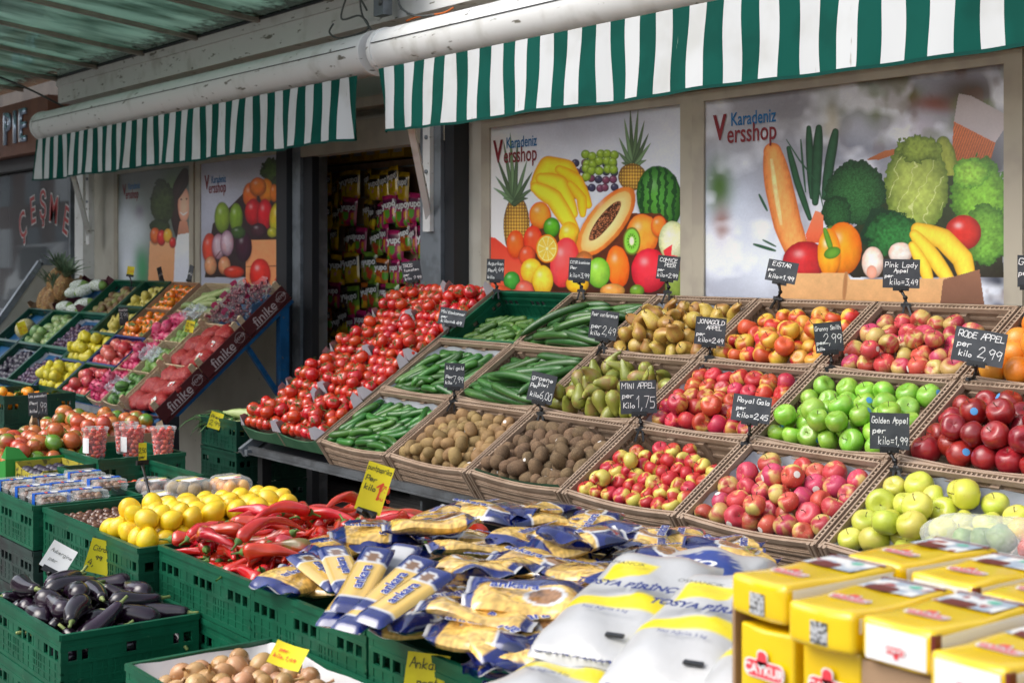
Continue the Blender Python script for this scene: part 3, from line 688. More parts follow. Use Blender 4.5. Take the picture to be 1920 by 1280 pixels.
m_conf = mat('conference_pear_skin', (.21, .23, .035), .42, (.26, .16, .05), 14, (.44, .64), rv=.14, hv=.015, col3=(.34, .38, .06), ns3=24, edge3=(.55, .68), coat=.15, bump=.08)
m_ypear = mat('yellow_pear_skin', (.55, .47, .10), .4, (.48, .40, .09), 12, rv=.1, col3=(.3, .22, .06), ns3=140, edge3=(.68, .74))
def pear_prof(R_, L, neck, belly=.36, n=16):
    out = []
    for i in range(n+1):
        f = i/n; z = -L*belly+L*f
        body = math.sqrt(max(0, 1-((z)/(L*belly))**2)) if z < 0 else 0
        if z >= 0:
            g = z/(L*(1-belly)); body = (1+(neck-1)*(3*g*g-2*g**3)) * (math.sqrt(max(0, 1-max(0, (g-.8)/.2)**2)) if g > .8 else 1)
        out.append((max(.0005, R_*body), z))
    return out
def pears(m, R_, L, neck):
    out = []
    for j in range(3):
        bend = .012*j
        def fn(p, t, r, z, bend=bend): return Vector((p.x+bend*max(0, z/L)**2*4, p.y, p.z))*(1+.015*math.sin(3*t+j))
        pr = pear_prof(R_*(1-.04*j), L*(1+.05*j), neck)
        b = MB(); b.lathe(pr, 18, 0, fn); o = b.build('pear', m); zt = pr[-1][1]; bx_ = bend*4*(zt/L)**2
        s_ = MB(); s_.tube([(bx_, 0, zt-.003), (bx_+.002, 0, zt+.009), (bx_+.007, 0, zt+.018)], [.002, .0017, .0024], 5); s_.build('stem', m_stem, o)
        out.append(proto(o, 'pear'))
    return out
PE1, PE2, PE3 = pears(m_pear, .0345, .072, .66), pears(m_conf, .0315, .105, .36), pears(m_ypear, .032, .075, .55)
m_quin = mat('quince_skin', (.62, .52, .03), .42, (.52, .47, .04), 10, rv=.08, col3=(.38, .30, .06), ns3=50, edge3=(.68, .76), bump=.06, bs=30)
QUI = [fruit('quince', m_quin, pear_prof(.041, .095, .50), 18, lump(.05, 4, j*1.5), None, 'quince') for j in range(3)]
m_pom = mat('pomegranate_skin', (.48, .035, .045), .3, (.60, .16, .12), 12, (.42, .66), rv=.12, hv=.01, coat=.3, col3=(.55, .3, .16), ns3=90, edge3=(.68, .75))
POM = []
for j in range(2):
    b = MB(); pr = sph_prof(.044, 14, .92, 0, .3, 0, .95); pr[-1] = (.008, .039); pr += [(.008, .046), (.012, .054), (.010, .055), (.006, .047)]
    b.lathe(pr, 18, 0, lump(.03, 5, j)); POM.append(proto(b.build('pomegranate', m_pom), 'pomegranate'))
m_plum = mat('plum_skin', (.055, .018, .045), .42, (.09, .065, .12), 18, (.42, .65), rv=.3, hv=.03, col3=(.15, .13, .20), ns3=60, edge3=(.6, .72))
m_plum2 = mat('dark_plum_skin', (.03, .022, .045), .4, (.09, .09, .11), 18, (.45, .65), rv=.2, hv=.02)
PLU = [fruit('plum', m_plum, sph_prof(.021, 10, 1.2), 14, None, None, 'plum')]; PLD = [fruit('plum', m_plum2, sph_prof(.026, 10, 1.15), 14, None, None, 'plum')]
m_mang = mat('mango_skin', (.17, .30, .10), .4, (.28, .34, .14), 8, (.4, .66), rv=.12, hv=.02, col3=(.45, .13, .06), ns3=5, edge3=(.64, .75))
MAN = [fruit('mango', m_mang, sph_prof(.040, 12, 1.3, egg=.12), 18, lump(.02, 2, 1), None, 'mango')]
m_km = mat('kiwano_skin', (.20, .19, .06), .6, (.16, .09, .04), 14, rv=.2, hv=.03); KIM = [fruit('kiwi_fruit', m_km, sph_prof(.030, 12, 1.35, 0, .3, 0, .85), 16, None, None, 'kiwi')]
m_chest = mat('chestnut_shell', (.10, .035, .018), .28, (.15, .065, .03), 40, rv=.2, coat=.3, stretch=(1, 1, .3))
CHE = [fruit('chestnut', m_chest, sph_prof(.0165, 10, .88, -.25, .35, .1), 14, lambda p, t, r, z: Vector((p.x, p.y*.72 if p.y > 0 else p.y*1.02, p.z)), None, 'chestnut')]
m_onion = mat('onion_skin', (.42, .22, .09), .38, (.52, .30, .14), 30, rv=.14, hv=.015, stretch=(1, 1, .2), col3=(.60, .42, .26), ns3=26, edge3=(.6, .7), coat=.2, bump=.1, bs=30)
ONI = []
for j in range(3):
    pr = sph_prof(.024, 12, .92+.14*j, 0, .3, 0, .95); pr = pr[:-1]+[(.004, .024*(.95+.14*j)), (.0025, .024*(1.15+.14*j)+.004), (.004, .024*(1.2+.14*j)+.014)]
    b = MB(); b.lathe(pr, 16, 0, lump(.02, 3, j)); ONI.append(proto(b.build('onion', m_onion), 'onion'))
m_cher = mat('cherry_tomato_skin', (.62, .035, .02), .2, (.68, .10, .03), 14, rv=.12, coat=.5)

# long vegetables lie along x
def spine(L, bend, n=14): return [Vector(((i/n-.5)*L, bend*(1-(2*i/n-1)**2), 0)) for i in range(n+1)]
def sausage(name, m, L, R_, bend, prof, seg=12, cat=None, rib=0.0, n=14, nk=8):
    pts = spine(L, bend, n); b = MB(); vs = []
    for i, p in enumerate(pts):
        d = (pts[min(i+1, n)]-pts[max(i-1, 0)]).normalized(); s_ = Vector((-d.y, d.x, 0)); u = Vector((0, 0, 1)); r = R_*prof(i/n)
        for k in range(seg):
            t = 2*PI*k/seg; q = r*(1+rib*math.sin(nk*t+i*.4)); vs.append(p+s_*math.cos(t)*q+u*math.sin(t)*q)
    b.add(vs, [(i*seg+k, i*seg+(k+1) % seg, (i+1)*seg+(k+1) % seg, (i+1)*seg+k) for i in range(n) for k in range(seg)]+[tuple(range(seg-1, -1, -1)), tuple(n*seg+k for k in range(seg))], 0, True)
    o = b.build(name, m); o['spine'] = [list(pts[0]), list(pts[1]), list(pts[-1])]
    return proto(o, cat or name)
def cuc(f): return max(.05, min(1, math.sin(PI*min(1, f/.22)/2)**.6, math.sin(PI*min(1, (1-f)/.14)/2)**.6)) if 0 < f < 1 else .12
m_cuc = mat('cucumber_skin', (.022, .085, .016), .38, (.045, .14, .025), 30, (.42, .66), rv=.22, hv=.015, stretch=(.15, 1, 1), bump=.3, bs=120, col3=(.09, .20, .05), ns3=90, edge3=(.66, .74), coat=.2)
m_cucs = mat('snack_cucumber_skin', (.020, .10, .012), .36, (.045, .16, .022), 24, rv=.28, hv=.02, stretch=(.2, 1, 1), coat=.2, bump=.3, bs=90)
m_gher = mat('gherkin_skin', (.035, .11, .016), .4, (.08, .17, .03), 24, rv=.2, hv=.02, bump=.6, bs=140, stretch=(.3, 1, 1))
CUL = [sausage('cucumber', m_cuc, .33*s, .0185, bd, cuc, rib=.035) for s, bd in ((1, .010), (.92, -.016), (1.05, .022))]
CUS = [sausage('cucumber', m_cucs, .155*s, .017, bd, cuc, cat='cucumber') for s, bd in ((1, .008), (.9, -.012), (1.08, .016))]
CUG = [sausage('gherkin', m_gher, .12*s, .0165, bd, cuc, cat='gherkin', rib=.03) for s, bd in ((1, .004), (.9, -.006))]
m_zuc = mat('pale_marrow_skin', (.30, .36, .14), .45, (.22, .30, .10), 20, rv=.15, stretch=(.15, 1, 1)); ZUC = [sausage('marrow', m_zuc, .24, .024, .02, cuc, cat='marrow', rib=.03)]
m_egg = mat('aubergine_skin', (.008, .004, .009), .22, (.018, .006, .018), 8, rv=.3, coat=.45, spec=.5)
m_eggc = mat('aubergine_calyx_skin', (.26, .30, .10), .6, (.16, .22, .06), 40)
def eggp(f):
    return max(.04, math.sqrt(max(0, 1-((f-.28)/.28)**2)) if f < .28 else (1-.52*((f-.28)/.72)**1.3)*(1 if f < .95 else .8))
EGG = []
for s, bd in ((1, .009), (.9, .016), (1.12, -.009)):
    o = sausage('aubergine', m_egg, .145*s, .0315, bd, eggp, 16, n=18); sp_ = o['spine']; e = Vector(sp_[2]); L_ = .145*s
    b = MB(); d = (e-Vector((e.x-.02, e.y+bd*.25, 0))).normalized(); q = d.to_track_quat('Z', 'Y').to_matrix().to_4x4(); M_ = T(*e) @ q @ SC(.74)
    b.lathe([(.0205, -.040), (.0195, -.026), (.0155, -.008), (.010, .002), (.006, .012), (.0065, .038), (.001, .04)], 15, 0, lambda p, t, r, z: (p*(1+.22*math.sin(5*t)) if z < -.035 else p)+Vector((0, 0, -.022*max(0, math.sin(5*t)) if z < -.035 else 0)), M_)
    b.build('calyx', m_eggc, o); EGG.append(o)
m_pep = mat('red_pepper_skin', (.50, .010, .010), .18, (.56, .035, .012), 10, rv=.14, hv=.006, coat=.7, bump=.6, bs=30, col3=(.20, .14, .02), ns3=7, edge3=(.70, .78))
m_pepo = mat('ripening_pepper_skin', (.46, .04, .012), .2, (.16, .12, .02), 9, (.48, .62), rv=.12, coat=.7, bump=.35, bs=26)
PEP = []
for j, (L_, r_, bd, mm) in enumerate(((.20, .023, .022, m_pep), (.175, .024, -.03, m_pep), (.22, .021, .045, m_pep), (.16, .028, .012, m_pep), (.20, .023, -.02, m_pepo))):
    pf = lambda f, j=j: max(.05, abs(math.sin(PI*min(1, f/.10)/2))**.7*(1-.90*max(0, f-.08)**1.15 if f < 1 else .1)*(1+.07*math.sin(f*17+j)))
    o = sausage('pointed_pepper', mm, L_, r_, bd, pf, 16, 'pepper', .11, 20, 3); s0 = Vector(o['spine'][0]); d = (s0-Vector(o['spine'][1])).normalized()
    b = MB(); q = d.to_track_quat('Z', 'Y').to_matrix().to_4x4(); b.lathe([(.013, -.006), (.010, .002), (.004, .006), (.003, .016), (.0025, .026), (.0035, .030)], 8, 0, None, T(*s0) @ q)
    b.build('stem', m_gstem, o); PEP.append(o)
# dragon fruit
m_drag = mat('dragon_fruit_skin', (.50, .03, .12), .4, (.60, .12, .2), 20, rv=.12)
b = MB(); b.lathe(sph_prof(.038, 10, 1.2), 14)
for k in range(16):
    a = k*2.4; z = -.035+.075*k/16; rr = .036*math.sqrt(max(.1, 1-(z/.047)**2)); d = Vector((math.cos(a), math.sin(a), 0)); s_ = Vector((-d.y, d.x, 0)); p = d*rr+Vector((0, 0, z))
    b.add([p+s_*.010, p-s_*.010, p+d*.016+Vector((0, 0, .028))], [(0, 1, 2)], 0)
DRA = [proto(b.build('dragon_fruit', m_drag), 'dragon fruit')]
# small striped melon / green gourd
m_mel = mat('striped_melon_skin', (.10, .24, .05), .5, (.035, .10, .02), 60, (.44, .56), rv=.12, stretch=(1, 1, .08)); MEL = [fruit('small_melon', m_mel, sph_prof(.033, 10, 1.3, 0, .3, 0, .85), 16, None, None, 'melon')]
m_gou = mat('green_gourd_skin', (.13, .25, .05), .5, (.22, .33, .09), 20, rv=.2); GOU = [fruit('green_gourd', m_gou, sph_prof(.028, 10, 1.4, 0, .3, 0, .85), 14, lump(.03, 5, 0), None, 'gourd')]
# pineapple
m_pine = mat('pineapple_skin', (.30, .15, .05), .6, (.16, .08, .03), 30, bump=.4, bs=60, col3=(.42, .28, .10), ns3=60, edge3=(.5, .65)); m_pl = mat('pineapple_leaf', (.10, .17, .09), .5, (.18, .25, .16), 30, rv=.2)
pine = empty('pineapple'); b = MB(); seg, n = 22, 22; vs = []
def bod(f): return .068*abs(math.sin(PI*(.08+.86*f)))**.42
for i in range(n+1):
    for k in range(seg):
        t = 2*PI*(k+.5*(i % 2))/seg; bmp = 1+.055*((k+i//1) % 2)+.02*(i % 2); vs.append((bod(i/n)*bmp*math.cos(t), bod(i/n)*bmp*math.sin(t), -.10+.20*i/n))
b.add(vs, [(i*seg+k, i*seg+(k+1) % seg, (i+1)*seg+(k+1) % seg, (i+1)*seg+k) for i in range(n) for k in range(seg)]+[tuple(range(seg)), tuple(n*seg+k for k in range(seg))]); b.build('fruit_body', m_pine, pine)
b = MB(); rs = random.Random(4)
for k in range(46):
    a = k*2.4; f = k/46; Ln = .17*(1-.35*f)*rs.uniform(.8, 1.1); out = .9-.75*f; d = Vector((math.cos(a), math.sin(a), 0)); s_ = Vector((-d.y, d.x, 0)); base = d*.014+Vector((0, 0, .10)); pv = []
    for q in range(5):
        g_ = q/4; p = base+d*(Ln*out*g_*.75*(1+.4*g_))+Vector((0, 0, Ln*(g_*(1.05-.15*out)-.35*out*g_*g_))); wd = .012*(1-g_)**.6+.0005; pv += [p+s_*wd+Vector((0, 0, .003)), p, p-s_*wd+Vector((0, 0, .003))]
    b.add(pv, [(3*q+c, 3*q+c+1, 3*q+c+4, 3*q+c+3) for q in range(4) for c in (0, 1)], 0, True)
b.build('crown', m_pl, pine); PIN = [proto(pine, 'pineapple')]
# corn cob in husk, with trailing leaves
m_husk = mat('corn_husk', (.32, .42, .14), .5, (.45, .52, .24), 40, rv=.1, stretch=(.08, 1, 1), bump=.2, bs=60); COR = []
for j in range(2):
    o = sausage('corn_cob', m_husk, .26, .028, .01*j, lambda f: max(.1, (1-(f-.35)**2*2.2) if f < .97 else .3), 12, 'corn', .05, 14, 6)
    b = MB(); rs = random.Random(j)
    for k in range(5):
        pts = [Vector((-.12, 0, 0))]; d = Vector((-1, rs.uniform(-1, 1), rs.uniform(0, 1.3))).normalized()
        for q in range(6): pts.append(pts[-1]+d*.032); d = (d+Vector((rs.uniform(-.3, .3), rs.uniform(-.3, .3), -.28))).normalized()
        b.tube(pts, [.010, .012, .011, .009, .007, .004, .001], 4, flat=.2)
    b.build('husk_leaf', m_leaf, o); COR.append(o)
# ---------------------------------------------------------------- main stand
CW, CD = .578, ROW-.004
GB = 'brown plastic crates on the sloping stand'
def bcrate(col, row, label, liner=None, lz=.05):
    MW = MSL(XC[col]+.005, row*ROW)
    if row: MW = MW @ T(0, 0, .004*row)
    crate('b', MW, CW, CD, HB, m_brown, label, GB, liner, lz); return MW
G_ = 'apples heaped in the brown crates'
def fill(col, row, protos, n, r, clabel, flabel, group, up=.5, liner=None, rod=None, floor=.078, tilt=.17, seed=None, ang=None, k=.9, h=HB+.02, rr=.10, side=0):
    MW = bcrate(col, row, clabel, liner, floor-.002)
    g = .026; res = pile(n, r, CW-2*g, CD-2*g-.01, floor, h, tilt, k, rod, seed or col*7+row+1, ang=ang, rr=None if rod else rr, side=side)
    spread(protos, res, MW @ T(g, g, 0), flabel, group, up); return MW
# front row
fill(0, 0, CUS, 62, .0168, 'brown crate of short snack cucumbers at the lower left of the stand', 'short green snack cucumber in the lowest crate right of the tomatoes', 'snack cucumbers in the lowest crate', 'rod', m_paper, (6, .026), ang=.5)
fill(1, 0, K1, 80, .0275, 'brown crate of smooth light brown kiwis beside the snack cucumbers', 'smooth light brown kiwi in the lower crate beside the snack cucumbers', 'gold kiwis', None, None)
fill(2, 0, K2, 70, .0290, 'brown crate of fuzzy kiwis with green card along its front', 'fuzzy dark brown kiwi in the lower crate with the green card edge', 'green kiwis', None, None)
fill(3, 0, AP['small'], 48, .030, 'brown crate of small red and yellow apples right of the fuzzy kiwis', 'small red and yellow apple in the lower crate below the MINI APPEL board', G_+' mini', .8)
fill(4, 0, AP['pink'], 38, .0365, 'brown crate of pink red apples in the lowest row under the Royal Gala board', 'pink red apple in the lowest row under the Royal Gala board', G_+' gala', .8, m_paper)
fill(5, 0, AP['gold'], 29, .0415, 'brown crate of pale yellow green apples nearest the tea packs', 'pale yellow green apple in the lowest crate under the Golden Appel board', G_+' golden', .8, m_paper)
# middle row
fill(0, 1, CUS, 62, .0168, 'brown crate of snack cucumbers in the middle row beside the tomatoes', 'short green snack cucumber in the middle row beside the tomatoes', 'snack cucumbers in the middle row', 'rod', m_paper, (6, .026), ang=.9, seed=31)
fill(1, 1, CUL, 40, .0188, 'brown crate of long cucumbers in the middle row above the light brown kiwis', 'long dark green cucumber in the middle row behind the kiwi gold board', 'long cucumbers in the middle row', 'rod', None, (11, .029), ang=.15)
fill(2, 1, PE2, 38, .031, 'brown crate of long green brown pears in the middle row', 'long green brown pear in the middle row left of the MINI APPEL board', 'conference pears', 'rod', None, (3, .026), ang=.4)
fill(3, 1, AP['red'], 39, .0365, 'brown crate of bright red apples behind the MINI APPEL board', 'bright red streaked apple in the middle row right of the MINI APPEL board', G_+' red', .8, m_paper, tilt=.1)
fill(4, 1, AP['green'], 37, .0385, 'brown crate of bright green apples left of the Golden Appel board', 'bright green apple in the middle row between the Royal Gala and Golden Appel boards', G_+' green', .8)
fill(5, 1, AP['dark'], 35, .040, 'brown crate of dark red apples at the right of the middle row', 'dark red apple in the middle row right of the Golden Appel board', G_+' dark red', .8)
# back row
fill(1, 2, CUL, 44, .0188, 'brown crate piled with long cucumbers in the back row', 'long dark green cucumber piled in the back row under the CITIR board', 'long cucumbers in the back row', 'rod', None, (11, .029), ang=.1, h=HB+.05, floor=.07)
fill(2, 2, PE1, 46, .036, 'brown crate of round russet yellow pears in the back row', 'round russet yellow pear in the back row left of the JONAGOLD board', 'comice pears', .9, m_paper)
fill(3, 2, AP['elstar'], 38, .0365, 'brown crate of yellow and orange red apples in the back row below the EISTAR board', 'yellow and orange red apple in the back row below the EISTAR board', G_+' elstar', .8, h=HB+.03)
fill(4, 2, AP['pink'], 36, .0365, 'brown crate of dusky pink apples in the back row below the Pink Lady board', 'dusky pink apple in the back row below the Pink Lady board', G_+' pink', .8)
fill(5, 2, ORA, 26, .047, 'brown crate of oranges at the right end of the back row', 'orange in the back row right of the RODE APPEL board', 'oranges', None)
# green crate with gherkins, back row, left
MW = MSL(XC[0]+.005, 2*ROW, .15); crate('g', MW, CW, CD, .15, m_green, 'green crate of stubby gherkins at the back left of the stand')
spread(CUG, pile(62, .0172, CW-.03, CD-.10, .055, .15, .20, .9, (4, .023), 77, ang=.3), MW @ T(.015, .012, 0), 'stubby green gherkin in the green crate below the Augurken board', 'gherkins', 'rod')
# green card along the kiwi crate front
b = MB(); n = 10
vs = []
for i in range(n+1):
    x = .03+(CW-.06)*i/n; z = HB-.020*math.sin(PI*i/n)+.006
    vs += [(x, .024, z-.05), (x, .022, z)]
b.add(vs, [(2*i, 2*i+2, 2*i+3, 2*i+1) for i in range(n)], 0, True)
b.build('card_strip', m_green, None, MSL(XC[2]+.005, 0)); tag(bpy.data.objects['card_strip'], 'thin green card standing along the front of the fuzzy kiwi crate', 'card')

# tomatoes: two columns of cardboard trays
m_tray = mat('printed_tray_card', (.30, .24, .17), .75, (.26, .20, .14), 9, rv=.1); m_lil = mat('lilac_card', (.40, .37, .40), .75); m_grc = mat('green_printed_card', (.03, .11, .05), .7, (.05, .14, .07), 8)
def tray(MW, w, d, h, label, group, mf=None, tabs=True, mt=None, txt=None, q=.05):
    t = .005; e = empty('cardboard_tray', mw=MW); tag(e, label, 'tray', group)
    b = MB(); b.box(t, w-t, t, d-t, 0, t); b.box(t, w-t, d-t, d, 0, h); b.box(0, t, 0, d, 0, h); b.box(w-t, w, 0, d, 0, h); b.build('tray_body', m_tray if mf is None else mf, e)
    b = MB(); n = 10
    for i in range(n):
        xa, xb = t+(w-2*t)*i/n, t+(w-2*t)*(i+1)/n; f = lambda x: h-.030*abs(math.sin(PI*x/w))**.6
        b.add([(xa, 0, 0), (xb, 0, 0), (xb, 0, f(xb)), (xa, 0, f(xa)), (xa, t, 0), (xb, t, 0), (xb, t, f(xb)), (xa, t, f(xa))], [(0, 1, 2, 3), (7, 6, 5, 4), (3, 2, 6, 7)])
    b.build('front_panel', m_grc if mf is None else mf, e)
    if tabs:
        for s in (0, 1):
            for yy_ in (0, d):
                X0 = 0 if s == 0 else w; sg = 1 if s == 0 else -1
                b = MB(); yb = yy_ if yy_ == 0 else yy_; dy = 1 if yy_ == 0 else -1
                b.add([(X0, yb, h), (X0, yb+dy*q*1.2, h), (X0+sg*.02, yb+dy*q*.8, h+.045), (X0+sg*.026, yb+dy*.01, h+.055), (X0+sg*q*.8, yb, h), (X0+sg*.010, yb+dy*.008, h)], [(0, 1, 2, 3), (0, 3, 4)], 0)
                b.build('corner_tab', mt or m_lil, e)
    if txt: lettering(e, txt[0], txt[1], txt[2], T(w/2, -.0015, h*.42) @ RX(PI/2))
    return e
TW = .372
for c in range(2):
    x0 = XC[0]-.008-(c+1)*(TW+.006)
    for rw in range(4):
        s = rw*.3055; MW = MSL(x0, s, .085) @ T(0, 0, .004*rw)
        tray(MW, TW, .300, .085, ('right' if c == 0 else 'left')+' column tomato tray, '+['lowest', 'second from the bottom', 'third from the bottom', 'topmost'][rw]+' of its column on the slope', 'cardboard tomato trays')
        res = pile(33, .0335, TW-.008, .300, .050, .10, .08, .40, None, 40+rw+5*c, rr=.10)
        spread(TOM, res, MW @ T(.006, .006, 0), 'glossy red vine tomato heaped in the '+('right' if c == 0 else 'left')+' tray column, '+['lowest', 'second', 'third', 'top'][rw]+' tray', 'red vine tomatoes', .9)

# corn crate at the left of the tomatoes, standing on more green crates
for i in range(4):
    crate('g', T(-7.02, 3.22, .62-.16*i), .42, .40, .155, m_dgreen, ['green crate holding corn cobs left of the tomatoes', 'empty green crate directly under the corn crate', 'third green crate down beneath the corn', 'lowest green crate beneath the corn'][i], 'green crates stacked under the corn')
spread(COR, pile(12, .028, .38, .40, .08, .15, .1, .4, (7, .030), 9, ang=.5), T(-7.0, 3.24, .62), 'corn cob in pale green husk in the crate left of the tomatoes', 'corn cobs', 'flat')

# ---------------------------------------------------------------- left stand
def M2(x, s, h): return MSL(x, s, h, YF2, ZF2, SL2)
def lbox(x, s, w, d, h, m, label, kind='g', group='crates and boxes on the far blue stand', **k):
    MW = M2(x, s, h)
    if kind == 'g': crate('g', MW, w, d, h, m, label, group, **k)
    elif kind == 'blank': pass
    else: tray(MW, w, d, h, label, group, **k)
    return MW
LT = 1.12
def lfill(MW, w, d, h, protos, n, r, label, group, up=None, rod=None, ang=None, seed=1, floor=.03, tilt=.12, k=.7, hh=None, rr=.08):
    spread(protos, pile(n, r, w-.02, d-.02, floor, hh or h, tilt, k, rod, seed, ang=ang, rr=None if rod else rr), MW @ T(.01, .01, 0), label, group, up)
D4, D3 = LT/4, LT/3
K2x, K3x, K4x, K5x, K6x, K7x, K1x = -9.66, -10.14, -10.74, -11.32, -11.92, -12.1, -9.10
# column of dragon fruit, gourds and marrows in a pale wooden box
for rw, (pr, n, r, nm, rod) in enumerate(((DRA, 15, .038, 'pink scaly dragon fruit in the front wooden box', None), (DRA, 14, .038, 'pink dragon fruit in the second wooden box up', None), (DRA, 13, .038, 'pink dragon fruit in the third wooden box up', None), (ZUC, 10, .024, 'long pale green marrow in the topmost box left of the bagged grapes', (7, .030)))):
    w_ = .27 if rw < 3 else .52
    MW = lbox(K1x, rw*D4, w_, D4-.005, .10, m_dgreen, nm.split(' in the')[0]+' box, '+['front', 'second', 'third', 'top'][rw]+' of the column beside the net bags', 't', mf=m_wood, mt=m_wood, tabs=False)
    lfill(MW, w_, D4-.005, .10, pr, n, r, nm, 'dragon fruit' if rw < 3 else 'pale marrows', 'rod' if rod else None, rod, .5, 50+rw)
    if rw < 3:
        MW = lbox(K1x+.28, rw*D4, .27, D4-.005, .10, m_wood, ['front', 'second', 'third'][rw]+' shallow box of small green melons left of the red net bags', 't', mf=m_wood, mt=m_wood, tabs=False)
        lfill(MW, .27, D4-.005, .10, MEL if rw == 0 else GOU, 15, .034 if rw == 0 else .030, ['dark striped small melon in the front green melon box', 'small green gourd in the second melon box', 'small green gourd in the third melon box'][rw], 'small green melons', None, None, None, 60+rw, hh=.12)
# pomegranates and persimmons
MW = lbox(K2x, 0, .53, D4-.004, .13, m_green, 'green crate of pomegranates at the front of the blue stand'); lfill(MW, .53, D4, .13, POM, 20, .044, 'red pomegranate in the front green crate of the blue stand', 'pomegranates', None, seed=70, floor=.04)
MW = lbox(K2x, D4, .53, D4-.004, .13, m_bluec, 'dark blue crate of pomegranates above the green one'); lfill(MW, .53, D4, .13, POM, 20, .044, 'red pomegranate in the dark blue crate', 'pomegranates', None, seed=71, floor=.04)
m_blkc = mat('black_printed_card', (.02, .018, .018), .6); m_rl2 = mat('red_print', (.55, .04, .02), .6)
for rw in (2, 3):
    MW = lbox(K2x+.02, rw*D4, .44, D4-.004, .11, m_cardb, ['', '', 'lower', 'upper'][rw]+' cardboard box of orange persimmons on the blue stand', 't', mf=m_cardb, tabs=False)
    e = bpy.context.scene.collection.objects[-1]
    lfill(MW, .44, D4, .11, PER, 24, .036, 'glossy orange persimmon in the '+('lower' if rw == 2 else 'upper')+' persimmon box', 'persimmons', .6, seed=72+rw, floor=.035)
    t_ = empty('box_front_label', mw=MW @ T(.22, -.004, .05)); tag(t_, 'black front label reading ANGELO on the '+('lower' if rw == 2 else 'upper')+' persimmon box', 'label')
    b = MB(); b.box(-.218, .218, 0, .003, -.048, .026); b.build('printed_card', m_blkc, t_); lettering(t_, 'ANGELO', .085, m_rl2, T(0, -.0012, -.014) @ RX(PI/2), bold=.003)
# quinces and yellow pears
for rw in (0, 1):
    MW = lbox(K3x, rw*D4, .46, D4-.004, .12, m_bluec if rw == 0 else m_green, ['light crate of yellow quinces at the front of the blue stand', 'crate of yellow quinces behind the front quinces'][rw]); lfill(MW, .46, D4, .12, QUI, 20, .042, 'lumpy yellow quince in the '+['front', 'second'][rw]+' quince crate', 'quinces', None, (2, .03), None, 80+rw, floor=.05, k=.4)
for rw in (2, 3):
    MW = lbox(K3x, rw*D4, .46, D4-.004, .13, m_dgreen, ['', '', 'lower', 'upper'][rw]+' dark green crate of small yellow pears on the blue stand'); lfill(MW, .46, D4, .13, PE3, 22, .033, 'small yellow pear in the '+('lower' if rw == 2 else 'upper')+' dark green crate', 'yellow pears', None, (2, .022), None, 84+rw, floor=.04)
# plums
for rw in (0, 1):
    MW = lbox(K4x, rw*D3, .57, D3-.004, .13, m_green, ['green crate of purple plums at the front of the blue stand', 'green crate of purple plums in the second row'][rw], liner=m_paper, lz=.04); lfill(MW, .56, D3, .13, PLU, 66, .022, 'dusty purple plum in the '+['front', 'second row'][rw]+' plum crate', 'purple plums', None, None, None, 90+rw, floor=.06)
MW = lbox(K4x, 2*D3, .57, D3-.004, .13, m_green, 'green crate of brown green kiwis in the back row of the blue stand'); lfill(MW, .57, D3, .13, KIM, 46, .030, 'dull green brown kiwi in the back row beside the yellow pears', 'kiwis on the blue stand', None, None, None, 93, floor=.04, k=.5)
MW = lbox(K5x, 0, .57, D3-.004, .13, m_dgreen, 'green crate of dark plums at the left front of the blue stand', liner=m_paper, lz=.04); lfill(MW, .56, D3, .13, PLD, 60, .026, 'blackish plum in the left front crate', 'dark plums', None, None, None, 94, floor=.05)
MW = lbox(K5x, D3, .57, D3-.004, .13, m_green, 'green crate of green mangoes left of the second plum crate'); lfill(MW, .56, D3, .13, MAN, 26, .043, 'green mango in the crate left of the plums', 'mangoes', None, None, None, 95, floor=.04, k=.4)
m_purp = mat('maroon_printed_card', (.075, .012, .022), .6)
MW = lbox(K5x, 2*D3, .57, D3-.004, .11, m_purp, 'maroon card box of netted fruit beside the pineapples', 't', mf=m_purp, mt=m_purp)
m_net = mat('white_foam_net', (.62, .66, .66), .7, (.25, .32, .18), 120, (.5, .56), bump=.5, bs=120)
for k, (x, y, z, q) in enumerate(((.10, .06, .10, .4), (.22, .17, .17, .9), (.30, .05, .08, .2), (.36, .20, .16, 1.2), (.47, .10, .11, .7), (.13, .25, .16, .5), (.48, .27, .15, .3))):
    e = empty('netted_papaya', mw=MW @ T(x, y, z-.01) @ RZ(q) @ RY(.3) @ SC(.85)); tag(e, 'green papaya in white foam netting in the maroon box', 'papaya', 'netted papayas')
    b = MB(); b.tube([(-.11, 0, 0), (-.09, 0, 0), (-.05, 0, 0), (.0, 0, 0), (.06, 0, 0), (.09, 0, 0), (.10, 0, 0)], [.008, .03, .048, .052, .042, .026, .006], 14); b.build('fruit_body', m_gou, e)
    b = MB(); b.tube([(-.095, 0, 0), (-.05, 0, 0), (.0, 0, 0), (.045, 0, 0)], [.031, .051, .0555, .049], 14, cap=False); b.build('foam_net', m_net, e)
MW = lbox(K6x, 2*D3, .57, D3-.004, .11, m_cardb, 'brown card box under the pineapples', 't', mf=m_cardb, mt=m_cardb)
for k, (x, y, z, q) in enumerate(((.20, .10, .11, 1.15), (.37, .09, .12, 1.0), (.30, .24, .20, .9), (.50, .20, .17, .8))):
    o = dup(PIN[0], MW @ T(x, y, z) @ RZ(q-PI/2) @ RX(-.9) @ SC(1.08)); o['label'] = ['left front pineapple with grey green crown', 'front pineapple lying beside the maroon box', 'pineapple at the back of the brown box', 'rear right pineapple mostly hidden by the netted fruit'][k]; o['group'] = 'pineapples'
MW = lbox(K6x, D3, .57, D3-.004, .13, m_dgreen, 'dark green crate holding a netted melon at the far left')
MW = lbox(K6x, 0, .57, D3-.004, .13, m_dgreen, 'green crate cut off by the left picture edge at the stand front')
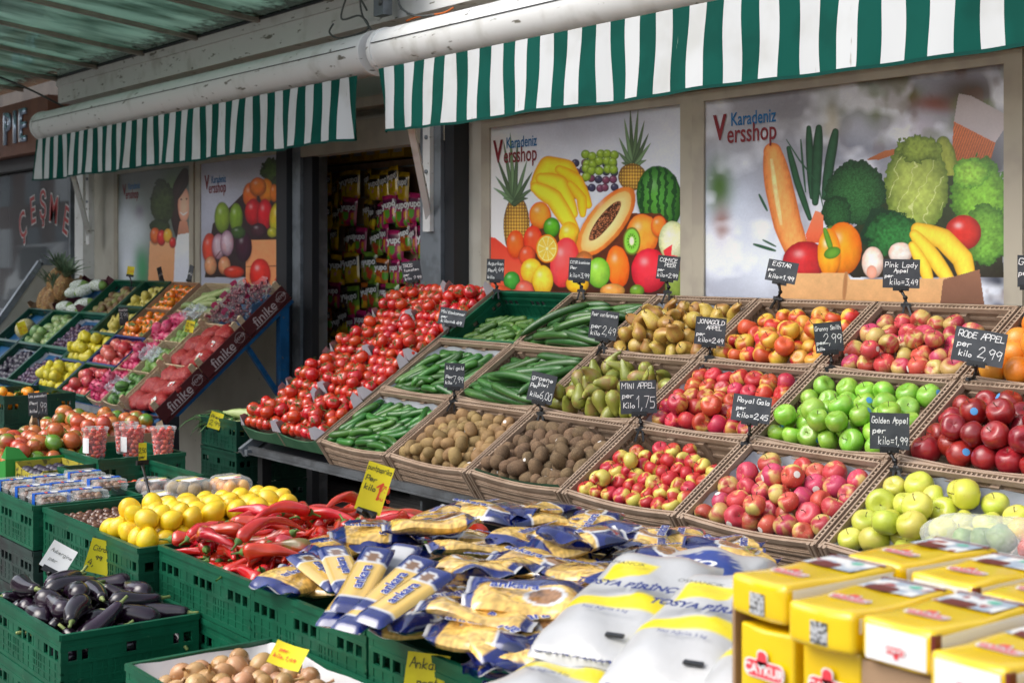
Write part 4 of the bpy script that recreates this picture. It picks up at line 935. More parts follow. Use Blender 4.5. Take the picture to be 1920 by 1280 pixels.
e = empty('netted_melon', mw=M2(K6x, D3, .13) @ T(.34, .16, .10)); tag(e, 'cream netted melon in the dark green crate at far left', 'melon'); b = MB(); b.lathe(sph_prof(.085, 14, 1.3), 22, 0, None, RY(1.3)); b.build('rind', mat('netted_rind', (.55, .50, .28), .6, (.34, .33, .16), 60, (.48, .55), bump=.5, bs=80), e)

# boxes printed finike with net bags and bagged grapes
m_fin = mat('maroon_box_card', (.085, .010, .012), .55, (.07, .009, .011), 8); m_finl = mat('pale_print', (.50, .42, .42), .6)
KX, FW, FD = -8.53, .55, .372
m_redn = mat('red_net', (.26, .007, .011), .55, (.36, .05, .035), 90, (.5, .6), rv=.12, bump=.5, bs=160)
def lumpbag(name, lx, ly, lz, m, rs, n=24, rf=.35, sub=None):
    "a sack bulging over what it holds"
    b = MB(); cs = [(Vector((rs.uniform(-.8, .8)*lx, rs.uniform(-.8, .8)*ly, rs.uniform(-.3, .9)*lz))) for _ in range(40)]; U, V = 26, 18; vs = []
    for i in range(V+1):
        a = PI*i/V
        for k in range(U):
            t = 2*PI*k/U; d = Vector((math.sin(a)*math.cos(t), math.sin(a)*math.sin(t), math.cos(a))); p = Vector((d.x*lx, d.y*ly, d.z*lz)); p = Vector((math.copysign(abs(d.x)**.75*lx, d.x), math.copysign(abs(d.y)**.75*ly, d.y), d.z*lz))
            b_ = max(0, max(math.exp(-((p-c).length/.024)**2) for c in cs)); vs.append(p*(1+.10*b_)+d*.006*b_)
    b.add(vs, [(i*U+k, (i+1)*U+k, (i+1)*U+(k+1) % U, i*U+(k+1) % U) for i in range(V) for k in range(U)], 0, True); return b
m_lab = mat('bag_label', (.68, .68, .66), .5, (.10, .10, .10), 60, (.62, .64)); m_labr = mat('bag_label_red', (.7, .06, .05), .5)
for rw in range(3):
    MW = M2(KX, rw*FD+.002, .10); e = empty('printed_fruit_box', mw=MW); tag(e, ['lowest', 'middle', 'topmost'][rw]+' maroon box printed finike at the edge of the blue stand', 'box', 'maroon finike boxes')
    b = MB(); b.box(0, FW, 0, FD-.005, 0, .005); b.box(0, .006, 0, FD-.005, .005, .09); b.box(.006, FW-.006, FD-.013, FD-.005, .005, .10); b.build('tray_body', m_wood, e)
    b = MB(); b.box(FW-.006, FW, 0, FD-.006, -.012, .10); b.build('side_panel', m_fin, e); b = MB(); b.box(.0, FW-.007, -.006, 0, -.012, .055); b.build('front_panel', m_fin, e)
    for (px, py) in ((FW-.05, .004), (FW-.05, FD-.05), (.02, .004), (.02, FD-.05)):
        b = MB(); b.add([(px, py, 0), (px+.04, py, 0), (px+.04, py, .145), (px+.012, py+.03, .145), (px, py+.038, 0), (px+.04, py+.038, 0), (px+.04, py+.038, .145)], [(0, 1, 2, 3), (3, 2, 6), (1, 5, 6, 2), (4, 3, 6, 5), (0, 3, 4)]); b.build('corner_post', m_wood, e)
    lettering(e, 'finike', .088, m_finl, T(FW+.0012, .165, .045) @ RZ(PI/2) @ RX(PI/2), bold=.0006); b = MB(); b.box(FW, FW+.0014, .06, .25, .008, .012); b.build('underline', m_finl, e)
    lettering(e, 'DEMIR', .030, m_finl, T(FW+.0012, .315, .050) @ RZ(PI/2) @ RX(PI/2)); b = MB(); n = 18
    ring = [(FW+.0012, .315+.032*math.cos(2*PI*k/n), .050+.032*math.sin(2*PI*k/n)) for k in range(n+1)]
    for k in range(n): b.bar(ring[k], ring[k+1], .002, .0008, up=Vector((1, 0, 0)))
    b.build('emblem_ring', m_finl, e)
    rs = random.Random(rw+3)
    if rw < 2:
        for k in range(8):
            x, y = [(.10, .08), (.28, .07), (.45, .08), (.10, .20), (.28, .19), (.46, .20), (.18, .31), (.38, .31)][k]
            bag = empty('net_bag', mw=MW @ T(x, y, .060+.012*(k % 3)) @ RZ(rs.uniform(-.5, .5)) @ RX(rs.uniform(-.1, .2))); tag(bag, 'red net bag of small onions in the '+['lowest', 'middle'][rw]+' maroon box', 'net bag', 'red net bags of onions')
            lumpbag('net', .088, .062, .036, m_redn, rs).build('net', m_redn, bag)
            if k in (2, 5): b = MB(); b.add([(.0, -.03, .040), (.05, -.03, .038), (.05, .005, .043), (.0, .005, .045)], [(0, 1, 2, 3)]); b.add([(.03, -.025, .0425), (.046, -.025, .0415), (.046, -.01, .0445), (.03, -.01, .0455)], [(0, 1, 2, 3)], 1); b.build('paper_label', [m_lab, m_labr], bag)
# bagged grapes in the topmost box
m_grape = mat('red_grape', (.15, .025, .045), .3, (.24, .07, .08), 40, rv=.2, coat=.3); m_bagf = film('grape_bag_film', (.85, .85, .9), .10); m_bagp = mat('grape_bag_print', (.32, .02, .08), .4)
ico = MB(); ico.lathe(sph_prof(.0098, 6, 1.1), 8)
for k, (x, y, z, q) in enumerate(((.13, .09, .10, .3), (.36, .10, .10, 1.0), (.14, .26, .12, .1), (.40, .27, .12, .6), (.27, .18, .15, .8))):
    bag = empty('grape_bag', mw=M2(KX, 2*FD, .10) @ T(x, y, z) @ RZ(q)); tag(bag, 'open clear bag of small red grapes in the topmost maroon box', 'grape bag', 'bags of red grapes'); rs = random.Random(k)
    b = MB()
    for _ in range(80):
        p = Vector((rs.gauss(0, .045), rs.gauss(0, .032), rs.uniform(-.03, .04))); 
        if abs(p.x) > .09 or abs(p.y) > .065: continue
        b.add([Vector(v)+p for v in ico.v], ico.f, 0, True)
    o = b.build('grape', m_grape, bag); o['kind'] = 'stuff'
    b = MB(); U = 24; vs = []
    for (rr_, zz) in ((.30, -.04), (.85, -.03), (1.05, .0), (1.08, .03), (1.2, .055)):
        for c in range(U): t = 2*PI*c/U; wv = 1+.07*math.sin(c*3+k)+.05*math.sin(c*7); vs.append((.092*rr_*wv*math.cos(t), .068*rr_*wv*math.sin(t), zz+.008*math.sin(c*5)))
    b.add(vs, [(i*U+c, i*U+(c+1) % U, (i+1)*U+(c+1) % U, (i+1)*U+c) for i in range(4) for c in range(U)], 0, True)
    for f in range(len(b.f)): b.m[f] = 1 if (f//U == 3 and (f//2) % 4 == 0) else 0
    b.build('bag', [m_bagf, m_bagp], bag)

# ---------------------------------------------------------------- low front tables of green crates
HG = .155
def gstack(x0, x1, y0, y1, ztop, n, what, m=m_green, group='green crates on the front tables', where=''):
    for i in range(n):
        crate('g', T(x0, y0, ztop-HG-.157*i), x1-x0-.006, y1-y0-.006, HG, m if i == 0 or m is m_grey else m, ('green crate of '+what if i == 0 else ['', 'green crate directly under the '+what+' crate', 'green crate two below the '+what, 'lowest green crate beneath the '+what][i])+where, group)
    return T(x0, y0, ztop-HG)
ZR = .743
def gfill(x0, x1, y0, y1, ztop, n, what, protos, cnt, r, label, grp, up=None, rod=None, ang=None, seed=1, floor=.04, k=.9, hh=HG, rr=.08, m=m_green, tilt=.05, side=0):
    MW = gstack(x0, x1, y0, y1, ztop, n, what, m)
    spread(protos, pile(cnt, r, x1-x0-.03, y1-y0-.03, floor, hh, tilt, k, rod, seed, ang=ang, rr=None if rod else rr, side=side), MW @ T(.012, .012, 0), label, grp, up); return MW
gfill(-4.925, -4.43, 1.67, 2.07, ZR-.005, 4, 'chestnuts', CHE, 150, .0165, 'shiny brown chestnut in the green crate left of the lemons', 'chestnuts', None, None, None, 101, .105, tilt=0)
gfill(-4.43, -4.05, 1.66, 2.28, ZR-.005, 4, 'lemons', LEM, 96, .0335, 'bright yellow lemon heaped beside the red peppers', 'lemons', None, None, None, 102, .13, .36, HG+.04, .08, m_green, .0)
gstack(-4.045, -3.435, 1.72, 2.12, ZR, 4, 'red peppers'); gstack(-4.045, -3.435, 2.13, 2.53, ZR, 1, 'red peppers behind the first')
spread(PEP, pile(165, .0222, .57, .78, .115, HG+.03, 0, .5, (5, .043), 103, kf=.5, iters=120), T(-4.03, 1.735, ZR-HG), 'long pointed red pepper heaped between the lemons and the pasta', 'red pointed peppers', 'rod')
gfill(-4.33, -3.735, 1.315, 1.715, .60, 4, 'aubergines', EGG, 58, .0295, 'glossy black purple aubergine in the front left crate', 'aubergines', 'rod', (5, .029), None, 105, .06, .5, HG)
MW = gstack(-3.29, -2.69, 1.315, 1.715, .628, 4, 'small onions')
m_lin2 = mat('white_liner', (.66, .66, .66), .7, (.55, .55, .56), 8, bump=.25, bs=12)
b = MB(); gx = [.014, .03, .08, .2, .3, .4, .52, .565, .578]; gy = [.014, .03, .08, .2, .32, .365, .38]
vs = [(x, y, .07 + (.078 if i in (0, 8) or j in (0, 6) else (.045 if i in (1, 7) or j in (1, 5) else 0))+.005*math.sin(x*40+y*31)) for i, x in enumerate(gx) for j, y in enumerate(gy)]
b.add(vs, [(i*7+j, (i+1)*7+j, (i+1)*7+j+1, i*7+j+1) for i in range(8) for j in range(6)], 0, True); lo = b.build('paper_liner', m_lin2, None, MW); tag(lo, 'white paper lining the onion crate', 'liner')
spread(ONI, pile(120, .0245, .50, .31, .078, HG, .05, .8, None, 106, rr=.14), MW @ T(.045, .045, 0), 'small golden brown onion in the white lined front crate', 'small onions', None)
gstack(-3.43, -2.835, 1.715, 2.115, ZR, 4, 'spaghetti and pasta bags'); gstack(-2.83, -2.235, 1.715, 2.115, ZR, 4, 'pasta bags beside the rice sacks', where='')
# base tables behind/under
def table(x0, x1, y0, y1, z, label):
    t = empty('low_table', ((x0+x1)/2, (y0+y1)/2, 0)); tag(t, label, 'table'); O_ = T(-(x0+x1)/2, -(y0+y1)/2, 0)
    b = MB(); b.box(x0, x1, y0, y1, z-.03, z); b.build('tabletop', m_cardb, t, O_)
    for x in (x0+.04, x1-.04):
        for y in (y0+.04, y1-.04): b = MB(); b.box(x-.02, x+.02, y-.02, y+.02, 0, z-.03); b.build('leg', m_black, t, O_)
table(-3.43, -1.0, 2.125, 2.62, ZR-.06, 'low table under the rear pasta bags'); table(-2.2, -.4, 1.50, 2.11, ZR-.05, 'low table under the rice sacks and tea packs')
table(-4.43, -4.06, 2.29, 2.55, ZR-HG, 'small table behind the lemons'); table(-7.6, -4.9, 2.09, 2.62, ZR-HG-.01, 'low table carrying the punnets and ripening tomatoes')
# left cluster
gstack(-5.53, -4.935, 1.64, 2.04, ZR, 1, 'plastic punnets')
for i in range(3): crate('g', T(-5.53, 1.64, ZR-HG*2-.004-.157*i), .589, .394, HG, m_grey, ['dark grey crate under the punnets', 'second dark grey crate under the punnets', 'lowest dark grey crate under the punnets'][i], 'dark grey crates')
MW = gstack(-5.95, -5.36, 2.08, 2.48, ZR-.02, 1, 'red cherry tomatoes'); CHT = [fruit('cherry_tomato', m_cher, sph_prof(.017, 10, 1.15), 14, None, None, 'cherry tomato')]
spread(CHT, pile(110, .017, .56, .37, .05, HG, .0, .9, None, 107), MW @ T(.012, .012, 0), 'small red cherry tomato in the crate at the left edge behind the punnets', 'cherry tomatoes', None)
gstack(-6.45, -5.90, 2.24, 2.64, ZR, 1, 'packed cherry tomato cups')
m_gbox = mat('bright_green_card', (.02, .24, .03), .6); m_ybox = mat('yellow_black_print', (.38, .32, .03), .6, (.10, .09, .02), 30, (.5, .6))
e = tray(T(-6.95, 1.98, ZR-HG+.0), .62, .42, .13, 'bright green card box of ripening tomatoes', 'tomato boxes', mf=m_gbox, tabs=True, mt=m_gbox, q=.08)
spread(TG, pile(88, .037, .60, .40, .07, .14, 0, .30, None, 108, rr=.12), T(-6.94, 1.99, ZR-HG), 'part green part orange tomato heaped in the nearer green box', 'ripening tomatoes', None)
e = tray(T(-7.35, 2.42, ZR-HG+.10), .80, .40, .07, 'second box of ripening tomatoes behind the green one', 'tomato boxes', mf=m_cardb, tabs=True, mt=m_wood)
spread(TG, pile(84, .037, .78, .38, .02, .09, 0, .34, None, 109, rr=.12), T(-7.34, 2.43, ZR-HG+.10), 'part green part orange tomato heaped in the farther box', 'ripening tomatoes', None)
e = tray(T(-6.32, 2.02, ZR-HG+.0), .36, .21, .12, 'small box with yellow and black lettering in front of the green crate', 'tomato boxes', mf=m_ybox, tabs=False, mt=m_wood, txt=('EMPERADOR', .055, m_black))
spread(PLD, pile(26, .026, .34, .19, .05, .12, 0, .8, None, 119), T(-6.31, 2.03, ZR-HG), 'dark plum in the small yellow and black lettered box', 'dark plums in the lettered box', None)
MW = T(-8.45, 2.45, .85-HG); gstack(-8.45, -7.85, 2.45, 2.85, .85, 4, 'tangerines with leaves', m_dgreen)
spread(TAN, pile(60, .032, .57, .37, .07, HG, 0, .6, None, 110), MW @ T(.012, .012, 0), 'small orange tangerine with leaves at the left picture edge', 'tangerines', .8)
# ---------------------------------------------------------------- price boards
def board(uv, y, size, roll, yaw, tiltb, lines, label, base=None, mcard=None, mink=None, sw=.0026, clip=True, curl=0, cat='price board', group=None, extra=None):
    """card centred at the place seen at uv (depth plane y), size in photo pixels there; base = where its clip grips"""
    c = P(uv[0], uv[1], y=y); t = y/(.60135+.79898*(uv[0]-960)/FOC); k = t/FOC; W, H = size[0]*k, size[1]*k
    fw = math.atan2(c.x, c.y)    # turn towards the shopper's side
    Mw = T(*c) @ RZ(-fw+R(yaw)) @ RX(R(90-tiltb)) @ RZ(R(roll))
    e = empty('price_board' if cat == 'price board' else 'price_card', mw=Mw); tag(e, label, cat, group)
    b = MB(); n = 6
    if curl:
        vs = [(-W/2+W*i/n, H*s/2, curl*(2*i/n-1)**2) for i in range(n+1) for s in (-1, 1)]; b.add(vs, [(2*i, 2*i+2, 2*i+3, 2*i+1) for i in range(n)], 0, True)
    else: b.box(-W/2, W/2, -H/2, H/2, -.003, 0)
    b.build('card', mcard or m_slate, e)
    b = MB(); L_ = [(s, -W/2+min(x, .5)*W, -H/2+yy_*H, h*H) for s, x, yy_, h in lines]
    for (s_, x_, y_, h_) in L_:      # narrow the hand if the line would run off the card
        h_ *= .88; sw = min(sw, .0024); wl = sum((NARROW.get(ch, 5)+1.25)*h_/7*.92 for ch in s_); fit = min(1, (W*.47-x_)/wl); q = MB(); writing(q, [(s_, 0, 0, h_)], sw, .10, .0012+(curl*.6 if curl else 0))
        b.add([(v[0]*fit+x_, v[1]+y_, v[2]) for v in q.v], q.f)
    b.build('writing', mink or m_chalk, e)
    if extra: extra(e, W, H)
    if clip:
        iv = Mw.inverted()
        q = MB(); q.box(-.028, .028, -H/2-.010, -H/2+.008, -.006, .004); q.box(-.022, .022, -H/2-.004, -H/2+.004, .004, .007); q.build('card_clip', m_black, e)
        if base is not None:
            bp = iv @ Vector(base); top = Vector((0, -H/2-.008, -.001)); mid = top.lerp(bp, .5)+Vector((.006, 0, -.006))
            q = MB(); q.tube([top, mid, bp], [.006, .0045, .006], 6)
            for p_ in (top, mid): q.lathe([(0, -.009), (.0075, -.005), (.009, 0), (.0075, .005), (0, .009)], 8, M=T(*p_))
            q.build('arm', m_black, e)
            d = (bp-mid).normalized(); q = MB()
            for s in (-1, 1): q.bar(bp-d*.01+Vector((s*.004, 0, 0)), bp+d*.045+Vector((s*.016, 0, 0)), .007, .018)
            q.bar(bp+Vector((-.018, 0, .0)), bp+Vector((.018, 0, 0)), .012, .02); q.build('clamp', m_black, e)
    return e
def cor(col, row):   # crate corner on the stand, rim height
    s = row*ROW; return Vector((XC[col], YF+s*math.cos(SL), ZF+s*math.sin(SL)+.01))
B = 'chalk price board reading '
Yb, Ym, Yf = 4.17, 3.86, 3.50
board((929, 506), Yb, (33, 41), -2, 0, 5, [('Augurken', .06, .72, .17), ('Per', .08, .40, .16), ('4,49', .42, .42, .22), ('kilo', .08, .10, .15)], 'small '+B+'Augurken above the green gherkin crate', (P(931, 545, y=Yb)))
board((1087, 505), Yb, (41, 43), -3, -3, 5, [('CITIR komkom', .05, .74, .14), ('Per', .08, .50, .14), ('kilo=3,99', .08, .15, .20)], B+'CITIR komkommer above the back row cucumbers', P(1090, 545, y=Yb))
board((1253, 502), Yb, (42, 45), -6, -4, 5, [('COMICE', .10, .74, .17), ('PEER', .34, .54, .16), ('per', .06, .34, .13), ('kilo=2,99', .06, .10, .19)], B+'COMICE PEER above the russet pears', P(1252, 548, y=Yb))
board((1466, 509), Yb, (57, 41), -10, -8, 14, [('EISTAR', .16, .72, .21), ('per', .06, .46, .15), ('kilo=1,99', .12, .14, .22)], B+'EISTAR above the yellow red apples', P(1459, 560, y=Yb))
board((1690, 513), Yb, (67, 54), -1, -4, 3, [('Pink Lady', .06, .72, .20), ('Appel', .30, .54, .15), ('per', .06, .36, .14), ('kilo=3,49', .20, .12, .22)], B+'Pink Lady Appel above the dusky pink apples', P(1699, 572, y=Yb))
board((1929, 508), Yb, (40, 60), 0, 0, 3, [('Gr', .06, .70, .24), ('per', .06, .36, .18)], 'price board starting with G cut off by the right edge', P(1932, 572, y=Yb))
board((772, 508), 4.12, (36, 37), 8, 4, 4, [('TROS', .06, .72, .18), ('tomaten', .12, .50, .15), ('per', .06, .28, .14), ('kilo 2,99', .10, .06, .18)], B+'TROS TOMATEN in the dark doorway behind the tomatoes', P(770, 552, y=4.12))
board((848, 594), 3.90, (50, 33), -10, -4, 22, [('Mini Komkommer', .06, .66, .20), ('per', .10, .38, .17), ('kilo=4,49', .12, .10, .22)], 'tilted '+B+'Mini Komkommer at the left of the gherkins', P(832, 633, y=3.88))
board((1132, 609), Ym+.02, (53, 54), -7, -5, 5, [('Peer conference', .04, .78, .16), ('per', .08, .36, .17), ('kilo', .08, .12, .16), ('2,49', .48, .18, .30)], B+'Peer conference between the cucumbers and russet pears', P(1130, 652, y=Ym))
board((1332, 621), Ym, (57, 52), -5, -3, 5, [('JONAGOLD', .06, .76, .17), ('APPEL', .36, .56, .16), ('per', .06, .32, .15), ('kilo=2,49', .14, .10, .19)], B+'JONAGOLD APPEL between the russet pears and the yellow red apples', P(1330, 670, y=Ym))
board((1554, 632), Ym, (52, 56), 6, 8, 3, [('Granny Smith', .04, .74, .16), ('2,99', .30, .30, .34), ('per', .05, .28, .14), ('kilo', .05, .08, .12)], B+'Granny Smith at the left of the dusky pink apples', P(1556, 690, y=Ym))
board((1836, 650), Ym-.05, (94, 64), -9, -6, 8, [('RODE APPEL', .07, .72, .20), ('per', .08, .44, .20), ('kilo', .14, .16, .18), ('2,99', .50, .20, .32)], 'largest '+B+'RODE APPEL at the left of the oranges', P(1822, 712, y=Ym), sw=.003)
board((852, 704), Yf, (38, 47), -3, 0, 4, [('kiwi gold', .10, .74, .16), ('Per', .08, .38, .15), ('kilo', .08, .16, .13), ('7,99', .44, .24, .26)], B+'kiwi gold between the snack and long cucumbers', P(850, 752, y=Yf))
board((1016, 727), Yf, (50, 55), -12, -14, 4, [('groene', .06, .74, .18), ('kiwi', .34, .56, .15), ('Per', .06, .46, .15), ('kilo', .12, .16, .16), ('6,00', .50, .14, .28)], B+'groene kiwi in front of the long cucumbers', P(1015, 776, y=Yf))
board((1197, 744), Yf, (68, 62), 2, 4, 6, [('MINI APPEL', .05, .76, .18), ('per', .06, .48, .17), ('Kilo', .08, .18, .17), ('1,75', .44, .18, .38)], B+'MINI APPEL between the long pears and the bright red apples', P(1201, 805, y=Yf), sw=.003)
board((1409, 766), Yf, (72, 50), -6, -6, 12, [('Royal Gala', .12, .70, .20), ('per', .12, .42, .17), ('kilo=2,45', .16, .14, .22)], B+'Royal Gala at the left of the bright green apples', P(1399, 832, y=Yf))
board((1668, 808), Yf-.03, (72, 68), 0, -2, 3, [('Golden Appel', .05, .72, .19), ('per', .08, .44, .17), ('kilo=1,99', .22, .14, .24)], B+'Golden Appel between the green and dark red apples', P(1680, 880, y=Yf-.03), sw=.003)
board((71, 757), 2.35, (34, 43), 2, 0, 4, [('Los pomodori', .03, .80, .13), ('Per', .08, .48, .15), ('kilo', .08, .14, .14), ('1,99', .40, .16, .46)], B+'Los pomodori above the ripening tomatoes', P(73, 835, y=2.35))
board((232, 592), 3.86, (17, 32), 3, 10, 4, [('bloemetjes', .02, .80, .12), ('3,99', .08, .38, .32)], 'narrow chalk price board reading 3,99 beside the yellow pears', P(236, 630, y=3.86))
board((301, 514), 4.22, (14, 27), 14, 55, 4, [('per kilo', .1, .4, .2)], 'dark price board seen nearly edge on behind the yellow pears', P(305, 540, y=4.22))
board((357, 512), 4.22, (14, 30), -14, -55, 4, [('per kilo', .1, .4, .2)], 'dark price board seen nearly edge on behind the persimmons', P(356, 540, y=4.22))
board((158, 605), 3.97, (20, 30), -10, 0, 14, [('per kilo', .1, .5, .2), ('2,99', .1, .1, .3)], 'grey blue price board lying against the netted fruit', None, mcard=m_steel, clip=False)
def blob(e, W, H):
    b = MB(); n = 12; rx = H*.12; b.add([(W*.38+rx*math.cos(2*PI*k/n), H*.02+rx*math.sin(2*PI*k/n), .0008) for k in range(n)], [tuple(range(n))]); b.build('red_dot', m_redink, e)
Y_ = 'yellow price card '
def paprika(e, W, H):
    blob(e, W, H); b = MB(); writing(b, [('1', .05*W, -.22*H, .36*H)], .005, .1, .0022); writing(b, [('75', .22*W, -.02*H, .12*H), ('euro', .2*W, -.2*H, .09*H)], .002, .1, .0022); b.build('red_writing', m_redink, e)
board((64, 580), 3.98, (15, 20), 4, 0, 5, [('per kg', .1, .5, .25), ('2,99', .1, .1, .3)], Y_+'on the empty dark green crate at far left', None, m_yel, m_redink, .0035, False, .003, 'price card')
board((42, 615), 3.70, (16, 24), 18, 10, 5, [('per kg', .1, .5, .25), ('2,99', .1, .1, .3)], Y_+'beside the netted melon', None, m_yel, m_redink, .0035, False, .003, 'price card')
board((245, 508), 4.18, (13, 17), -8, 0, 5, [('2,49', .1, .3, .35)], Y_+'on a black clip behind the green brown kiwis', P(247, 540, y=4.18), m_yel, m_redink, .0035, True, .002, 'price card')
board((356, 612), 3.80, (16, 22), -12, 0, 10, [('2,99', .1, .5, .3), ('kg', .1, .1, .25)], Y_+'on the plastic bags left of the bagged grapes', None, m_yel, m_ink, .0035, False, .003, 'price card')
board((404, 788), 3.20, (24, 31), -18, 0, 5, [('Prei', .1, .62, .2), ('2,99', .1, .2, .3)], Y_+'hanging on the crate of corn', None, m_yel, m_ink, .003, False, .003, 'price card')
board((267, 848), 2.20, (19, 36), -3, 40, 4, [('2,50', .05, .5, .25), ('per', .1, .2, .18)], Y_+'on a tall black clip above the punnets', P(281, 930, y=2.12), m_yel, m_ink, .003, True, .002, 'price card')
board((702, 915), 2.02, (52, 92), -20, 14, 6, [('puntpaprika', .04, .84, .12), ('Per', .08, .62, .12), ('kilo', .12, .44, .12)], Y_+'reading puntpaprika stuck in the red peppers', P(690, 965, y=2.00), m_yel, m_ink, .0022, True, .003, 'price card', extra=paprika)
board((187, 1043), 1.64, (46, 62), -18, 6, 6, [('Citroen', .16, .66, .17), ('4,', .10, .22, .20), ('99', .34, .40, .14)], Y_+'reading Citroen leaning on the lemon crate', None, m_yel, m_ink, .0022, False, .004, 'price card', extra=blob)
board((110, 1046), 1.55, (50, 52), -32, 0, 20, [('Aubergine', .1, .62, .15), ('per', .2, .3, .16)], 'white price card held by a black clip over the aubergines', P(75, 1150, y=1.50), m_wcard, m_ink, .0012, True, .003, 'price card')
board((540, 1230), 1.52, (64, 52), -24, 0, 50, [('per', .2, .6, .16), ('kilo 1,49', .1, .3, .17)], Y_+'lying on the small onions', None, m_yel, m_redink, .0016, False, .004, 'price card')
board((800, 1262), 1.70, (80, 74), -8, 0, 8, [('Ankara', .08, .62, .28), ('pasta', .3, .2, .2)], Y_+'reading Ankara on the pasta crate front', None, m_yel, m_ink, .0028, False, .003, 'price card')
# ---------------------------------------------------------------- pasta bags
def attr_mesh(name, vs, fs, cols, m, smooth=True):
    me = bpy.data.meshes.new(name); me.from_pydata([tuple(v) for v in vs], [], fs); me.materials.append(m)
    ca = me.color_attributes.new('col', 'FLOAT_COLOR', 'POINT'); a = np.ones((len(vs), 4), np.float32); a[:, :3] = cols; ca.data.foreach_set('color', a.ravel())
    me.polygons.foreach_set('use_smooth', [smooth]*len(me.polygons)); me.update(); return me
m_bagp2 = mat('printed_pasta_bag', (1, 1, 1), .16, attr='col', coat=1, bump=.32, bs=22, rv=.06, spec=.6)
m_logo = mat('blue_print', (.02, .05, .30), .4); m_wpr = mat('white_print', (.75, .75, .75), .4)
NAVY = np.array((.004, .013, .125)); GOLD = np.array((.70, .44, .12)); WHT = np.array((.62, .62, .62)); DNAV = np.array((.006, .012, .06))
def hash2(i, j): return (math.sin(i*12.9898+j*78.233)*43758.5453) % 1
def vnoise(x, y):
    i, j = math.floor(x), math.floor(y); fx, fy = x-i, y-j; fx = fx*fx*(3-2*fx); fy = fy*fy*(3-2*fy)
    return (hash2(i, j)*(1-fx)+hash2(i+1, j)*fx)*(1-fy)+(hash2(i, j+1)*(1-fx)+hash2(i+1, j+1)*fx)*fy
def bagmesh(L, W, H, seed, style):
    U, V = 46, 30; top, bot, cols = [], [], []
    vs = []; cl = []; fs = []
    for side in (1, -1):
        for i in range(U+1):
            f = i/U; x = (f-.5)*L
            for j in range(V+1):
                g_ = j/V; pinch = min(1, f/.16, (1-f)/.16); pw = .80+.20*math.sin(PI/2*max(0, pinch))
                y = (g_-.5)*W*pw*(1+.03*math.sin(f*9+seed)); e = max(0, min(1, (f-.05)/.16, (.95-f)/.16)); e = math.sin(PI/2*e)**.8
                hh = H/2*e*max(0, 1-(2*g_-1)**2)**.45
                lum = vnoise(f*L/.016+seed*9, g_*W/.016)*.5+vnoise(f*L/.035, g_*W/.035+seed)*.5
                z = side*(hh*(.90+.26*(lum-.4)))+.006*math.sin(f*8+seed*2+g_*3)+(1-e)*.008*math.sin(g_*9+seed*3)
                xj = x+.004*vnoise(g_*9, f*5+seed)
                vs.append((xj, y, z))
                n_ = vnoise(f*L/.006+seed*5, g_*W/.006); c = GOLD*(.50+1.0*n_); c = c*(1, 1.0+.05*n_, 1)
                if style == 0: zone = 1 if f < .16 else (2 if f > .60 else 0)
                elif style == 1: zone = 1 if (f < .10 or f > .86) else 0
                elif style == 2: zone = 1 if f < .55 else 0
                else: zone = 1 if (g_ > .62) else (1 if f < .1 else 0)
                if side < 0: zone = 1 if abs(g_-.5) < .3 else zone
                if zone: c = NAVY*(.8+.5*vnoise(f*14, g_*10+seed)) if zone == 1 else (NAVY if vnoise(f*8+seed, g_*6) > .38 else DNAV)
                if f < .025 or f > .975: c = WHT*.75 if style != 2 else NAVY
                # white edge line between film window and print
                if style == 0 and abs(f-.60) < .013: c = WHT
                if style == 2 and abs(f-.55) < .012: c = WHT
                # round picture patch
                px, py = (.70, .5) if style in (0, 1) else (.66, .35)
                rr_ = ((f-px)*L/.045)**2+((g_-py)*W/.032)**2
                if rr_ < 1 and side > 0: c = WHT
                if rr_ < .6 and side > 0: c = np.array((.20, .10, .04))*(1+vnoise(f*80, g_*60))
                cl.append(c)
    K = (U+1)*(V+1)
    for s_ in (0, 1):
        for i in range(U):
            for j in range(V):
                a = s_*K+i*(V+1)+j; q = (a, a+V+1, a+V+2, a+1); fs.append(q if s_ == 0 else q[::-1])
    return attr_mesh('bag_film', vs, fs, np.array(cl), m_bagp2)
def logo_text(par, s, size, x, y, z, rz=0, m=m_logo, h=True):
    if h: lettering(par, s, size, m_wpr, T(x, y, z) @ RZ(rz), bold=.002)
    lettering(par, s, size, m, T(x, y, z+.0012) @ RZ(rz), bold=.0006)
PB = []
for j in range(4):
    e = empty('pasta_bag'); mobj('film', bagmesh(.255, .150, .046, j*1.7+1, j), e)
    tx = [-.035, .02, .07, -.02][j]; lettering(e, 'ankara', .038, m_wpr, T(tx, -.01, .0300) @ RZ([0, 0, PI/2, 0][j]), bold=.0022); lettering(e, 'ankara', .038, m_logo, T(tx, -.01, .0308) @ RZ([0, 0, PI/2, 0][j]), bold=.0006)
    PB.append(proto(e, 'pasta bag'))
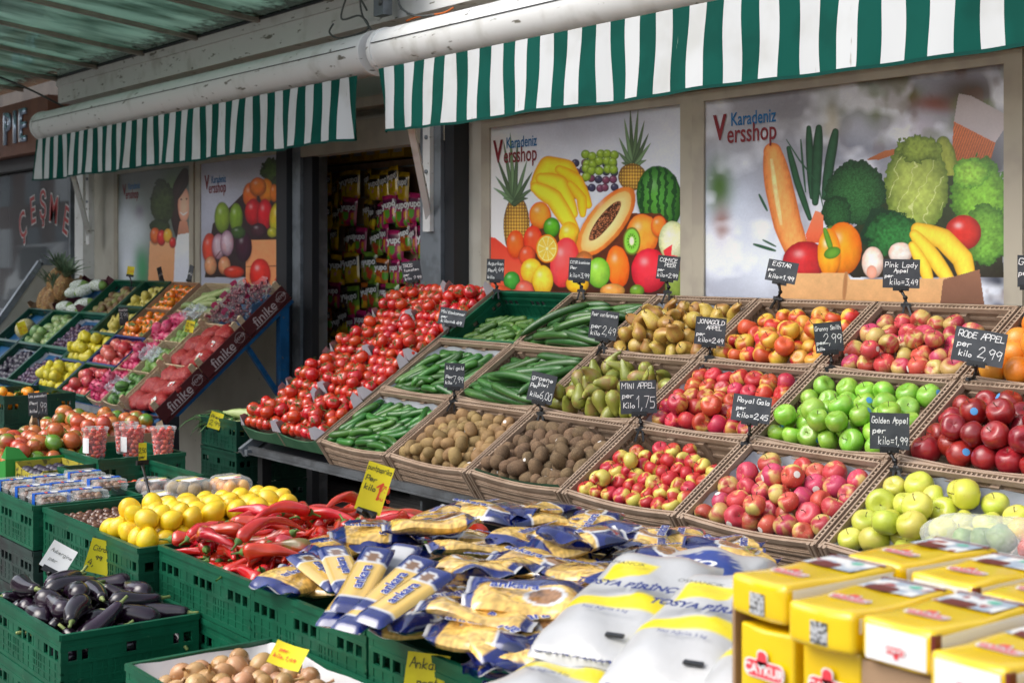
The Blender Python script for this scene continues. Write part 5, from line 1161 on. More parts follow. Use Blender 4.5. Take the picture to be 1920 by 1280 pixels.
def spmesh():
    L, W, H = .265, .078, .026; U, V = 40, 10; vs, cl, fs = [], [], []
    for side in (1, -1):
        for i in range(U+1):
            f = i/U
            for j in range(V+1):
                g_ = j/V; e = min(1, f/.06, (1-f)/.06); z = side*H/2*(max(0, 1-(2*g_-1)**4)**.5)*e+.001*math.sin(g_*60)*e
                vs.append(((f-.5)*L, (g_-.5)*W*(1-.08*(1-e)), z))
                c = GOLD*(.95+.18*math.sin(g_*75))*(1.05, 1.1, .95)
                if f < .17 or f > .70: c = NAVY*(.9+.4*vnoise(f*20, g_*6))
                if abs(f-.17) < .008 or abs(f-.70) < .008: c = WHT
                rr_ = ((f-.78)*L/.024)**2+((g_-.5)*W/.022)**2
                if rr_ < 1 and side > 0: c = WHT if rr_ > .55 else np.array((.2, .1, .04))
                if side < 0 and .25 < f < .9 and .15 < g_ < .85: c = WHT*(.9 if math.sin(f*260) > -.4 or g_ > .7 else .55)
                cl.append(c)
    K = (U+1)*(V+1)
    for s_ in (0, 1):
        for i in range(U):
            for j in range(V):
                a = s_*K+i*(V+1)+j; q = (a, a+V+1, a+V+2, a+1); fs.append(q if s_ == 0 else q[::-1])
    return attr_mesh('film', vs, fs, np.array(cl), m_bagp2)
SP = []
e = empty('spaghetti_pack'); mobj('film', spmesh(), e); logo_text(e, 'ankara', .034, -.01, 0, .0145); SP.append(proto(e, 'spaghetti pack'))
# (u, v of the centre in the photo, height of the resting spot, turn about z, pitch, roll, style)
bags = [
 (705, 1003, .86, 12, 4, 4, 0), (805, 985, .90, 8, -4, -6, 1), (905, 962, .885, -20, 6, 4, 0), (650, 1028, .80, 30, 0, 0, 0), (1000, 975, .86, 200, -4, 2, 0),
 (885, 1030, .86, 25, 5, -8, 1), (985, 1010, .87, 70, 4, 10, 0), (1080, 1015, .905, 18, -8, 6, 0), (1190, 1005, .885, -14, 6, 4, 2), (1110, 985, .84, 40, 0, 0, 0),
 (895, 1075, .885, 100, 12, 6, 1), (1010, 1060, .87, -30, 8, 5, 0), (1110, 1080, .875, -22, 4, -6, 0), (1215, 1045, .86, 175, 4, 4, 0), (1290, 1040, .84, 20, -4, 8, 2),
 (985, 1120, .905, -8, 3, 12, 3), (905, 1155, .875, 160, -6, 10, 1), (825, 1145, .83, 200, 4, -6, 0), (1230, 1090, .86, 20, 8, 2, 1), (1000, 1175, .86, 12, -6, 14, 3),
 (915, 1192, .85, -14, 5, 4, 0), (990, 1215, .83, 35, 0, 6, 2), (985, 1245, .79, 10, 0, -8, 2), (1040, 1225, .80, 60, 4, 4, 0), (790, 1172, .79, 5, 4, 0, 0),
 (1340, 1030, .85, -10, 4, 0, 2), (560, 1085, .765, 60, 0, 8, 0), (1370, 1050, .83, 35, 4, 0, 1), (1150, 1120, .85, 150, 3, 3, 2), (1060, 1150, .85, 80, 6, 0, 0),
 (760, 1040, .82, 60, 0, 0, 2), (620, 1065, .79, 110, 6, 0, 1), (1080, 1050, .83, 10, 0, 0, 2), (950, 1045, .83, 120, 0, 0, 0), (1270, 1010, .81, 80, 0, 0, 0), (1330, 1075, .81, 10, 0, 0, 2), (840, 1120, .80, 30, 0, 0, 0), (930, 1110, .82, 60, 0, 0, 1)]
WHERE = ['behind the spaghetti packs', 'at the far left of the pasta heap', 'under the tea side of the heap', 'topmost of its heap', 'beside the rice sacks']
rb_ = random.Random(21)
for (u, v, z, rz, p_, rl, st) in bags[:27]: bags.append((u+rb_.uniform(-10, 34), v+rb_.uniform(-20, 8), z-.012+rb_.uniform(-.012, .02), rz+rb_.uniform(30, 150), rb_.uniform(-12, 12), rb_.uniform(-14, 14), rb_.choice([0, 0, 1, 2])))
for i, (u, v, z, rz, p_, rl, st) in enumerate(bags):
    c = P(u, v, z=z); o = dup(PB[st], T(*c) @ RZ(R(rz+53)) @ RY(R(p_)) @ RX(R(rl)))
    col = ['with navy end', 'with golden film all over', 'with broad navy end', 'with navy stripe along its side'][st]
    wr = 'left' if u < 760 else ('middle' if u < 1050 else 'right'); hr = 'back' if v < 1040 else ('centre' if v < 1140 else 'front')
    o['label'] = 'golden pasta bag %s at the %s %s of the heap' % (col, hr, wr); o['group'] = 'pasta bags heaped on the front tables'
for i, (u, v, z, rz, p_, rl) in enumerate([(682, 1085, .885, 86, 20, 6), (728, 1078, .875, 80, 20, 186), (742, 1098, .880, 70, 17, 10), (762, 1118, .885, 62, 14, 8), (640, 1066, .855, 115, 12, 0), (600, 1072, .83, 130, 8, 0), (715, 1130, .855, 66, 14, 4), (660, 1120, .845, 84, 14, 0)]):
    c = P(u, v, z=z); o = dup(SP[0], T(*c) @ RZ(R(rz+45)) @ RY(R(-p_)) @ RX(R(rl)))
    o['label'] = ['slim spaghetti pack with round picture, topmost at the left of the spaghetti', 'spaghetti pack turned to show its white back panel', 'spaghetti pack between the white backed one and the crate rim', 'spaghetti pack right of the others, reaching toward the crate edge', 'spaghetti pack lying crosswise at the far left', 'spaghetti pack under the crosswise one', 'lowest spaghetti pack on the right', 'spaghetti pack half hidden under the rest'][i]; o['group'] = 'spaghetti packs'
# ---------------------------------------------------------------- rice sacks
m_sack = mat('white_sack', (1, 1, 1), .35, attr='col', bump=.8, bs=22, coat=.3, rv=.06)
def sackmesh(seed, L=.45, W=.236, H=.092, oval=False):
    U, V = 40, 26; vs, cl, fs = [], [], []; YEL = np.array((.80, .66, .01)); WH = np.array((.48, .485, .49)); BL = np.array((.02, .06, .30))
    for side in (1, -1):
        for i in range(U+1):
            f = i/U
            for j in range(V+1):
                g_ = j/V; e = math.sin(PI/2*min(1, f/.2, (1-f)/.2))**.6; h = H/2*e*max(0, 1-(2*g_-1)**2)**.38*(1+.10*math.sin(f*7+seed)*math.sin(g_*5+seed))
                vs.append(((g_-.5)*W*(.9+.1*e), (f-.5)*L, side*h+.004*math.sin(g_*11+f*13+seed)+.003*math.sin(f*40)*(1-e))); c = WH.copy()
                if side > 0 and not oval:
                    if .34 < f < .42+.05*g_: c = YEL
                    if .60 < f < .76 and (.12 < g_ < .55 or .75 < g_ < .95) and (g_-.3)**2+(f-.7)**2*4 < .07: c = YEL
                if oval and side > 0:
                    rr_ = ((g_-.5)/.42)**2+((f-.5)/.26)**2
                    if rr_ < 1: c = BL
                    if 1.05 < rr_ < 1.2: c = BL
                cl.append(c)
    K = (U+1)*(V+1)
    for s_ in (0, 1):
        for i in range(U):
            for j in range(V):
                a = s_*K+i*(V+1)+j; q = (a, a+1, a+V+2, a+V+1); fs.append(q if s_ == 0 else q[::-1])
    return attr_mesh('sack_body', vs, fs, np.array(cl), m_sack)
m_navy = mat('navy_print', (.015, .03, .16), .5)
def sack(mw, seed, label, oval=False):
    e = empty('rice_sack', mw=mw); tag(e, label, 'rice sack', 'white rice sacks'); mobj('sack_body', sackmesh(seed, oval=oval), e)
    if oval:
        lettering(e, 'ovo', .085, m_wpr, T(0, .01, .0600), bold=.002); lettering(e, 'RAVO', .03, m_yel, T(0, -.05, .0595), bold=.001)
    else:
        lettering(e, 'TOSYA PİRİNÇ', .030, m_navy, T(0, -.012, .0610), bold=.0012, shear=.2); lettering(e, 'Net Ağırlık 5 kg', .014, m_navy, T(0, -.105, .0560) @ RX(R(7))); lettering(e, 'OSMANCIK', .018, m_ink, T(-.045, .085, .0580)); 
        b = MB(); b.box(.03, .065, -.175, -.165, .038, .0430); b.build('print_mark', m_dark, e)
sack(T(-2.04, 1.82, .925) @ RZ(R(24)) @ RX(R(13)), 1, 'white rice sack at the left of the top layer, overhanging the pasta')
sack(T(-1.81, 1.80, .930) @ RZ(R(22)) @ RX(R(13)), 2.3, 'white rice sack in the middle of the top layer')
sack(T(-1.60, 1.80, .930) @ RZ(R(22)) @ RX(R(13)), 3.1, 'white rice sack of the top layer touching the tea carton')
sack(T(-2.20, 2.13, .895) @ RZ(R(20)) @ RX(R(6)), 4.4, 'white sack with a blue oval print at the back of the pile', True)
sack(T(-1.90, 2.16, .89) @ RZ(R(30)) @ RX(R(3)), 5.2, 'white rice sack behind the middle sack')
sack(T(-1.97, 1.63, .83) @ RZ(R(20)), 6.2, 'lower white rice sack peeping out under the left top sack'); sack(T(-1.72, 1.60, .83) @ RZ(R(24)), 7.7, 'lower white rice sack below the middle top sack')
sack(T(-2.12, 1.98, .80) @ RZ(R(15)), 8.7, 'lower white rice sack at the back left of the pile'); sack(T(-1.80, 2.0, .80) @ RZ(R(20)), 9.1, 'lower white rice sack hidden beneath the back row')
# ---------------------------------------------------------------- tea packs and their carton
m_tea = mat('yellow_tea_foil', (.80, .55, .008), .22, (.76, .50, .005), 9, coat=.8, bump=.25, bs=18, rv=.03); m_teaw = mat('white_tea_panel', (.74, .74, .76), .4, bump=.1, bs=20)
m_tred = mat('tea_logo_red', (.72, .05, .07), .4); m_tmar = mat('tea_maroon', (.13, .015, .015), .4); m_tpic = mat('tea_print', (.35, .42, .50), .4, (.72, .72, .70), 30, (.45, .55), col3=(.30, .03, .03), ns3=26, edge3=(.60, .63)); m_tgr = mat('tea_teal', (.12, .45, .33), .4)
def rbox(w, l, h, r=.008, n=3, seed=0):
    b = MB(); bm_ = []
    import bmesh
    bm = bmesh.new(); bmesh.ops.create_cube(bm, size=1); bmesh.ops.scale(bm, vec=(w, l, h), verts=bm.verts); bmesh.ops.bevel(bm, geom=bm.edges[:], offset=r, segments=n, affect='EDGES', profile=.6)
    bmesh.ops.subdivide_edges(bm, edges=[e for e in bm.edges if e.calc_length() > .03], cuts=3, use_grid_fill=True)
    for v in bm.verts: v.co += Vector((math.sin(v.co.y*50+seed), math.sin(v.co.x*60+seed), math.sin(v.co.x*45+v.co.y*33+seed)))*.0019
    vs = [v.co.copy() for v in bm.verts]; fs = [[v.index for v in f.verts] for f in bm.faces]; bm.free(); b.add(vs, fs, 0, True); return b
def plate(w, l, z, x, y, rr_=0, n=8):
    pts = []
    if rr_:
        for cx, cy, a0 in ((w/2-rr_, l/2-rr_, 0), (-w/2+rr_, l/2-rr_, PI/2), (-w/2+rr_, -l/2+rr_, PI), (w/2-rr_, -l/2+rr_, 1.5*PI)):
            for k in range(n): a = a0+PI/2*k/(n-1); pts.append((x+cx+rr_*math.cos(a), y+cy+rr_*math.sin(a), z))
    else: pts = [(x-w/2, y-l/2, z), (x+w/2, y-l/2, z), (x+w/2, y+l/2, z), (x-w/2, y+l/2, z)]
    return MB().add(pts, [tuple(range(len(pts)))])
def tealogo(e, M_, s=1.0):
    for mm, g_, dz in ((m_wpr, .004, .0), (m_tred, 0, .0006)):
        b = MB()
        for w_, l_, x, y, r_ in ((.076*s+g_, .024*s+g_, 0, 0, .011*s), (.018*s+g_, .026*s+g_, -.004*s, .014*s, .008*s)): b.add([M_ @ Vector(v)+ (M_.to_3x3() @ Vector((0, 0, dz))) for v in plate(w_, l_, 0, x, y, r_).v], [tuple(range(32))])
        b.build('logo_shape', mm, e)
    lettering(e, 'ÇAYKUR', .020*s, m_wpr, M_ @ T(0, -.001, .0013), bold=.0006*s)
def tea(mw, kind, label, w=.118, l=.245, h=.060):
    e = empty('tea_pack', mw=mw); tag(e, label, 'tea pack', 'yellow tea packs'); rbox(w, l, h, .011, 3, len(label)*.7).build('foil', m_tea, e); z = h/2+.0024
    plate(w-.02, .085, z, 0, .065).build('picture_panel', m_tpic, e); plate(.05, .034, z+.0005, -.012, .035, .012).build('maroon_oval', m_tmar, e); plate(.02, .02, z+.0006, .02, .075, .009).build('teal_spot', m_tgr, e)
    tealogo(e, T(0, -.055, z+.0004), .85)
    b = MB(); b.box(w/2+.0008, w/2+.0018, -l/2+.012, l/2-.012, h*.05, h*.38); b.build('white_strip', m_teaw, e)
    if kind == 'w':
        b = MB(); b.box(-w/2+.010, w/2-.010, -l/2-.0022, -l/2-.001, -h/2+.006, h/2-.008); b.build('end_panel', m_teaw, e); tealogo(e, T(0, -l/2-.0028, -.006) @ RX(PI/2) @ RZ(PI), .42)
        b = MB(); b.box(w/2-.004, w/2+.0022, -l/2-.001, -l/2+.014, -h/2+.004, h/2-.004); b.build('maroon_band', m_tmar, e)
    else:
        b = MB(); b.box(-.016, .014, -l/2-.0022, -l/2-.001, -.022, .010); b.build('barcode_patch', mat('code_patch', (.45, .46, .48), .5, (.05, .05, .05), 160, (.52, .54)), e)
    b = MB(); b.box(-w/2+.004, w/2-.004, l/2-.03, l/2-.022, z-.0014, z+.0004); b.build('maroon_band', m_tmar, e)
TZ = 1.085
tea(T(-1.478, 1.700, TZ+.004) @ RZ(R(-2)), 'p', 'yellow tea pack at the front left corner of the top layer')
tea(T(-1.345, 1.675, TZ-.006) @ RZ(R(2)), 'p', 'yellow tea pack with grey code patch, second from the left in front')
tea(T(-1.215, 1.68, TZ-.004) @ RZ(R(1)), 'w', 'yellow tea pack with white end panel, third from the left in front')
tea(T(-1.085, 1.66, TZ-.020) @ RZ(R(-1)), 'w', 'yellow tea pack with white end panel, fourth from the left in front')
tea(T(-.955, 1.66, TZ-.030), 'w', 'yellow tea pack with white end panel cut off at the lower right')
for k in range(5): tea(T(-1.475+.128*k, 1.965-.008*k, TZ+.002-.006*k) @ RZ(R([-3, 1, 2, -1, 0][k])), 'w' if k else 'p', ['yellow tea pack at the back left under the clear bag', 'second yellow tea pack in the back row', 'third yellow tea pack in the back row', 'fourth yellow tea pack in the back row', 'rightmost yellow tea pack in the back row'][k])
def tea_up(x, y, label):
    e = empty('tea_pack', mw=T(x, y, .925)); tag(e, label, 'tea pack', 'upright tea packs in the carton'); rbox(.108, .062, .245, .007, 3, x*9).build('foil', m_tea, e)
    tealogo(e, T(0, -.0368, .062) @ RX(PI/2), 1.0)
    o = plate(.064, .064, 0, 0, 0, .031); b = MB(); b.add([(v[0], -.0366, v[1]-.002) for v in o.v], o.f); b.build('maroon_oval', m_tmar, e); lettering(e, 'Rize', .022, m_yel, T(0, -.0374, .006) @ RX(PI/2)); lettering(e, 'TURİST', .013, m_yel, T(0, -.0374, -.012) @ RX(PI/2))
tea_up(-1.468, 1.612, 'upright yellow tea pack with red logo at the left of the carton'); tea_up(-1.348, 1.618, 'upright yellow tea pack with red logo, second in the carton')
cb = empty('tea_carton', (-1.2, 1.8, .69)); tag(cb, 'torn open brown cardboard carton holding the tea packs', 'carton'); OB = T(1.2, -1.8, -.69)
for nm, q in (('back_side', (-1.54, -.85, 2.09, 2.096, .69, 1.045)), ('left_side', (-1.538, -1.532, 1.58, 2.09, .69, 1.075)), ('front_side', (-1.285, -.85, 1.575, 1.581, .69, 1.045)), ('front_lower_side', (-1.532, -1.286, 1.575, 1.581, .69, .80)), ('inner_pack_block', (-1.28, -.87, 1.60, 2.08, .70, 1.03)), ('inner_pack_row', (-1.53, -1.285, 1.66, 2.08, .70, 1.045))):
    b = MB(); b.box(*q); b.build(nm, m_cardb, cb, OB)
b = MB(); b.add([(-1.06, 1.573, 1.045), (-.85, 1.573, 1.045), (-.85, 1.50, .93), (-1.06, 1.51, .92)], [(0, 1, 2, 3)]); b.build('flap', m_cardb, cb, OB)
# clear bag of mixed vegetables on the golden apples
pb = empty('vegetable_bag', mw=T(-2.10, 3.16, .875) @ SC(.82)); tag(pb, 'clear plastic bag of mixed green and red vegetables over the yellow green apples', 'vegetable bag')
for k, (x, y, z, r_, m_) in enumerate(((-.12, .02, 0, .04, m_gou), (-.04, .0, .02, .045, m_gou), (.05, .02, .0, .042, m_pep), (.13, 0, .02, .045, m_gou), (.0, .04, .05, .038, m_lem), (.2, .0, 0, .045, m_pep), (-.2, .03, -.01, .035, m_gou), (.1, .05, .05, .03, m_lem), (.26, .03, .02, .045, m_gou))):
    b = MB(); b.lathe(sph_prof(r_, 10, 1.1, .2, .4), 14, 0, lump(.06, 4, k), T(x, y, z) @ RX(k)); b.build('vegetable', m_, pb)
lb = lumpbag('bag', .33, .10, .085, m_clear, random.Random(8)); lb.build('bag_film', film('crinkled_film', (.92, .95, .96), .13, .10), pb)
# ---------------------------------------------------------------- punnets, cups and packets in the left cluster
m_brn = mat('brown_berry', (.15, .07, .04), .4, (.24, .14, .08), 30, rv=.2); m_blul = mat('blue_label', (.01, .10, .50), .4); m_lidp = film('lid_plastic', (.85, .9, .92), .04)
def punnet(mw, label, m_f=None, band=True, w=.17, l=.115, h=.055, r=.0155, group='clear punnets'):
    e = empty('punnet', mw=mw); tag(e, label, 'punnet', group); rs = random.Random(int(mw[0][3]*1e4)); b = MB()
    for i in range(int(w/(2*r))):
        for j in range(int(l/(2*r))): b.lathe(sph_prof(r*.95, 7, 1.1), 10, 0, None, T(-w/2+r*1.15+i*2*r+rs.uniform(-.002, .002), -l/2+r*1.2+j*2*r, r+.012+rs.uniform(0, .008)) @ RX(rs.uniform(0, 3)))
    o = b.build('fruit', m_f or m_brn, e); o['kind'] = 'stuff'
    b = MB(); W, L_ = w/2, l/2; ring = lambda s, z: [(x*W*s*1.0, y*L_*s, z) for x, y in ((-1, -.9), (-.93, -1), (.93, -1), (1, -.9), (1, .9), (.93, 1), (-.93, 1), (-1, .9))]
    vs = ring(.93, 0)+ring(1.0, h*.6)+ring(1.06, h*.62)+ring(1.0, h*.68)+ring(.95, h)+ring(.7, h*1.0)
    b.add(vs, [(i*8+k, i*8+(k+1) % 8, (i+1)*8+(k+1) % 8, (i+1)*8+k) for i in range(5) for k in range(8)]+[tuple(range(40, 48))]); b.build('clear_box', m_lidp, e)
    if band: 
        b = MB(); b.box(-.014, .014, -L_*1.04, L_*1.04, h, h+.002); b.box(-.014, .014, -L_*1.07, -L_*1.04, .008, h+.002); b.build('blue_band', m_blul, e)
        plate(.036, .026, h+.0032, -.0, .012, .011).build('oval_label', m_wpr, e); plate(.022, .010, h+.004, .01, -.02, .004).build('orange_label', m_redink, e)
for k, (x, y, z) in enumerate(((-5.42, 1.735, .712), (-5.23, 1.735, .712), (-5.04, 1.735, .712), (-5.43, 1.865, .712), (-5.24, 1.865, .712), (-5.05, 1.865, .712), (-5.34, 1.97, .73), (-5.14, 1.97, .73))):
    punnet(T(x, y, z) @ RZ(.05*math.sin(k*3)), 'clear punnet of small brown fruit with blue band, '+['front left', 'front middle', 'front right', 'second row left', 'second row middle', 'second row right', 'back left', 'back right'][k]+' in the green crate', group='blue banded punnets')
m_yp = mat('yellow_label', (.75, .6, .02), .5)
def packet(mw, label, m_f):
    e = empty('fruit_packet', mw=mw); tag(e, label, 'fruit packet', 'film wrapped fruit packets'); b = MB()
    for i in range(3):
        for j in range(2): b.lathe(sph_prof(.026, 8, 1.15), 12, 0, None, T(-.06+.055*i, -.026+.052*j, .028) @ RX(1.2+i))
    b.build('fruit', m_f, e); lumpbag('f', .10, .062, .036, m_clear, random.Random(int(mw[0][3]*1e4))).build('film', m_lidp, e, T(0, 0, .03))
    b = MB(); b.box(-.020, .0, -.055, .045, .062, .064); b.build('yellow_label', m_yp, e); b = MB(); b.box(.002, .05, -.05, .02, .0625, .0645); b.build('white_label', m_wcard, e); b = MB(); b.box(.025, .048, -.0, .022, .065, .0655); b.build('orange_label', m_redink, e)
gstack(-5.34, -4.76, 2.09, 2.49, .705, 1, 'film wrapped fruit packets')
pk = [(-4.88, 2.18, .635, m_kiwi), (-5.08, 2.17, .635, m_kiwi), (-5.10, 2.30, .635, m_brn), (-4.88, 2.31, .635, m_kiwi), (-5.08, 2.42, .64, m_kiwi), (-4.88, 2.42, .64, m_brn), (-5.25, 2.22, .66, m_brn), (-5.0, 2.25, .69, m_kiwi), (-4.66, 2.34, .60, m_pear), (-4.93, 2.38, .695, m_ora)]
for k, (x, y, z, mf_) in enumerate(pk): packet(T(x, y, z+.02) @ RZ(.4*math.sin(k*2.1)), ['kiwi packet just behind the chestnuts', 'kiwi packet left of the one behind the chestnuts', 'brown fruit packet in the middle of the packets', 'kiwi packet nearest the pavement gap', 'kiwi packet at the very back', 'brown fruit packet at the back right', 'brown fruit packet beside the cherry tomatoes', 'kiwi packet lying on top of the others', 'pear packet behind the lemons', 'orange fruit packet beside the lemon heap'][k]+', wrapped in clear film', mf_)
e = empty('onion_sack', mw=T(-4.70, 2.22, .66) @ RZ(.5)); tag(e, 'pink and white striped film bag lying behind the chestnuts', 'film bag'); lumpbag('s', .26, .06, .03, m_clear, random.Random(3)).build('film', mat('pink_white_film', (.62, .55, .56), .3, (.40, .06, .12), 9, (.50, .56), stretch=(.3, 3, 1), coat=.6), e)
m_lidr = film('cup_plastic', (.9, .92, .94), .10)
for k, (x, y) in enumerate(((-6.16, 2.32), (-6.10, 2.47), (-6.00, 2.57), (-6.26, 2.50))):
    e = empty('tomato_cup', mw=T(x, y, ZR-.03) @ SC(.84)); tag(e, ['clear cup of cherry tomatoes with white label at the left of three', 'clear cup of cherry tomatoes in the middle of three', 'clear cup of cherry tomatoes at the right of three', 'clear cup of cherry tomatoes half hidden behind the others'][k], 'tomato cup', 'clear cups of cherry tomatoes'); rs = random.Random(k); b = MB()
    for j in range(64):
        zz = .018+(j//10)*.0225; a = j*2.4; rr_ = (.040+.010*zz/.15) if j % 10 < 7 else .015; b.lathe(sph_prof(.0135, 7, 1.25), 9, 0, None, T(rr_*math.cos(a)*.92, rr_*math.sin(a)*.92, zz+rs.uniform(-.004, .004)) @ RX(rs.uniform(0, 3)))
    o = b.build('cherry_tomatoes', m_cher, e); o['kind'] = 'stuff'
    b = MB(); b.lathe([(.048, 0), (.056, .08), (.064, .150), (.067, .152)], 24); b.build('cup', m_lidr, e)
    b = MB(); b.lathe([(.070, .150), (.071, .162), (.066, .166), (.060, .160), (.002, .162)], 24); b.build('lid', m_lidp, e)
    if k < 2:
        b = MB(); vs = [(.063*math.cos(a), .063*math.sin(a), z_) for a in np.linspace(-1.9, -.9, 7) for z_ in (.035, .115)]; b.add(vs, [(2*i, 2*i+2, 2*i+3, 2*i+1) for i in range(6)]); b.build('paper_label', m_wcard, e)
# bags of film between the farther boxes on the blue stand
for k, (x, s, dz) in enumerate(((-8.82, .02, .11), (-8.80, D4*1.1, .12), (-8.75, D4*2.5, .13))):
    e = empty('film_sheet', mw=M2(x, s, .10) @ T(0, .05, dz)); tag(e, ['crumpled bluish film over the front melon box', 'crumpled film between the melon boxes', 'crumpled film and wrap below the bagged grapes'][k], 'film', 'crumpled plastic film on the blue stand'); rs = random.Random(k); b = MB(); n = 12; vs = [(.24*i/n-.10+rs.uniform(-.008, .008), .12*j/n+rs.uniform(-.006, .006), .02*math.sin(i*.9+k)+rs.uniform(-.012, .012)) for i in range(n+1) for j in range(n+1)]
    b.add(vs, [(i*(n+1)+j, (i+1)*(n+1)+j, (i+1)*(n+1)+j+1, i*(n+1)+j+1) for i in range(n) for j in range(n)]); b.build('sheet', film('blue_white_film', (.65, .72, .8), .25, .2), e)
# ---------------------------------------------------------------- printed window posters
def lin(c): c = np.array(c, float)/255; return np.where(c < .04045, c/12.92, ((c+.055)/1.055)**2.4)
PK = 1.45     # print is brighter than it looks in the shade of the awning
def nz(x, y, seed=0):
    "vectorised value noise"
    i, j = np.floor(x), np.floor(y); fx, fy = x-i, y-j; fx = fx*fx*(3-2*fx); fy = fy*fy*(3-2*fy)
    h = lambda a, b: np.modf(np.abs(np.sin(a*12.9898+b*78.233+seed)*43758.5453))[0]
    return (h(i, j)*(1-fx)+h(i+1, j)*fx)*(1-fy)+(h(i, j+1)*(1-fx)+h(i+1, j+1)*fx)*fy
def fbm(x, y, seed=0): return (nz(x, y, seed)+.5*nz(x*2.1, y*2.1, seed+1)+.25*nz(x*4.3, y*4.3, seed+2))/1.75
class Art:
    def __init__(s, x0, x1, z0, z1, nx, nz_, bgc):
        s.x0, s.x1, s.z0, s.z1, s.nx, s.nz = x0, x1, z0, z1, nx, nz_
        X, Z = np.meshgrid(np.linspace(x0, x1, nx), np.linspace(z0, z1, nz_), indexing='ij'); s.X, s.Z = X, Z
        a_, b_ = .60135*X+.79898*4.5, -.79898*X+.60135*4.5    # design is laid out on a grid seen obliquely
        s.U = 960+FOC*a_/b_; s.V = 485-FOC*(Z-1.6)/b_
        s.C = np.ones((nx, nz_, 3))*lin(bgc)
    def put(s, al, col): s.C += (col-s.C)*al[..., None]
    def soft(s, cx, cy, rx, ry, c, a=1, p=1.2):
        d = ((s.U-cx)/rx)**2+((s.V-cy)/ry)**2; s.put(a*np.exp(-d**p), lin(c))
    def ell(s, cx, cy, rx, ry, c, ang=0, c2=None, hl=.35, nzs=0, na=.3, wob=.05, edge=1.0):
        a = math.radians(ang); dx, dy = s.U-cx, s.V-cy; p, q = dx*math.cos(a)+dy*math.sin(a), -dx*math.sin(a)+dy*math.cos(a)
        d = np.sqrt((p/rx)**2+(q/ry)**2)
        if wob: d = d+wob*(fbm(s.U/7, s.V/7, cx)-.5)
        al = np.clip((1-d)*min(rx, ry)/edge, 0, 1); c1 = lin(c); c2 = lin(c2) if c2 is not None else c1*.35
        sh = np.exp(-np.maximum(0, np.sqrt((p/rx)**2+((q-ry*.10)/ry)**2)-.93)**2/.012)*(min(rx, ry) > 9)*(c2[0] != c1[0]*.999); s.put(.42*sh*(hl > 0), lin((40, 34, 34)))
        m = np.clip(d, 0, 1)**2.4; lamb = np.clip(.86-.30*(dx/rx*.5+dy/ry*.75), .45, 1.25); col = (c1*(1-m[..., None])+c2*m[..., None])*(lamb if hl else np.ones_like(lamb))[..., None]
        if hl: wv = np.clip((fbm(s.U/(rx*.5), s.V/(ry*.6), cx+cy*.3)-.45)*2.2, 0, .6)[..., None]; col = col*(1-wv)+col*np.array((1.12, .72, .62))*wv if c[0] > c[1] else col*(1-wv)+col*np.array((1.25, 1.12, .8))*wv
        if not nzs and hl: col = col*(.80+.40*fbm(s.U/(rx*.35), s.V/(ry*.35), cx*.1+cy))[..., None]
        if nzs: col = col*(1-na+2*na*fbm(s.U/nzs, s.V/nzs, cy))[..., None]
        if hl: g = np.exp(-(((dx+rx*.28)/(rx*.20))**2+((dy+ry*.40)/(ry*.16))**2)); col = col+(1-col)*(hl*.55*g)[..., None]
        s.put(al, col)
    def stroke(s, pts, w, c, c2=None, taper=False, hl=.3, na=0):
        D = np.full(s.U.shape, 1e9); Tt = np.zeros(s.U.shape); n = len(pts)-1
        for i in range(n):
            (x0, y0), (x1, y1) = pts[i], pts[i+1]; dx, dy = x1-x0, y1-y0; L2 = dx*dx+dy*dy
            t = np.clip(((s.U-x0)*dx+(s.V-y0)*dy)/L2, 0, 1); d = np.hypot(s.U-x0-t*dx, s.V-y0-t*dy); m = d < D; D = np.where(m, d, D); Tt = np.where(m, (i+t)/n, Tt)
        W = w/2*((1-Tt)**.6+.05 if taper else np.ones_like(Tt)*(1-.35*np.abs(2*Tt-1)**3)); e = D/np.maximum(W, .01); al = np.clip((1-e)*np.maximum(W, .5), 0, 1)
        c1 = lin(c); c2 = lin(c2) if c2 is not None else c1*.4; m = np.clip(e, 0, 1)**2; col = c1*(1-m[..., None])+c2*m[..., None]
        if na: col = col*(1-na+2*na*fbm(s.U/4, s.V/9, w))[..., None]
        s.put(al, col)
    def poly(s, pts, c, c2=None, na=0, ns=6, stripes=None):
        ins = np.zeros(s.U.shape, bool); n = len(pts)
        for i in range(n):
            (x0, y0), (x1, y1) = pts[i], pts[(i+1) % n]
            if y0 == y1: continue
            m = ((y0 > s.V) != (y1 > s.V)) & (s.U < (x1-x0)*(s.V-y0)/(y1-y0)+x0); ins ^= m
        c1 = lin(c); ys = [p[1] for p in pts]; f = np.clip((s.V-min(ys))/(max(ys)-min(ys)), 0, 1); c2 = lin(c2) if c2 is not None else c1*.75
        col = c1*(1-f[..., None])+c2*f[..., None]
        if na: col = col*(1-na+2*na*fbm(s.U/ns, s.V/ns, n))[..., None]
        if stripes: col = col*(1-.35*(np.sin((s.U*stripes[0]+s.V*stripes[1]))>.3))[..., None]
        s.put(ins.astype(float), col)
    def crown(s, base, tips, c=(95, 120, 85)):
        for k, (x, y) in enumerate(tips):
            mx_, my = (base[0]+x)/2+(x-base[0])*.05, (base[1]+y)/2-4; s.stroke([base, (mx_, my), (x, y)], 11, tuple(int(v*(.75+.5*((k*7) % 5)/5)) for v in c), (40, 55, 40), True)
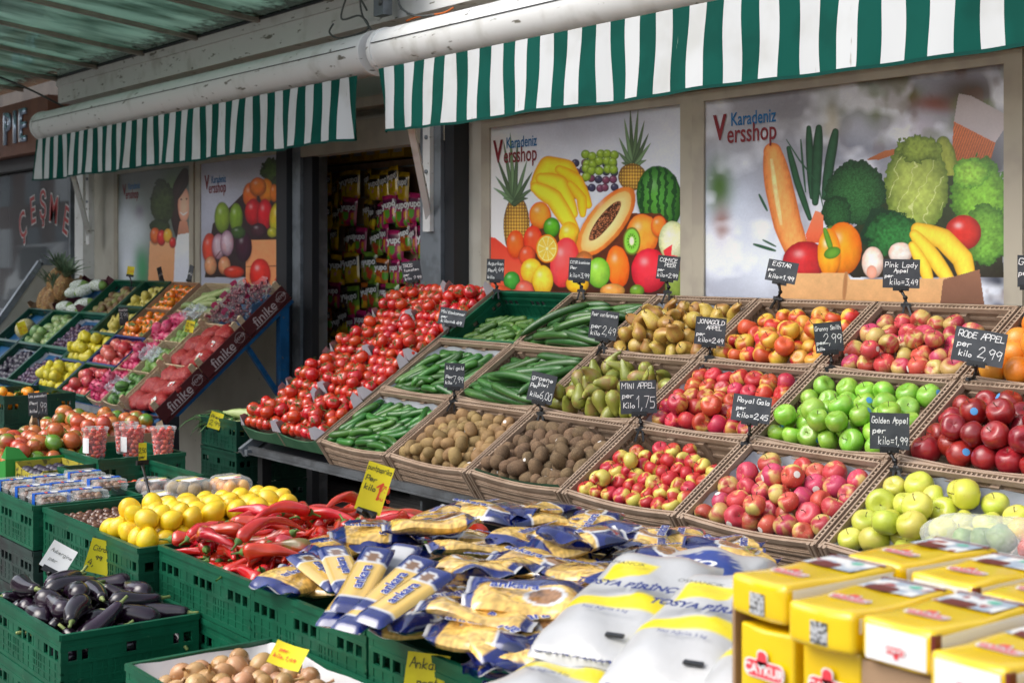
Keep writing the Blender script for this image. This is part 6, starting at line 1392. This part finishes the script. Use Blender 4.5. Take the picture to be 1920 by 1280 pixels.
    def pine(s, cx, cy, rx, ry):
        s.ell(cx, cy, rx, ry, (200, 150, 60), 0, (70, 50, 25), 0)
        g = np.sin((s.U-cx)*.62+(s.V-cy)*.5)*np.sin((s.U-cx)*.62-(s.V-cy)*.5); d = np.hypot((s.U-cx)/rx, (s.V-cy)/ry); s.put(np.where((d < .97) & (g < -.05), .75, 0.), lin((110, 75, 35))); s.put(np.where((d < .97) & (g > .62), .7, 0.), lin((235, 190, 90)))
    def build(s, label):
        s.C *= (.94+.12*fbm(s.U/2.2, s.V/2.2, 5))[..., None]*(.93+.14*fbm(s.U/26, s.V/26, 9))[..., None]
        y = 4.4985; me = bpy.data.meshes.new('printed_sheet'); nx, n2 = s.nx, s.nz; N_ = nx*n2
        co = np.zeros((N_, 3), np.float32); cx_, cz = (s.x0+s.x1)/2, (s.z0+s.z1)/2; co[:, 0] = s.X.ravel()-cx_; co[:, 2] = s.Z.ravel()-cz
        i = np.arange(nx-1)[:, None]*n2+np.arange(n2-1)[None, :]; q = np.stack([i, i+n2, i+n2+1, i+1], -1).reshape(-1, 4).astype(np.int32)
        me.vertices.add(N_); me.vertices.foreach_set('co', co.ravel()); me.loops.add(q.size); me.loops.foreach_set('vertex_index', q.ravel()); me.polygons.add(len(q)); me.polygons.foreach_set('loop_start', np.arange(0, q.size, 4, dtype=np.int32)); me.update()
        ca = me.color_attributes.new('col', 'FLOAT_COLOR', 'POINT'); a = np.ones((N_, 4), np.float32); a[:, :3] = np.clip(s.C.reshape(-1, 3)*PK, 0, .86); ca.data.foreach_set('color', a.ravel()); me.materials.append(m_print)
        e = empty('window_poster', (cx_, y-.003, cz)); tag(e, label, 'poster'); mobj('printed_sheet', me, e); s.e = e; s.o = Vector((cx_, y-.003, cz)); return e
    def logo(s, uV, vV, hV, uK, vK, wK, uE, vE, wE):
        "V, Karadeniz, ersshop: left/centre heights in the design grid"
        def put(txt, u0, v0, w_, m, k):
            a = P(u0, v0, y=4.5); b_ = P(u0+w_, v0, y=4.5); me = print_mesh(txt, 1.0, m, 1, .012, 'LEFT'); xs = [v.co.x for v in me.vertices]; sc_ = (b_.x-a.x)/(max(xs)-min(xs)); o = mobj('lettering', me, s.e, T(a.x-s.o.x, -.002-.0006*k, a.z-s.o.z) @ RX(PI/2) @ SC(sc_, sc_*s.lh)); return o
        a, b_ = P(uV, vV-hV/2, y=4.5), P(uV, vV+hV/2, y=4.5); me = print_mesh('V', 1.0, m_lred, 1, .03, 'LEFT'); ys = [v.co.y for v in me.vertices]; sc_ = (a.z-b_.z)/(max(ys)-min(ys)); c = P(uV, vV, y=4.5)
        mobj('lettering', me, s.e, T(c.x-s.o.x, -.0034, c.z-s.o.z) @ RX(PI/2) @ SC(sc_*.80, sc_))
        s.lh = 1.25; put('Karadeniz', uK, vK, wK, m_lblu, 1); put('ersshop', uE, vE, wE, m_lred, 1)
m_print = mat('poster_print', (1, 1, 1), .28, attr='col', coat=.25); m_lred = mat('logo_red', (.22, .02, .03), .4); m_lblu = mat('logo_blue', (.02, .17, .42), .4)
# --- fruit poster
A = Art(-6.16, -4.69, ZB, ZT, 520, 350, (190, 194, 206)); A.soft(930, 420, 60, 200, (214, 220, 232)); A.soft(1090, 230, 120, 40, (165, 168, 182))
A.pine(970, 425, 25, 60); A.crown((966, 382), [(932, 292), (945, 262), (958, 248), (972, 262), (990, 300), (1000, 322), (930, 330), (926, 352), (1003, 352), (944, 372), (992, 372)])
A.crown((1188, 318), [(1183, 204), (1198, 206), (1172, 222), (1210, 226), (1162, 258), (1218, 250), (1160, 285), (1222, 268), (1166, 305), (1214, 300)]); A.pine(1187, 332, 27, 26)
rs = random.Random(3)
for k in range(26): A.ell(1082+(k % 6)*14+rs.uniform(-3, 3), 306+(k//6)*15+rs.uniform(-3, 3), 8, 8, rs.choice([(90, 70, 110), (60, 60, 90), (130, 70, 100)]), 0, (25, 20, 40), .4)
for k in range(16): A.ell(1100+(k % 5)*13+rs.uniform(-3, 3), 292+(k//5)*13+rs.uniform(-3, 3), 9, 9, (150, 180, 60), 0, (70, 100, 20), .4)
for p_, w_, c_ in (([(1008, 345), (1030, 312), (1062, 318), (1086, 358)], 40, (245, 200, 40)), ([(1050, 318), (1082, 338), (1104, 384)], 26, (240, 190, 30)), ([(1016, 335), (1050, 345), (1075, 400)], 34, (248, 205, 45)), ([(1006, 352), (1040, 372), (1078, 432)], 34, (250, 210, 50)), ([(1070, 345), (1092, 372), (1094, 402)], 20, (235, 185, 35))): A.stroke(p_, w_, c_, (190, 120, 15))
A.ell(1238, 372, 43, 62, (80, 150, 60), -8, (25, 70, 25), .15); d = np.hypot((A.U-1238)/43, (A.V-372)/62); st = np.sin((A.U-1238)*.42+2.6*fbm(A.U/9, A.V/9, 3)*2); A.put(np.where((d < .97) & (st > .25), .85, 0.), lin((18, 52, 28)))
A.poly([(998, 420), (1050, 430), (1100, 470), (1180, 400), (1240, 400), (1279, 440), (1279, 552), (975, 552), (985, 460)], (92, 44, 24), (60, 30, 18), .3)
A.ell(1014, 404, 21, 26, (250, 160, 50), 0, (200, 80, 20)); A.ell(1069, 442, 20, 27, (250, 205, 50), 0, (210, 140, 20)); A.ell(1036, 426, 16, 19, (90, 170, 40), 0, (30, 90, 20))
A.ell(1206, 440, 31, 39, (250, 170, 60), 0, (215, 90, 30)); A.ell(1237, 424, 15, 20, (250, 140, 50), 0, (200, 70, 30)); A.ell(1263, 452, 27, 38, (225, 225, 190), 0, (150, 160, 110), .2, 3, .2)
A.ell(1138, 416, 34, 80, (248, 165, 90), 38, (210, 110, 30), .2); A.ell(1138, 416, 27, 70, (250, 200, 140), 38, (245, 160, 85), 0); A.ell(1136, 414, 13, 48, (70, 40, 25), 38, (40, 20, 12), 0)
sp_ = fbm(A.U/1.9, A.V/1.9, 8); a = math.radians(38); pd, qd = (A.U-1136)*math.cos(a)+(A.V-414)*math.sin(a), -(A.U-1136)*math.sin(a)+(A.V-414)*math.cos(a); A.put(np.where((np.hypot(pd/12, qd/46) < .95) & (sp_ > .56), .7, 0.), lin((190, 120, 80)))
A.poly([(919, 444), (930, 446), (985, 492), (990, 550), (916, 560), (916, 445)], (235, 60, 45), (240, 90, 60), .12); A.ell(968, 458, 17, 27, (245, 110, 40), 0, (200, 50, 20)); A.ell(1001, 450, 18, 27, (240, 90, 50), 0, (190, 30, 20))
A.ell(990, 480, 16, 20, (240, 90, 50)); A.ell(1060, 492, 27, 48, (235, 90, 90), 8, (190, 40, 50)); A.ell(1097, 500, 20, 30, (200, 120, 60)); A.ell(998, 508, 21, 24, (250, 205, 60), 0, (215, 140, 20)); A.ell(1019, 526, 20, 29, (245, 215, 70), 0, (200, 150, 20)); A.ell(961, 526, 16, 18, (70, 160, 60), 0, (20, 90, 30)); A.ell(985, 545, 18, 20, (240, 110, 90)); A.ell(935, 552, 30, 18, (240, 100, 60))
A.ell(1027, 466, 21, 27, (250, 160, 40), 0, (240, 120, 10), 0); A.ell(1027, 466, 18, 24, (255, 215, 150), 0, (255, 200, 120), 0); th = np.arctan2((A.V-466)/24, (A.U-1027)/18); dd_ = np.hypot((A.U-1027)/18, (A.V-466)/24); A.put(np.where((dd_ < .9) & (dd_ > .12) & (np.abs(np.sin(th*4.5)) > .22), .9, 0.), lin((252, 165, 40)))
A.ell(1160, 500, 22, 40, (250, 130, 40), -6, (220, 80, 20)); A.ell(1124, 511, 22, 29, (150, 200, 70), 0, (80, 150, 30)); A.ell(1084, 532, 22, 18, (250, 190, 40)); A.ell(1150, 545, 24, 14, (220, 160, 80)); A.ell(1219, 507, 34, 42, (225, 55, 70), 0, (165, 20, 40)); A.poly([(1245, 470), (1262, 458), (1260, 478), (1272, 480), (1252, 492)], (210, 50, 60)); A.ell(1268, 535, 20, 30, (120, 140, 60))
A.ell(1186, 452, 17, 27, (120, 170, 50), 0, (90, 80, 30), 0); A.ell(1186, 452, 14, 23, (110, 175, 50), 0, (130, 190, 70), 0); A.ell(1186, 452, 5, 9, (230, 235, 190), 0, (200, 220, 140), 0); dd_ = np.hypot((A.U-1186)/14, (A.V-452)/23); th = np.arctan2((A.V-452)/23, (A.U-1186)/14); A.put(np.where((dd_ > .42) & (dd_ < .62) & (np.sin(th*13) > .3), .8, 0.), lin((30, 40, 20)))
A.ell(1196, 545, 14, 12, (110, 150, 50))
A.build('window poster of a pineapple, bananas, cut papaya and watermelon on pale ground'); A.logo(928, 287, 42, 951, 270, 57, 946, 294, 62)
# --- vegetable poster with baguette
A = Art(-4.54, -3.02, ZB, ZT, 560, 380, (140, 142, 154))
for q in ((1380, 240, 90, 60, (150, 150, 158)), (1370, 420, 70, 110, (182, 190, 206)), (1440, 480, 60, 70, (190, 196, 208)), (1480, 210, 60, 50, (128, 128, 136)), (1580, 190, 40, 80, (110, 112, 116)), (1560, 230, 14, 30, (150, 125, 50)), (1640, 205, 50, 30, (84, 96, 34)), (1700, 180, 30, 20, (92, 104, 44)), (1760, 195, 50, 16, (120, 62, 48)), (1820, 180, 60, 40, (72, 60, 52)), (1610, 250, 30, 60, (150, 154, 166)), (1660, 240, 12, 30, (140, 142, 150)), (1720, 240, 40, 30, (168, 164, 178)), (1600, 290, 60, 30, (120, 124, 140)), (1350, 350, 26, 50, (70, 100, 50)), (1355, 430, 18, 40, (130, 90, 80)), (1860, 360, 40, 120, (44, 46, 58)), (1875, 500, 30, 80, (40, 46, 60))): A.soft(*q)
g1, g2, g3 = fbm(A.U/70, A.V/60, 21), fbm(A.U/50, A.V/70, 33), fbm(A.U/36, A.V/46, 47)
A.put(np.clip((g1-.5)*4, 0, .75), lin((206, 210, 220))); A.put(np.clip((g2-.58)*4, 0, .6)*np.clip((A.U-1480)/200, 0, 1)*np.clip((330-A.V)/120, 0, 1), lin((84, 98, 40))); A.put(np.clip((g3-.6)*4, 0, .5)*np.clip((A.U-1540)/200, 0, 1), lin((96, 70, 60)))
A.poly([(1798, 181), (1800, 176), (1822, 180), (1886, 214), (1886, 240), (1866, 270), (1790, 230)], (150, 140, 142), (168, 160, 165)); A.poly([(1790, 228), (1868, 268), (1856, 312), (1784, 320)], (190, 100, 50), (160, 84, 44), .2, 3, (1.3, .5))
A.poly([(1625, 300), (1660, 283), (1690, 278), (1690, 286), (1650, 300)], (170, 100, 60))
for p_, w_ in (([(1518, 240), (1520, 300), (1524, 370)], 15), ([(1537, 240), (1534, 300), (1530, 380)], 20), ([(1568, 247), (1558, 300), (1548, 370)], 20), ([(1480, 278), (1496, 340), (1520, 410)], 14), ([(1503, 262), (1506, 300), (1512, 360)], 5), ([(1476, 262), (1500, 300), (1536, 345), (1545, 390)], 4), ([(1425, 365), (1440, 395)], 6), ([(1415, 458), (1455, 470)], 7), ([(1432, 450), (1456, 462)], 5)): A.stroke(p_, w_, (38, 78, 52), (12, 34, 26), na=.2)
A.stroke([(1450, 285), (1462, 350), (1478, 420), (1505, 495)], 54, (226, 150, 84), (170, 84, 34), na=.22); A.stroke([(1448, 300), (1456, 360), (1466, 420)], 10, (240, 190, 130), (228, 160, 100), na=.3)
A.poly([(1530, 395), (1545, 400), (1545, 455), (1515, 455), (1512, 440)], (225, 120, 84), (190, 80, 50)); A.stroke([(1770, 268), (1775, 300), (1785, 330)], 40, (140, 150, 60), (80, 100, 30), na=.3)
A.poly([(1640, 400), (1700, 330), (1790, 330), (1870, 330), (1884, 520), (1600, 520), (1540, 470)], (40, 56, 28), (34, 30, 22), .3)
A.ell(1838, 370, 54, 76, (112, 164, 48), 0, (44, 92, 22), 0, 6, .55, .35); A.ell(1850, 440, 42, 60, (100, 150, 50), 0, (40, 84, 24), 0, 5, .55, .3); A.ell(1822, 325, 36, 28, (138, 186, 64), 0, (60, 120, 30), 0, 5, .5, .5)
A.ell(1720, 350, 60, 88, (160, 176, 84), 0, (76, 100, 34), 0, 8, .35, .14); v_ = np.abs(np.sin((A.U-1715)*.11+3*fbm(A.U/24, A.V/24, 6)+np.sin((A.V-350)*.025)*2)); A.put(np.where((np.hypot((A.U-1720)/56, (A.V-352)/82) < .96) & (v_ < .10), .45, 0.), lin((212, 216, 160)))
A.ell(1725, 280, 44, 26, (130, 150, 60), 0, (70, 92, 30), 0, 5, .4, .6)
A.ell(1606, 362, 58, 62, (44, 92, 48), 8, (18, 46, 28), 0, 2.2, .7, .22); A.ell(1570, 400, 28, 34, (36, 80, 42), 0, (16, 44, 26), 0, 2.2, .7, .3); A.stroke([(1560, 430), (1552, 455)], 24, (96, 130, 60), (50, 80, 30))
A.ell(1808, 436, 34, 33, (205, 44, 34), 0, (130, 18, 16), .6); A.poly([(1636, 390), (1680, 395), (1732, 430), (1728, 470), (1650, 478), (1610, 450)], (18, 50, 30), (14, 40, 26), .4, 5); A.ell(1676, 440, 52, 42, (40, 104, 48), 0, (16, 56, 28), 0, 4, .65, .55)
A.ell(1512, 492, 44, 40, (190, 48, 52), 0, (120, 20, 30), .35, 7, .15); A.ell(1582, 466, 36, 50, (240, 150, 32), 0, (190, 90, 12), .4); A.ell(1556, 474, 22, 46, (248, 170, 40), 0, (214, 110, 16), .6); A.stroke([(1548, 430), (1556, 455), (1560, 468)], 12, (90, 140, 40), (40, 84, 20)); A.ell(1562, 474, 17, 11, (90, 140, 44), -20, (44, 90, 24), 0)
A.ell(1690, 474, 23, 20, (232, 224, 216), 0, (170, 150, 140), .3); A.ell(1638, 492, 21, 30, (236, 224, 214), 0, (176, 150, 136), .3); A.ell(1636, 510, 10, 13, (214, 150, 130), 0, (180, 120, 100), 0)
for p_, w_ in (([(1722, 430), (1770, 448), (1806, 485), (1818, 530)], 40), ([(1716, 440), (1750, 480), (1785, 530)], 30), ([(1712, 460), (1735, 500), (1745, 535)], 24)): A.stroke(p_, w_, (238, 196, 60), (176, 128, 20), na=.1)
A.poly([(1468, 512), (1590, 512), (1596, 524), (1760, 522), (1838, 512), (1838, 590), (1460, 590)], (196, 152, 104), (176, 130, 88), .12, 12); A.poly([(1770, 524), (1838, 505), (1850, 590), (1762, 590)], (124, 84, 64), (96, 66, 52)); A.stroke([(1588, 512), (1584, 560)], 10, (150, 104, 66), (176, 130, 88))
A.build('window poster of a baguette, broccoli, cabbage and yellow pepper in a paper bag'); A.logo(1341, 243, 48, 1372, 226, 84, 1365, 254, 92)
# --- vegetable crate poster at the left of the door
A = Art(-9.80, -8.39, ZB, ZT, 330, 240, (150, 152, 166)); A.soft(400, 360, 40, 60, (170, 174, 190))
A.poly([(462, 448), (552, 448), (552, 575), (462, 575)], (214, 140, 92), (196, 120, 76), .12, 8); A.stroke([(462, 449), (552, 447)], 4, (120, 70, 44)); A.stroke([(462, 500), (552, 498)], 3, (110, 64, 40)); A.poly([(462, 420), (552, 412), (552, 448), (462, 448)], (40, 34, 30))
A.ell(520, 322, 30, 27, (60, 84, 30), 0, (26, 40, 16), 0, 4, .6, .5); A.ell(528, 350, 22, 24, (44, 62, 26), 0, (20, 30, 14), 0, 4, .6, .4)
A.poly([(400, 420), (470, 350), (545, 350), (545, 446), (462, 450), (462, 520), (385, 520)], (48, 34, 34), (40, 26, 26), .3)
for q in ((470, 366, 14, 24, (224, 110, 30)), (500, 358, 14, 24, (238, 140, 30)), (485, 350, 16, 18, (232, 120, 26)), (515, 362, 8, 18, (224, 120, 36)), (476, 398, 16, 26, (196, 30, 40)), (498, 402, 15, 30, (206, 30, 44)), (540, 378, 12, 18, (180, 24, 40)), (486, 432, 16, 14, (70, 40, 50)), (524, 412, 18, 34, (206, 196, 40)), (512, 436, 10, 10, (170, 170, 50)), (418, 408, 15, 30, (130, 160, 50)), (444, 408, 13, 28, (120, 156, 44)), (458, 462, 16, 30, (64, 24, 48)), (394, 466, 14, 30, (212, 70, 44)), (448, 436, 14, 12, (60, 90, 40))): A.ell(q[0], q[1], q[2], q[3], q[4])
for cx, cy in ((411, 462), (427, 456)): A.ell(cx, cy, 13, 25, (200, 178, 190), 0, (110, 60, 90), .3)
A.stroke([(400, 490), (415, 470)], 3, (100, 50, 60))
for cx in (396, 422): A.ell(cx, 498, 12, 18, (206, 152, 110), 0, (140, 84, 54), .3)
A.ell(440, 510, 20, 12, (196, 60, 40)); A.ell(489, 514, 20, 30, (220, 50, 40), 0, (150, 20, 20), .5); A.poly([(442, 540), (460, 520), (480, 545), (470, 560), (440, 560)], (206, 70, 40)); A.ell(525, 540, 12, 24, (214, 60, 44))
A.build('window poster of peppers, onions and a pale wooden box left of the doorway'); A.logo(386, 344, 27, 398, 338, 27, 393, 354, 32)
# --- shopper poster, far left
A = Art(-11.41, -9.99, ZB, ZT, 240, 200, (96, 104, 100))
for q in ((250, 390, 20, 40, (120, 130, 130)), (235, 420, 14, 50, (160, 168, 176)), (262, 400, 9, 14, (70, 50, 76)), (250, 440, 30, 40, (186, 194, 200)), (325, 370, 20, 40, (90, 120, 70)), (265, 500, 16, 36, (52, 130, 84)), (240, 500, 16, 50, (190, 196, 206))): A.soft(*q)
A.stroke([(348, 322), (336, 350), (330, 400), (336, 440)], 22, (50, 34, 30), (24, 16, 14)); A.ell(346, 384, 12, 34, (228, 172, 146), 0, (176, 116, 92), 0); A.stroke([(354, 330), (350, 345), (334, 372)], 9, (44, 30, 26)); A.ell(341, 374, 2.4, 1.8, (40, 26, 24), 0, None, 0); A.ell(351, 373, 2.4, 1.8, (40, 26, 24), 0, None, 0); A.stroke([(339, 398), (345, 403), (352, 398)], 4, (236, 226, 220), (170, 60, 60)); A.poly([(338, 415), (352, 415), (357, 440), (334, 440)], (190, 130, 104))
A.poly([(334, 440), (360, 436), (360, 545), (320, 545), (326, 480)], (206, 208, 216), (180, 182, 194)); A.ell(306, 378, 24, 42, (54, 70, 34), 0, (28, 40, 18), 0, 5, .6, .4); A.ell(300, 425, 20, 14, (44, 60, 30), 0, None, 0, 4, .5, .4)
A.poly([(282, 452), (330, 446), (326, 548), (278, 548)], (206, 150, 106), (190, 134, 96))
for q in ((292, 442, 10, 16, (224, 110, 44)), (304, 446, 9, 16, (206, 40, 36)), (316, 442, 9, 14, (236, 180, 50)), (325, 455, 7, 11, (200, 40, 36))): A.ell(*q)
A.build('window poster of a smiling shopper holding a paper bag of vegetables'); A.logo(232, 358, 22, 242, 350, 22, 237, 366, 24)

# ---------------------------------------------------------------- inside the doorway: rack of hanging sweet bags
m_sw = mat('sweet_bag_print', (1, 1, 1), .2, attr='col', coat=.8, bump=.4, bs=30, rv=.25)
def sweet(main, seed, dark):
    rs = random.Random(seed); U, V = 12, 16; vs, cl, fs = [], [], []; L, H = .135, .19
    blobs = [(rs.random(), rs.uniform(0, .45), rs.uniform(.08, .2), rs.choice([(.6, .45, .02), (.5, .06, .03), (.1, .35, .03), (.6, .25, .3), (.65, .3, .02)])) for _ in range(7)]
    for side in (1, -1):
        for i in range(U+1):
            for j in range(V+1):
                f, g_ = i/U, j/V; e = min(1, f/.2, (1-f)/.2)*min(1, g_/.15, (1-g_)/.15); vs.append(((f-.5)*L, -side*.016*math.sin(PI/2*max(0, e))-.002*side, g_*H-H)); c = np.array(main)*(.6+.6*vnoise(f*5+seed, g_*5))
                if g_ < .5 or side < 0:
                    for bx_, by, r_, bc in blobs:
                        if (f-bx_)**2+(g_-by)**2 < r_*r_: c = np.array(bc)
                if .5 < g_ < .82 and .08 < f < .92: c = np.array(dark)
                cl.append(c)
    K = (U+1)*(V+1)
    for s_ in (0, 1):
        for i in range(U):
            for j in range(V): a = s_*K+i*(V+1)+j; q = (a, a+V+1, a+V+2, a+1); fs.append(q if s_ == 0 else q[::-1])
    e = empty('sweet_bag'); mobj('bag_film', attr_mesh('bag_film', vs, fs, np.array(cl), m_sw), e); lettering(e, 'yupo', .062, m_wcard, T(0, -.0185, -.066) @ RX(PI/2) @ RZ(.12), bold=.0025); return proto(e, 'sweet bag')
SWC = [('yellow', (.60, .38, .01), (.02, .02, .02)), ('pink', (.42, .02, .12), (.10, .01, .05)), ('dark', (.05, .03, .03), (.02, .02, .02)), ('green', (.14, .26, .03), (.02, .04, .02)), ('orange', (.55, .15, .02), (.03, .02, .02))]
SW = [sweet(c[1], i*3+1, c[2]) for i, c in enumerate(SWC)]
rk = empty('sweet_rack', (-8.3, 5.0, 0)); tag(rk, 'dark wire rack full of hanging sweet bags just inside the doorway', 'rack'); OR_ = T(8.3, -5.0, 0)
b = MB(); b.box(-9.05, -7.42, 5.05, 5.08, .1, 2.25); b.build('back_panel', m_cardb, rk, OR_)
rs = random.Random(12); names = ['top', 'second', 'third', 'fourth', 'fifth', 'sixth', 'seventh']
for r_ in range(7):
    z = 2.20-.185*r_; b = MB(); b.tube([(-9.05, 5.0, z), (-7.45, 5.0, z)], .005, 6); b.build('rail', m_steel, rk, OR_)
    for c in range(13):
        if r_ == 0 and c > 10: continue
        k = (0 if r_ in (0, 6) else rs.choice([0, 1, 1, 2, 3, 4, 1] if r_ < 5 else [0, 1, 2, 4])); x = -8.97+.125*c+rs.uniform(-.03, .03)
        o = dup(SW[k], T(x, 4.96+rs.uniform(-.03, .01), z-rs.choice([0, 0, .02, .045])) @ RY(rs.uniform(-.14, .14)) @ RZ(rs.uniform(-.35, .35)) @ SC(rs.uniform(.85, 1.12)))
        o['label'] = '%s sweet bag hanging in the %s row of the rack inside the doorway' % (SWC[k][0], names[r_]); o['group'] = 'sweet bags on the rack '+SWC[k][0]+' '+names[r_]
m_yb = mat('yellow_box_card', (.55, .36, .02), .6, (.45, .28, .02), 6); m_pv = mat('pale_window', (.35, .35, .33), .5)
for c in range(7):
    e = empty('boxed_product', (-8.92+.17*c, 5.06, 2.27)); tag(e, 'yellow box with pale front panel standing on top of the sweet rack', 'box', 'yellow boxes on the sweet rack'); b = MB(); b.box(-.07, .07, -.05, .05, 0, .27); b.build('box_body', m_yb, e); b = MB(); b.box(-.05, .05, -.0535, -.0505, .03, .21); b.build('pale_panel', m_pv, e)
sh = empty('wall_shelf', (-8.0, 6.4, 0)); tag(sh, 'dim shelf with jars at the back of the shop', 'shelf'); b = MB()
for z in (1.1, 1.5, 1.95): b.box(-10.5, -6.5, 6.3, 6.6, z-.02, z)
b.build('boards', m_steel, sh, T(8, -6.4, 0))
m_jar = mat('orange_jar', (.45, .10, .01), .2, (.5, .2, .02), 9, coat=.6, rv=.4)
for z in (1.1, 1.5, 1.95):
    for c in range(22):
        e = empty('sweet_jar', (-10.2+.17*c, 6.4, z)); tag(e, 'orange filled jar on the %s board of the dim shelf inside' % {1.1: 'lowest', 1.5: 'middle', 1.95: 'top'}[z], 'jar', 'jars on the shelf inside %.2f' % z)
        b = MB(); b.lathe([(.05, 0), (.06, .02), (.06, .15), (.045, .18)], 14); b.build('jar_body', m_jar, e); b = MB(); b.lathe([(.047, .18), (.047, .21), (0, .212)], 12); b.build('lid', m_white, e)
for o in PROTO: kill(o)
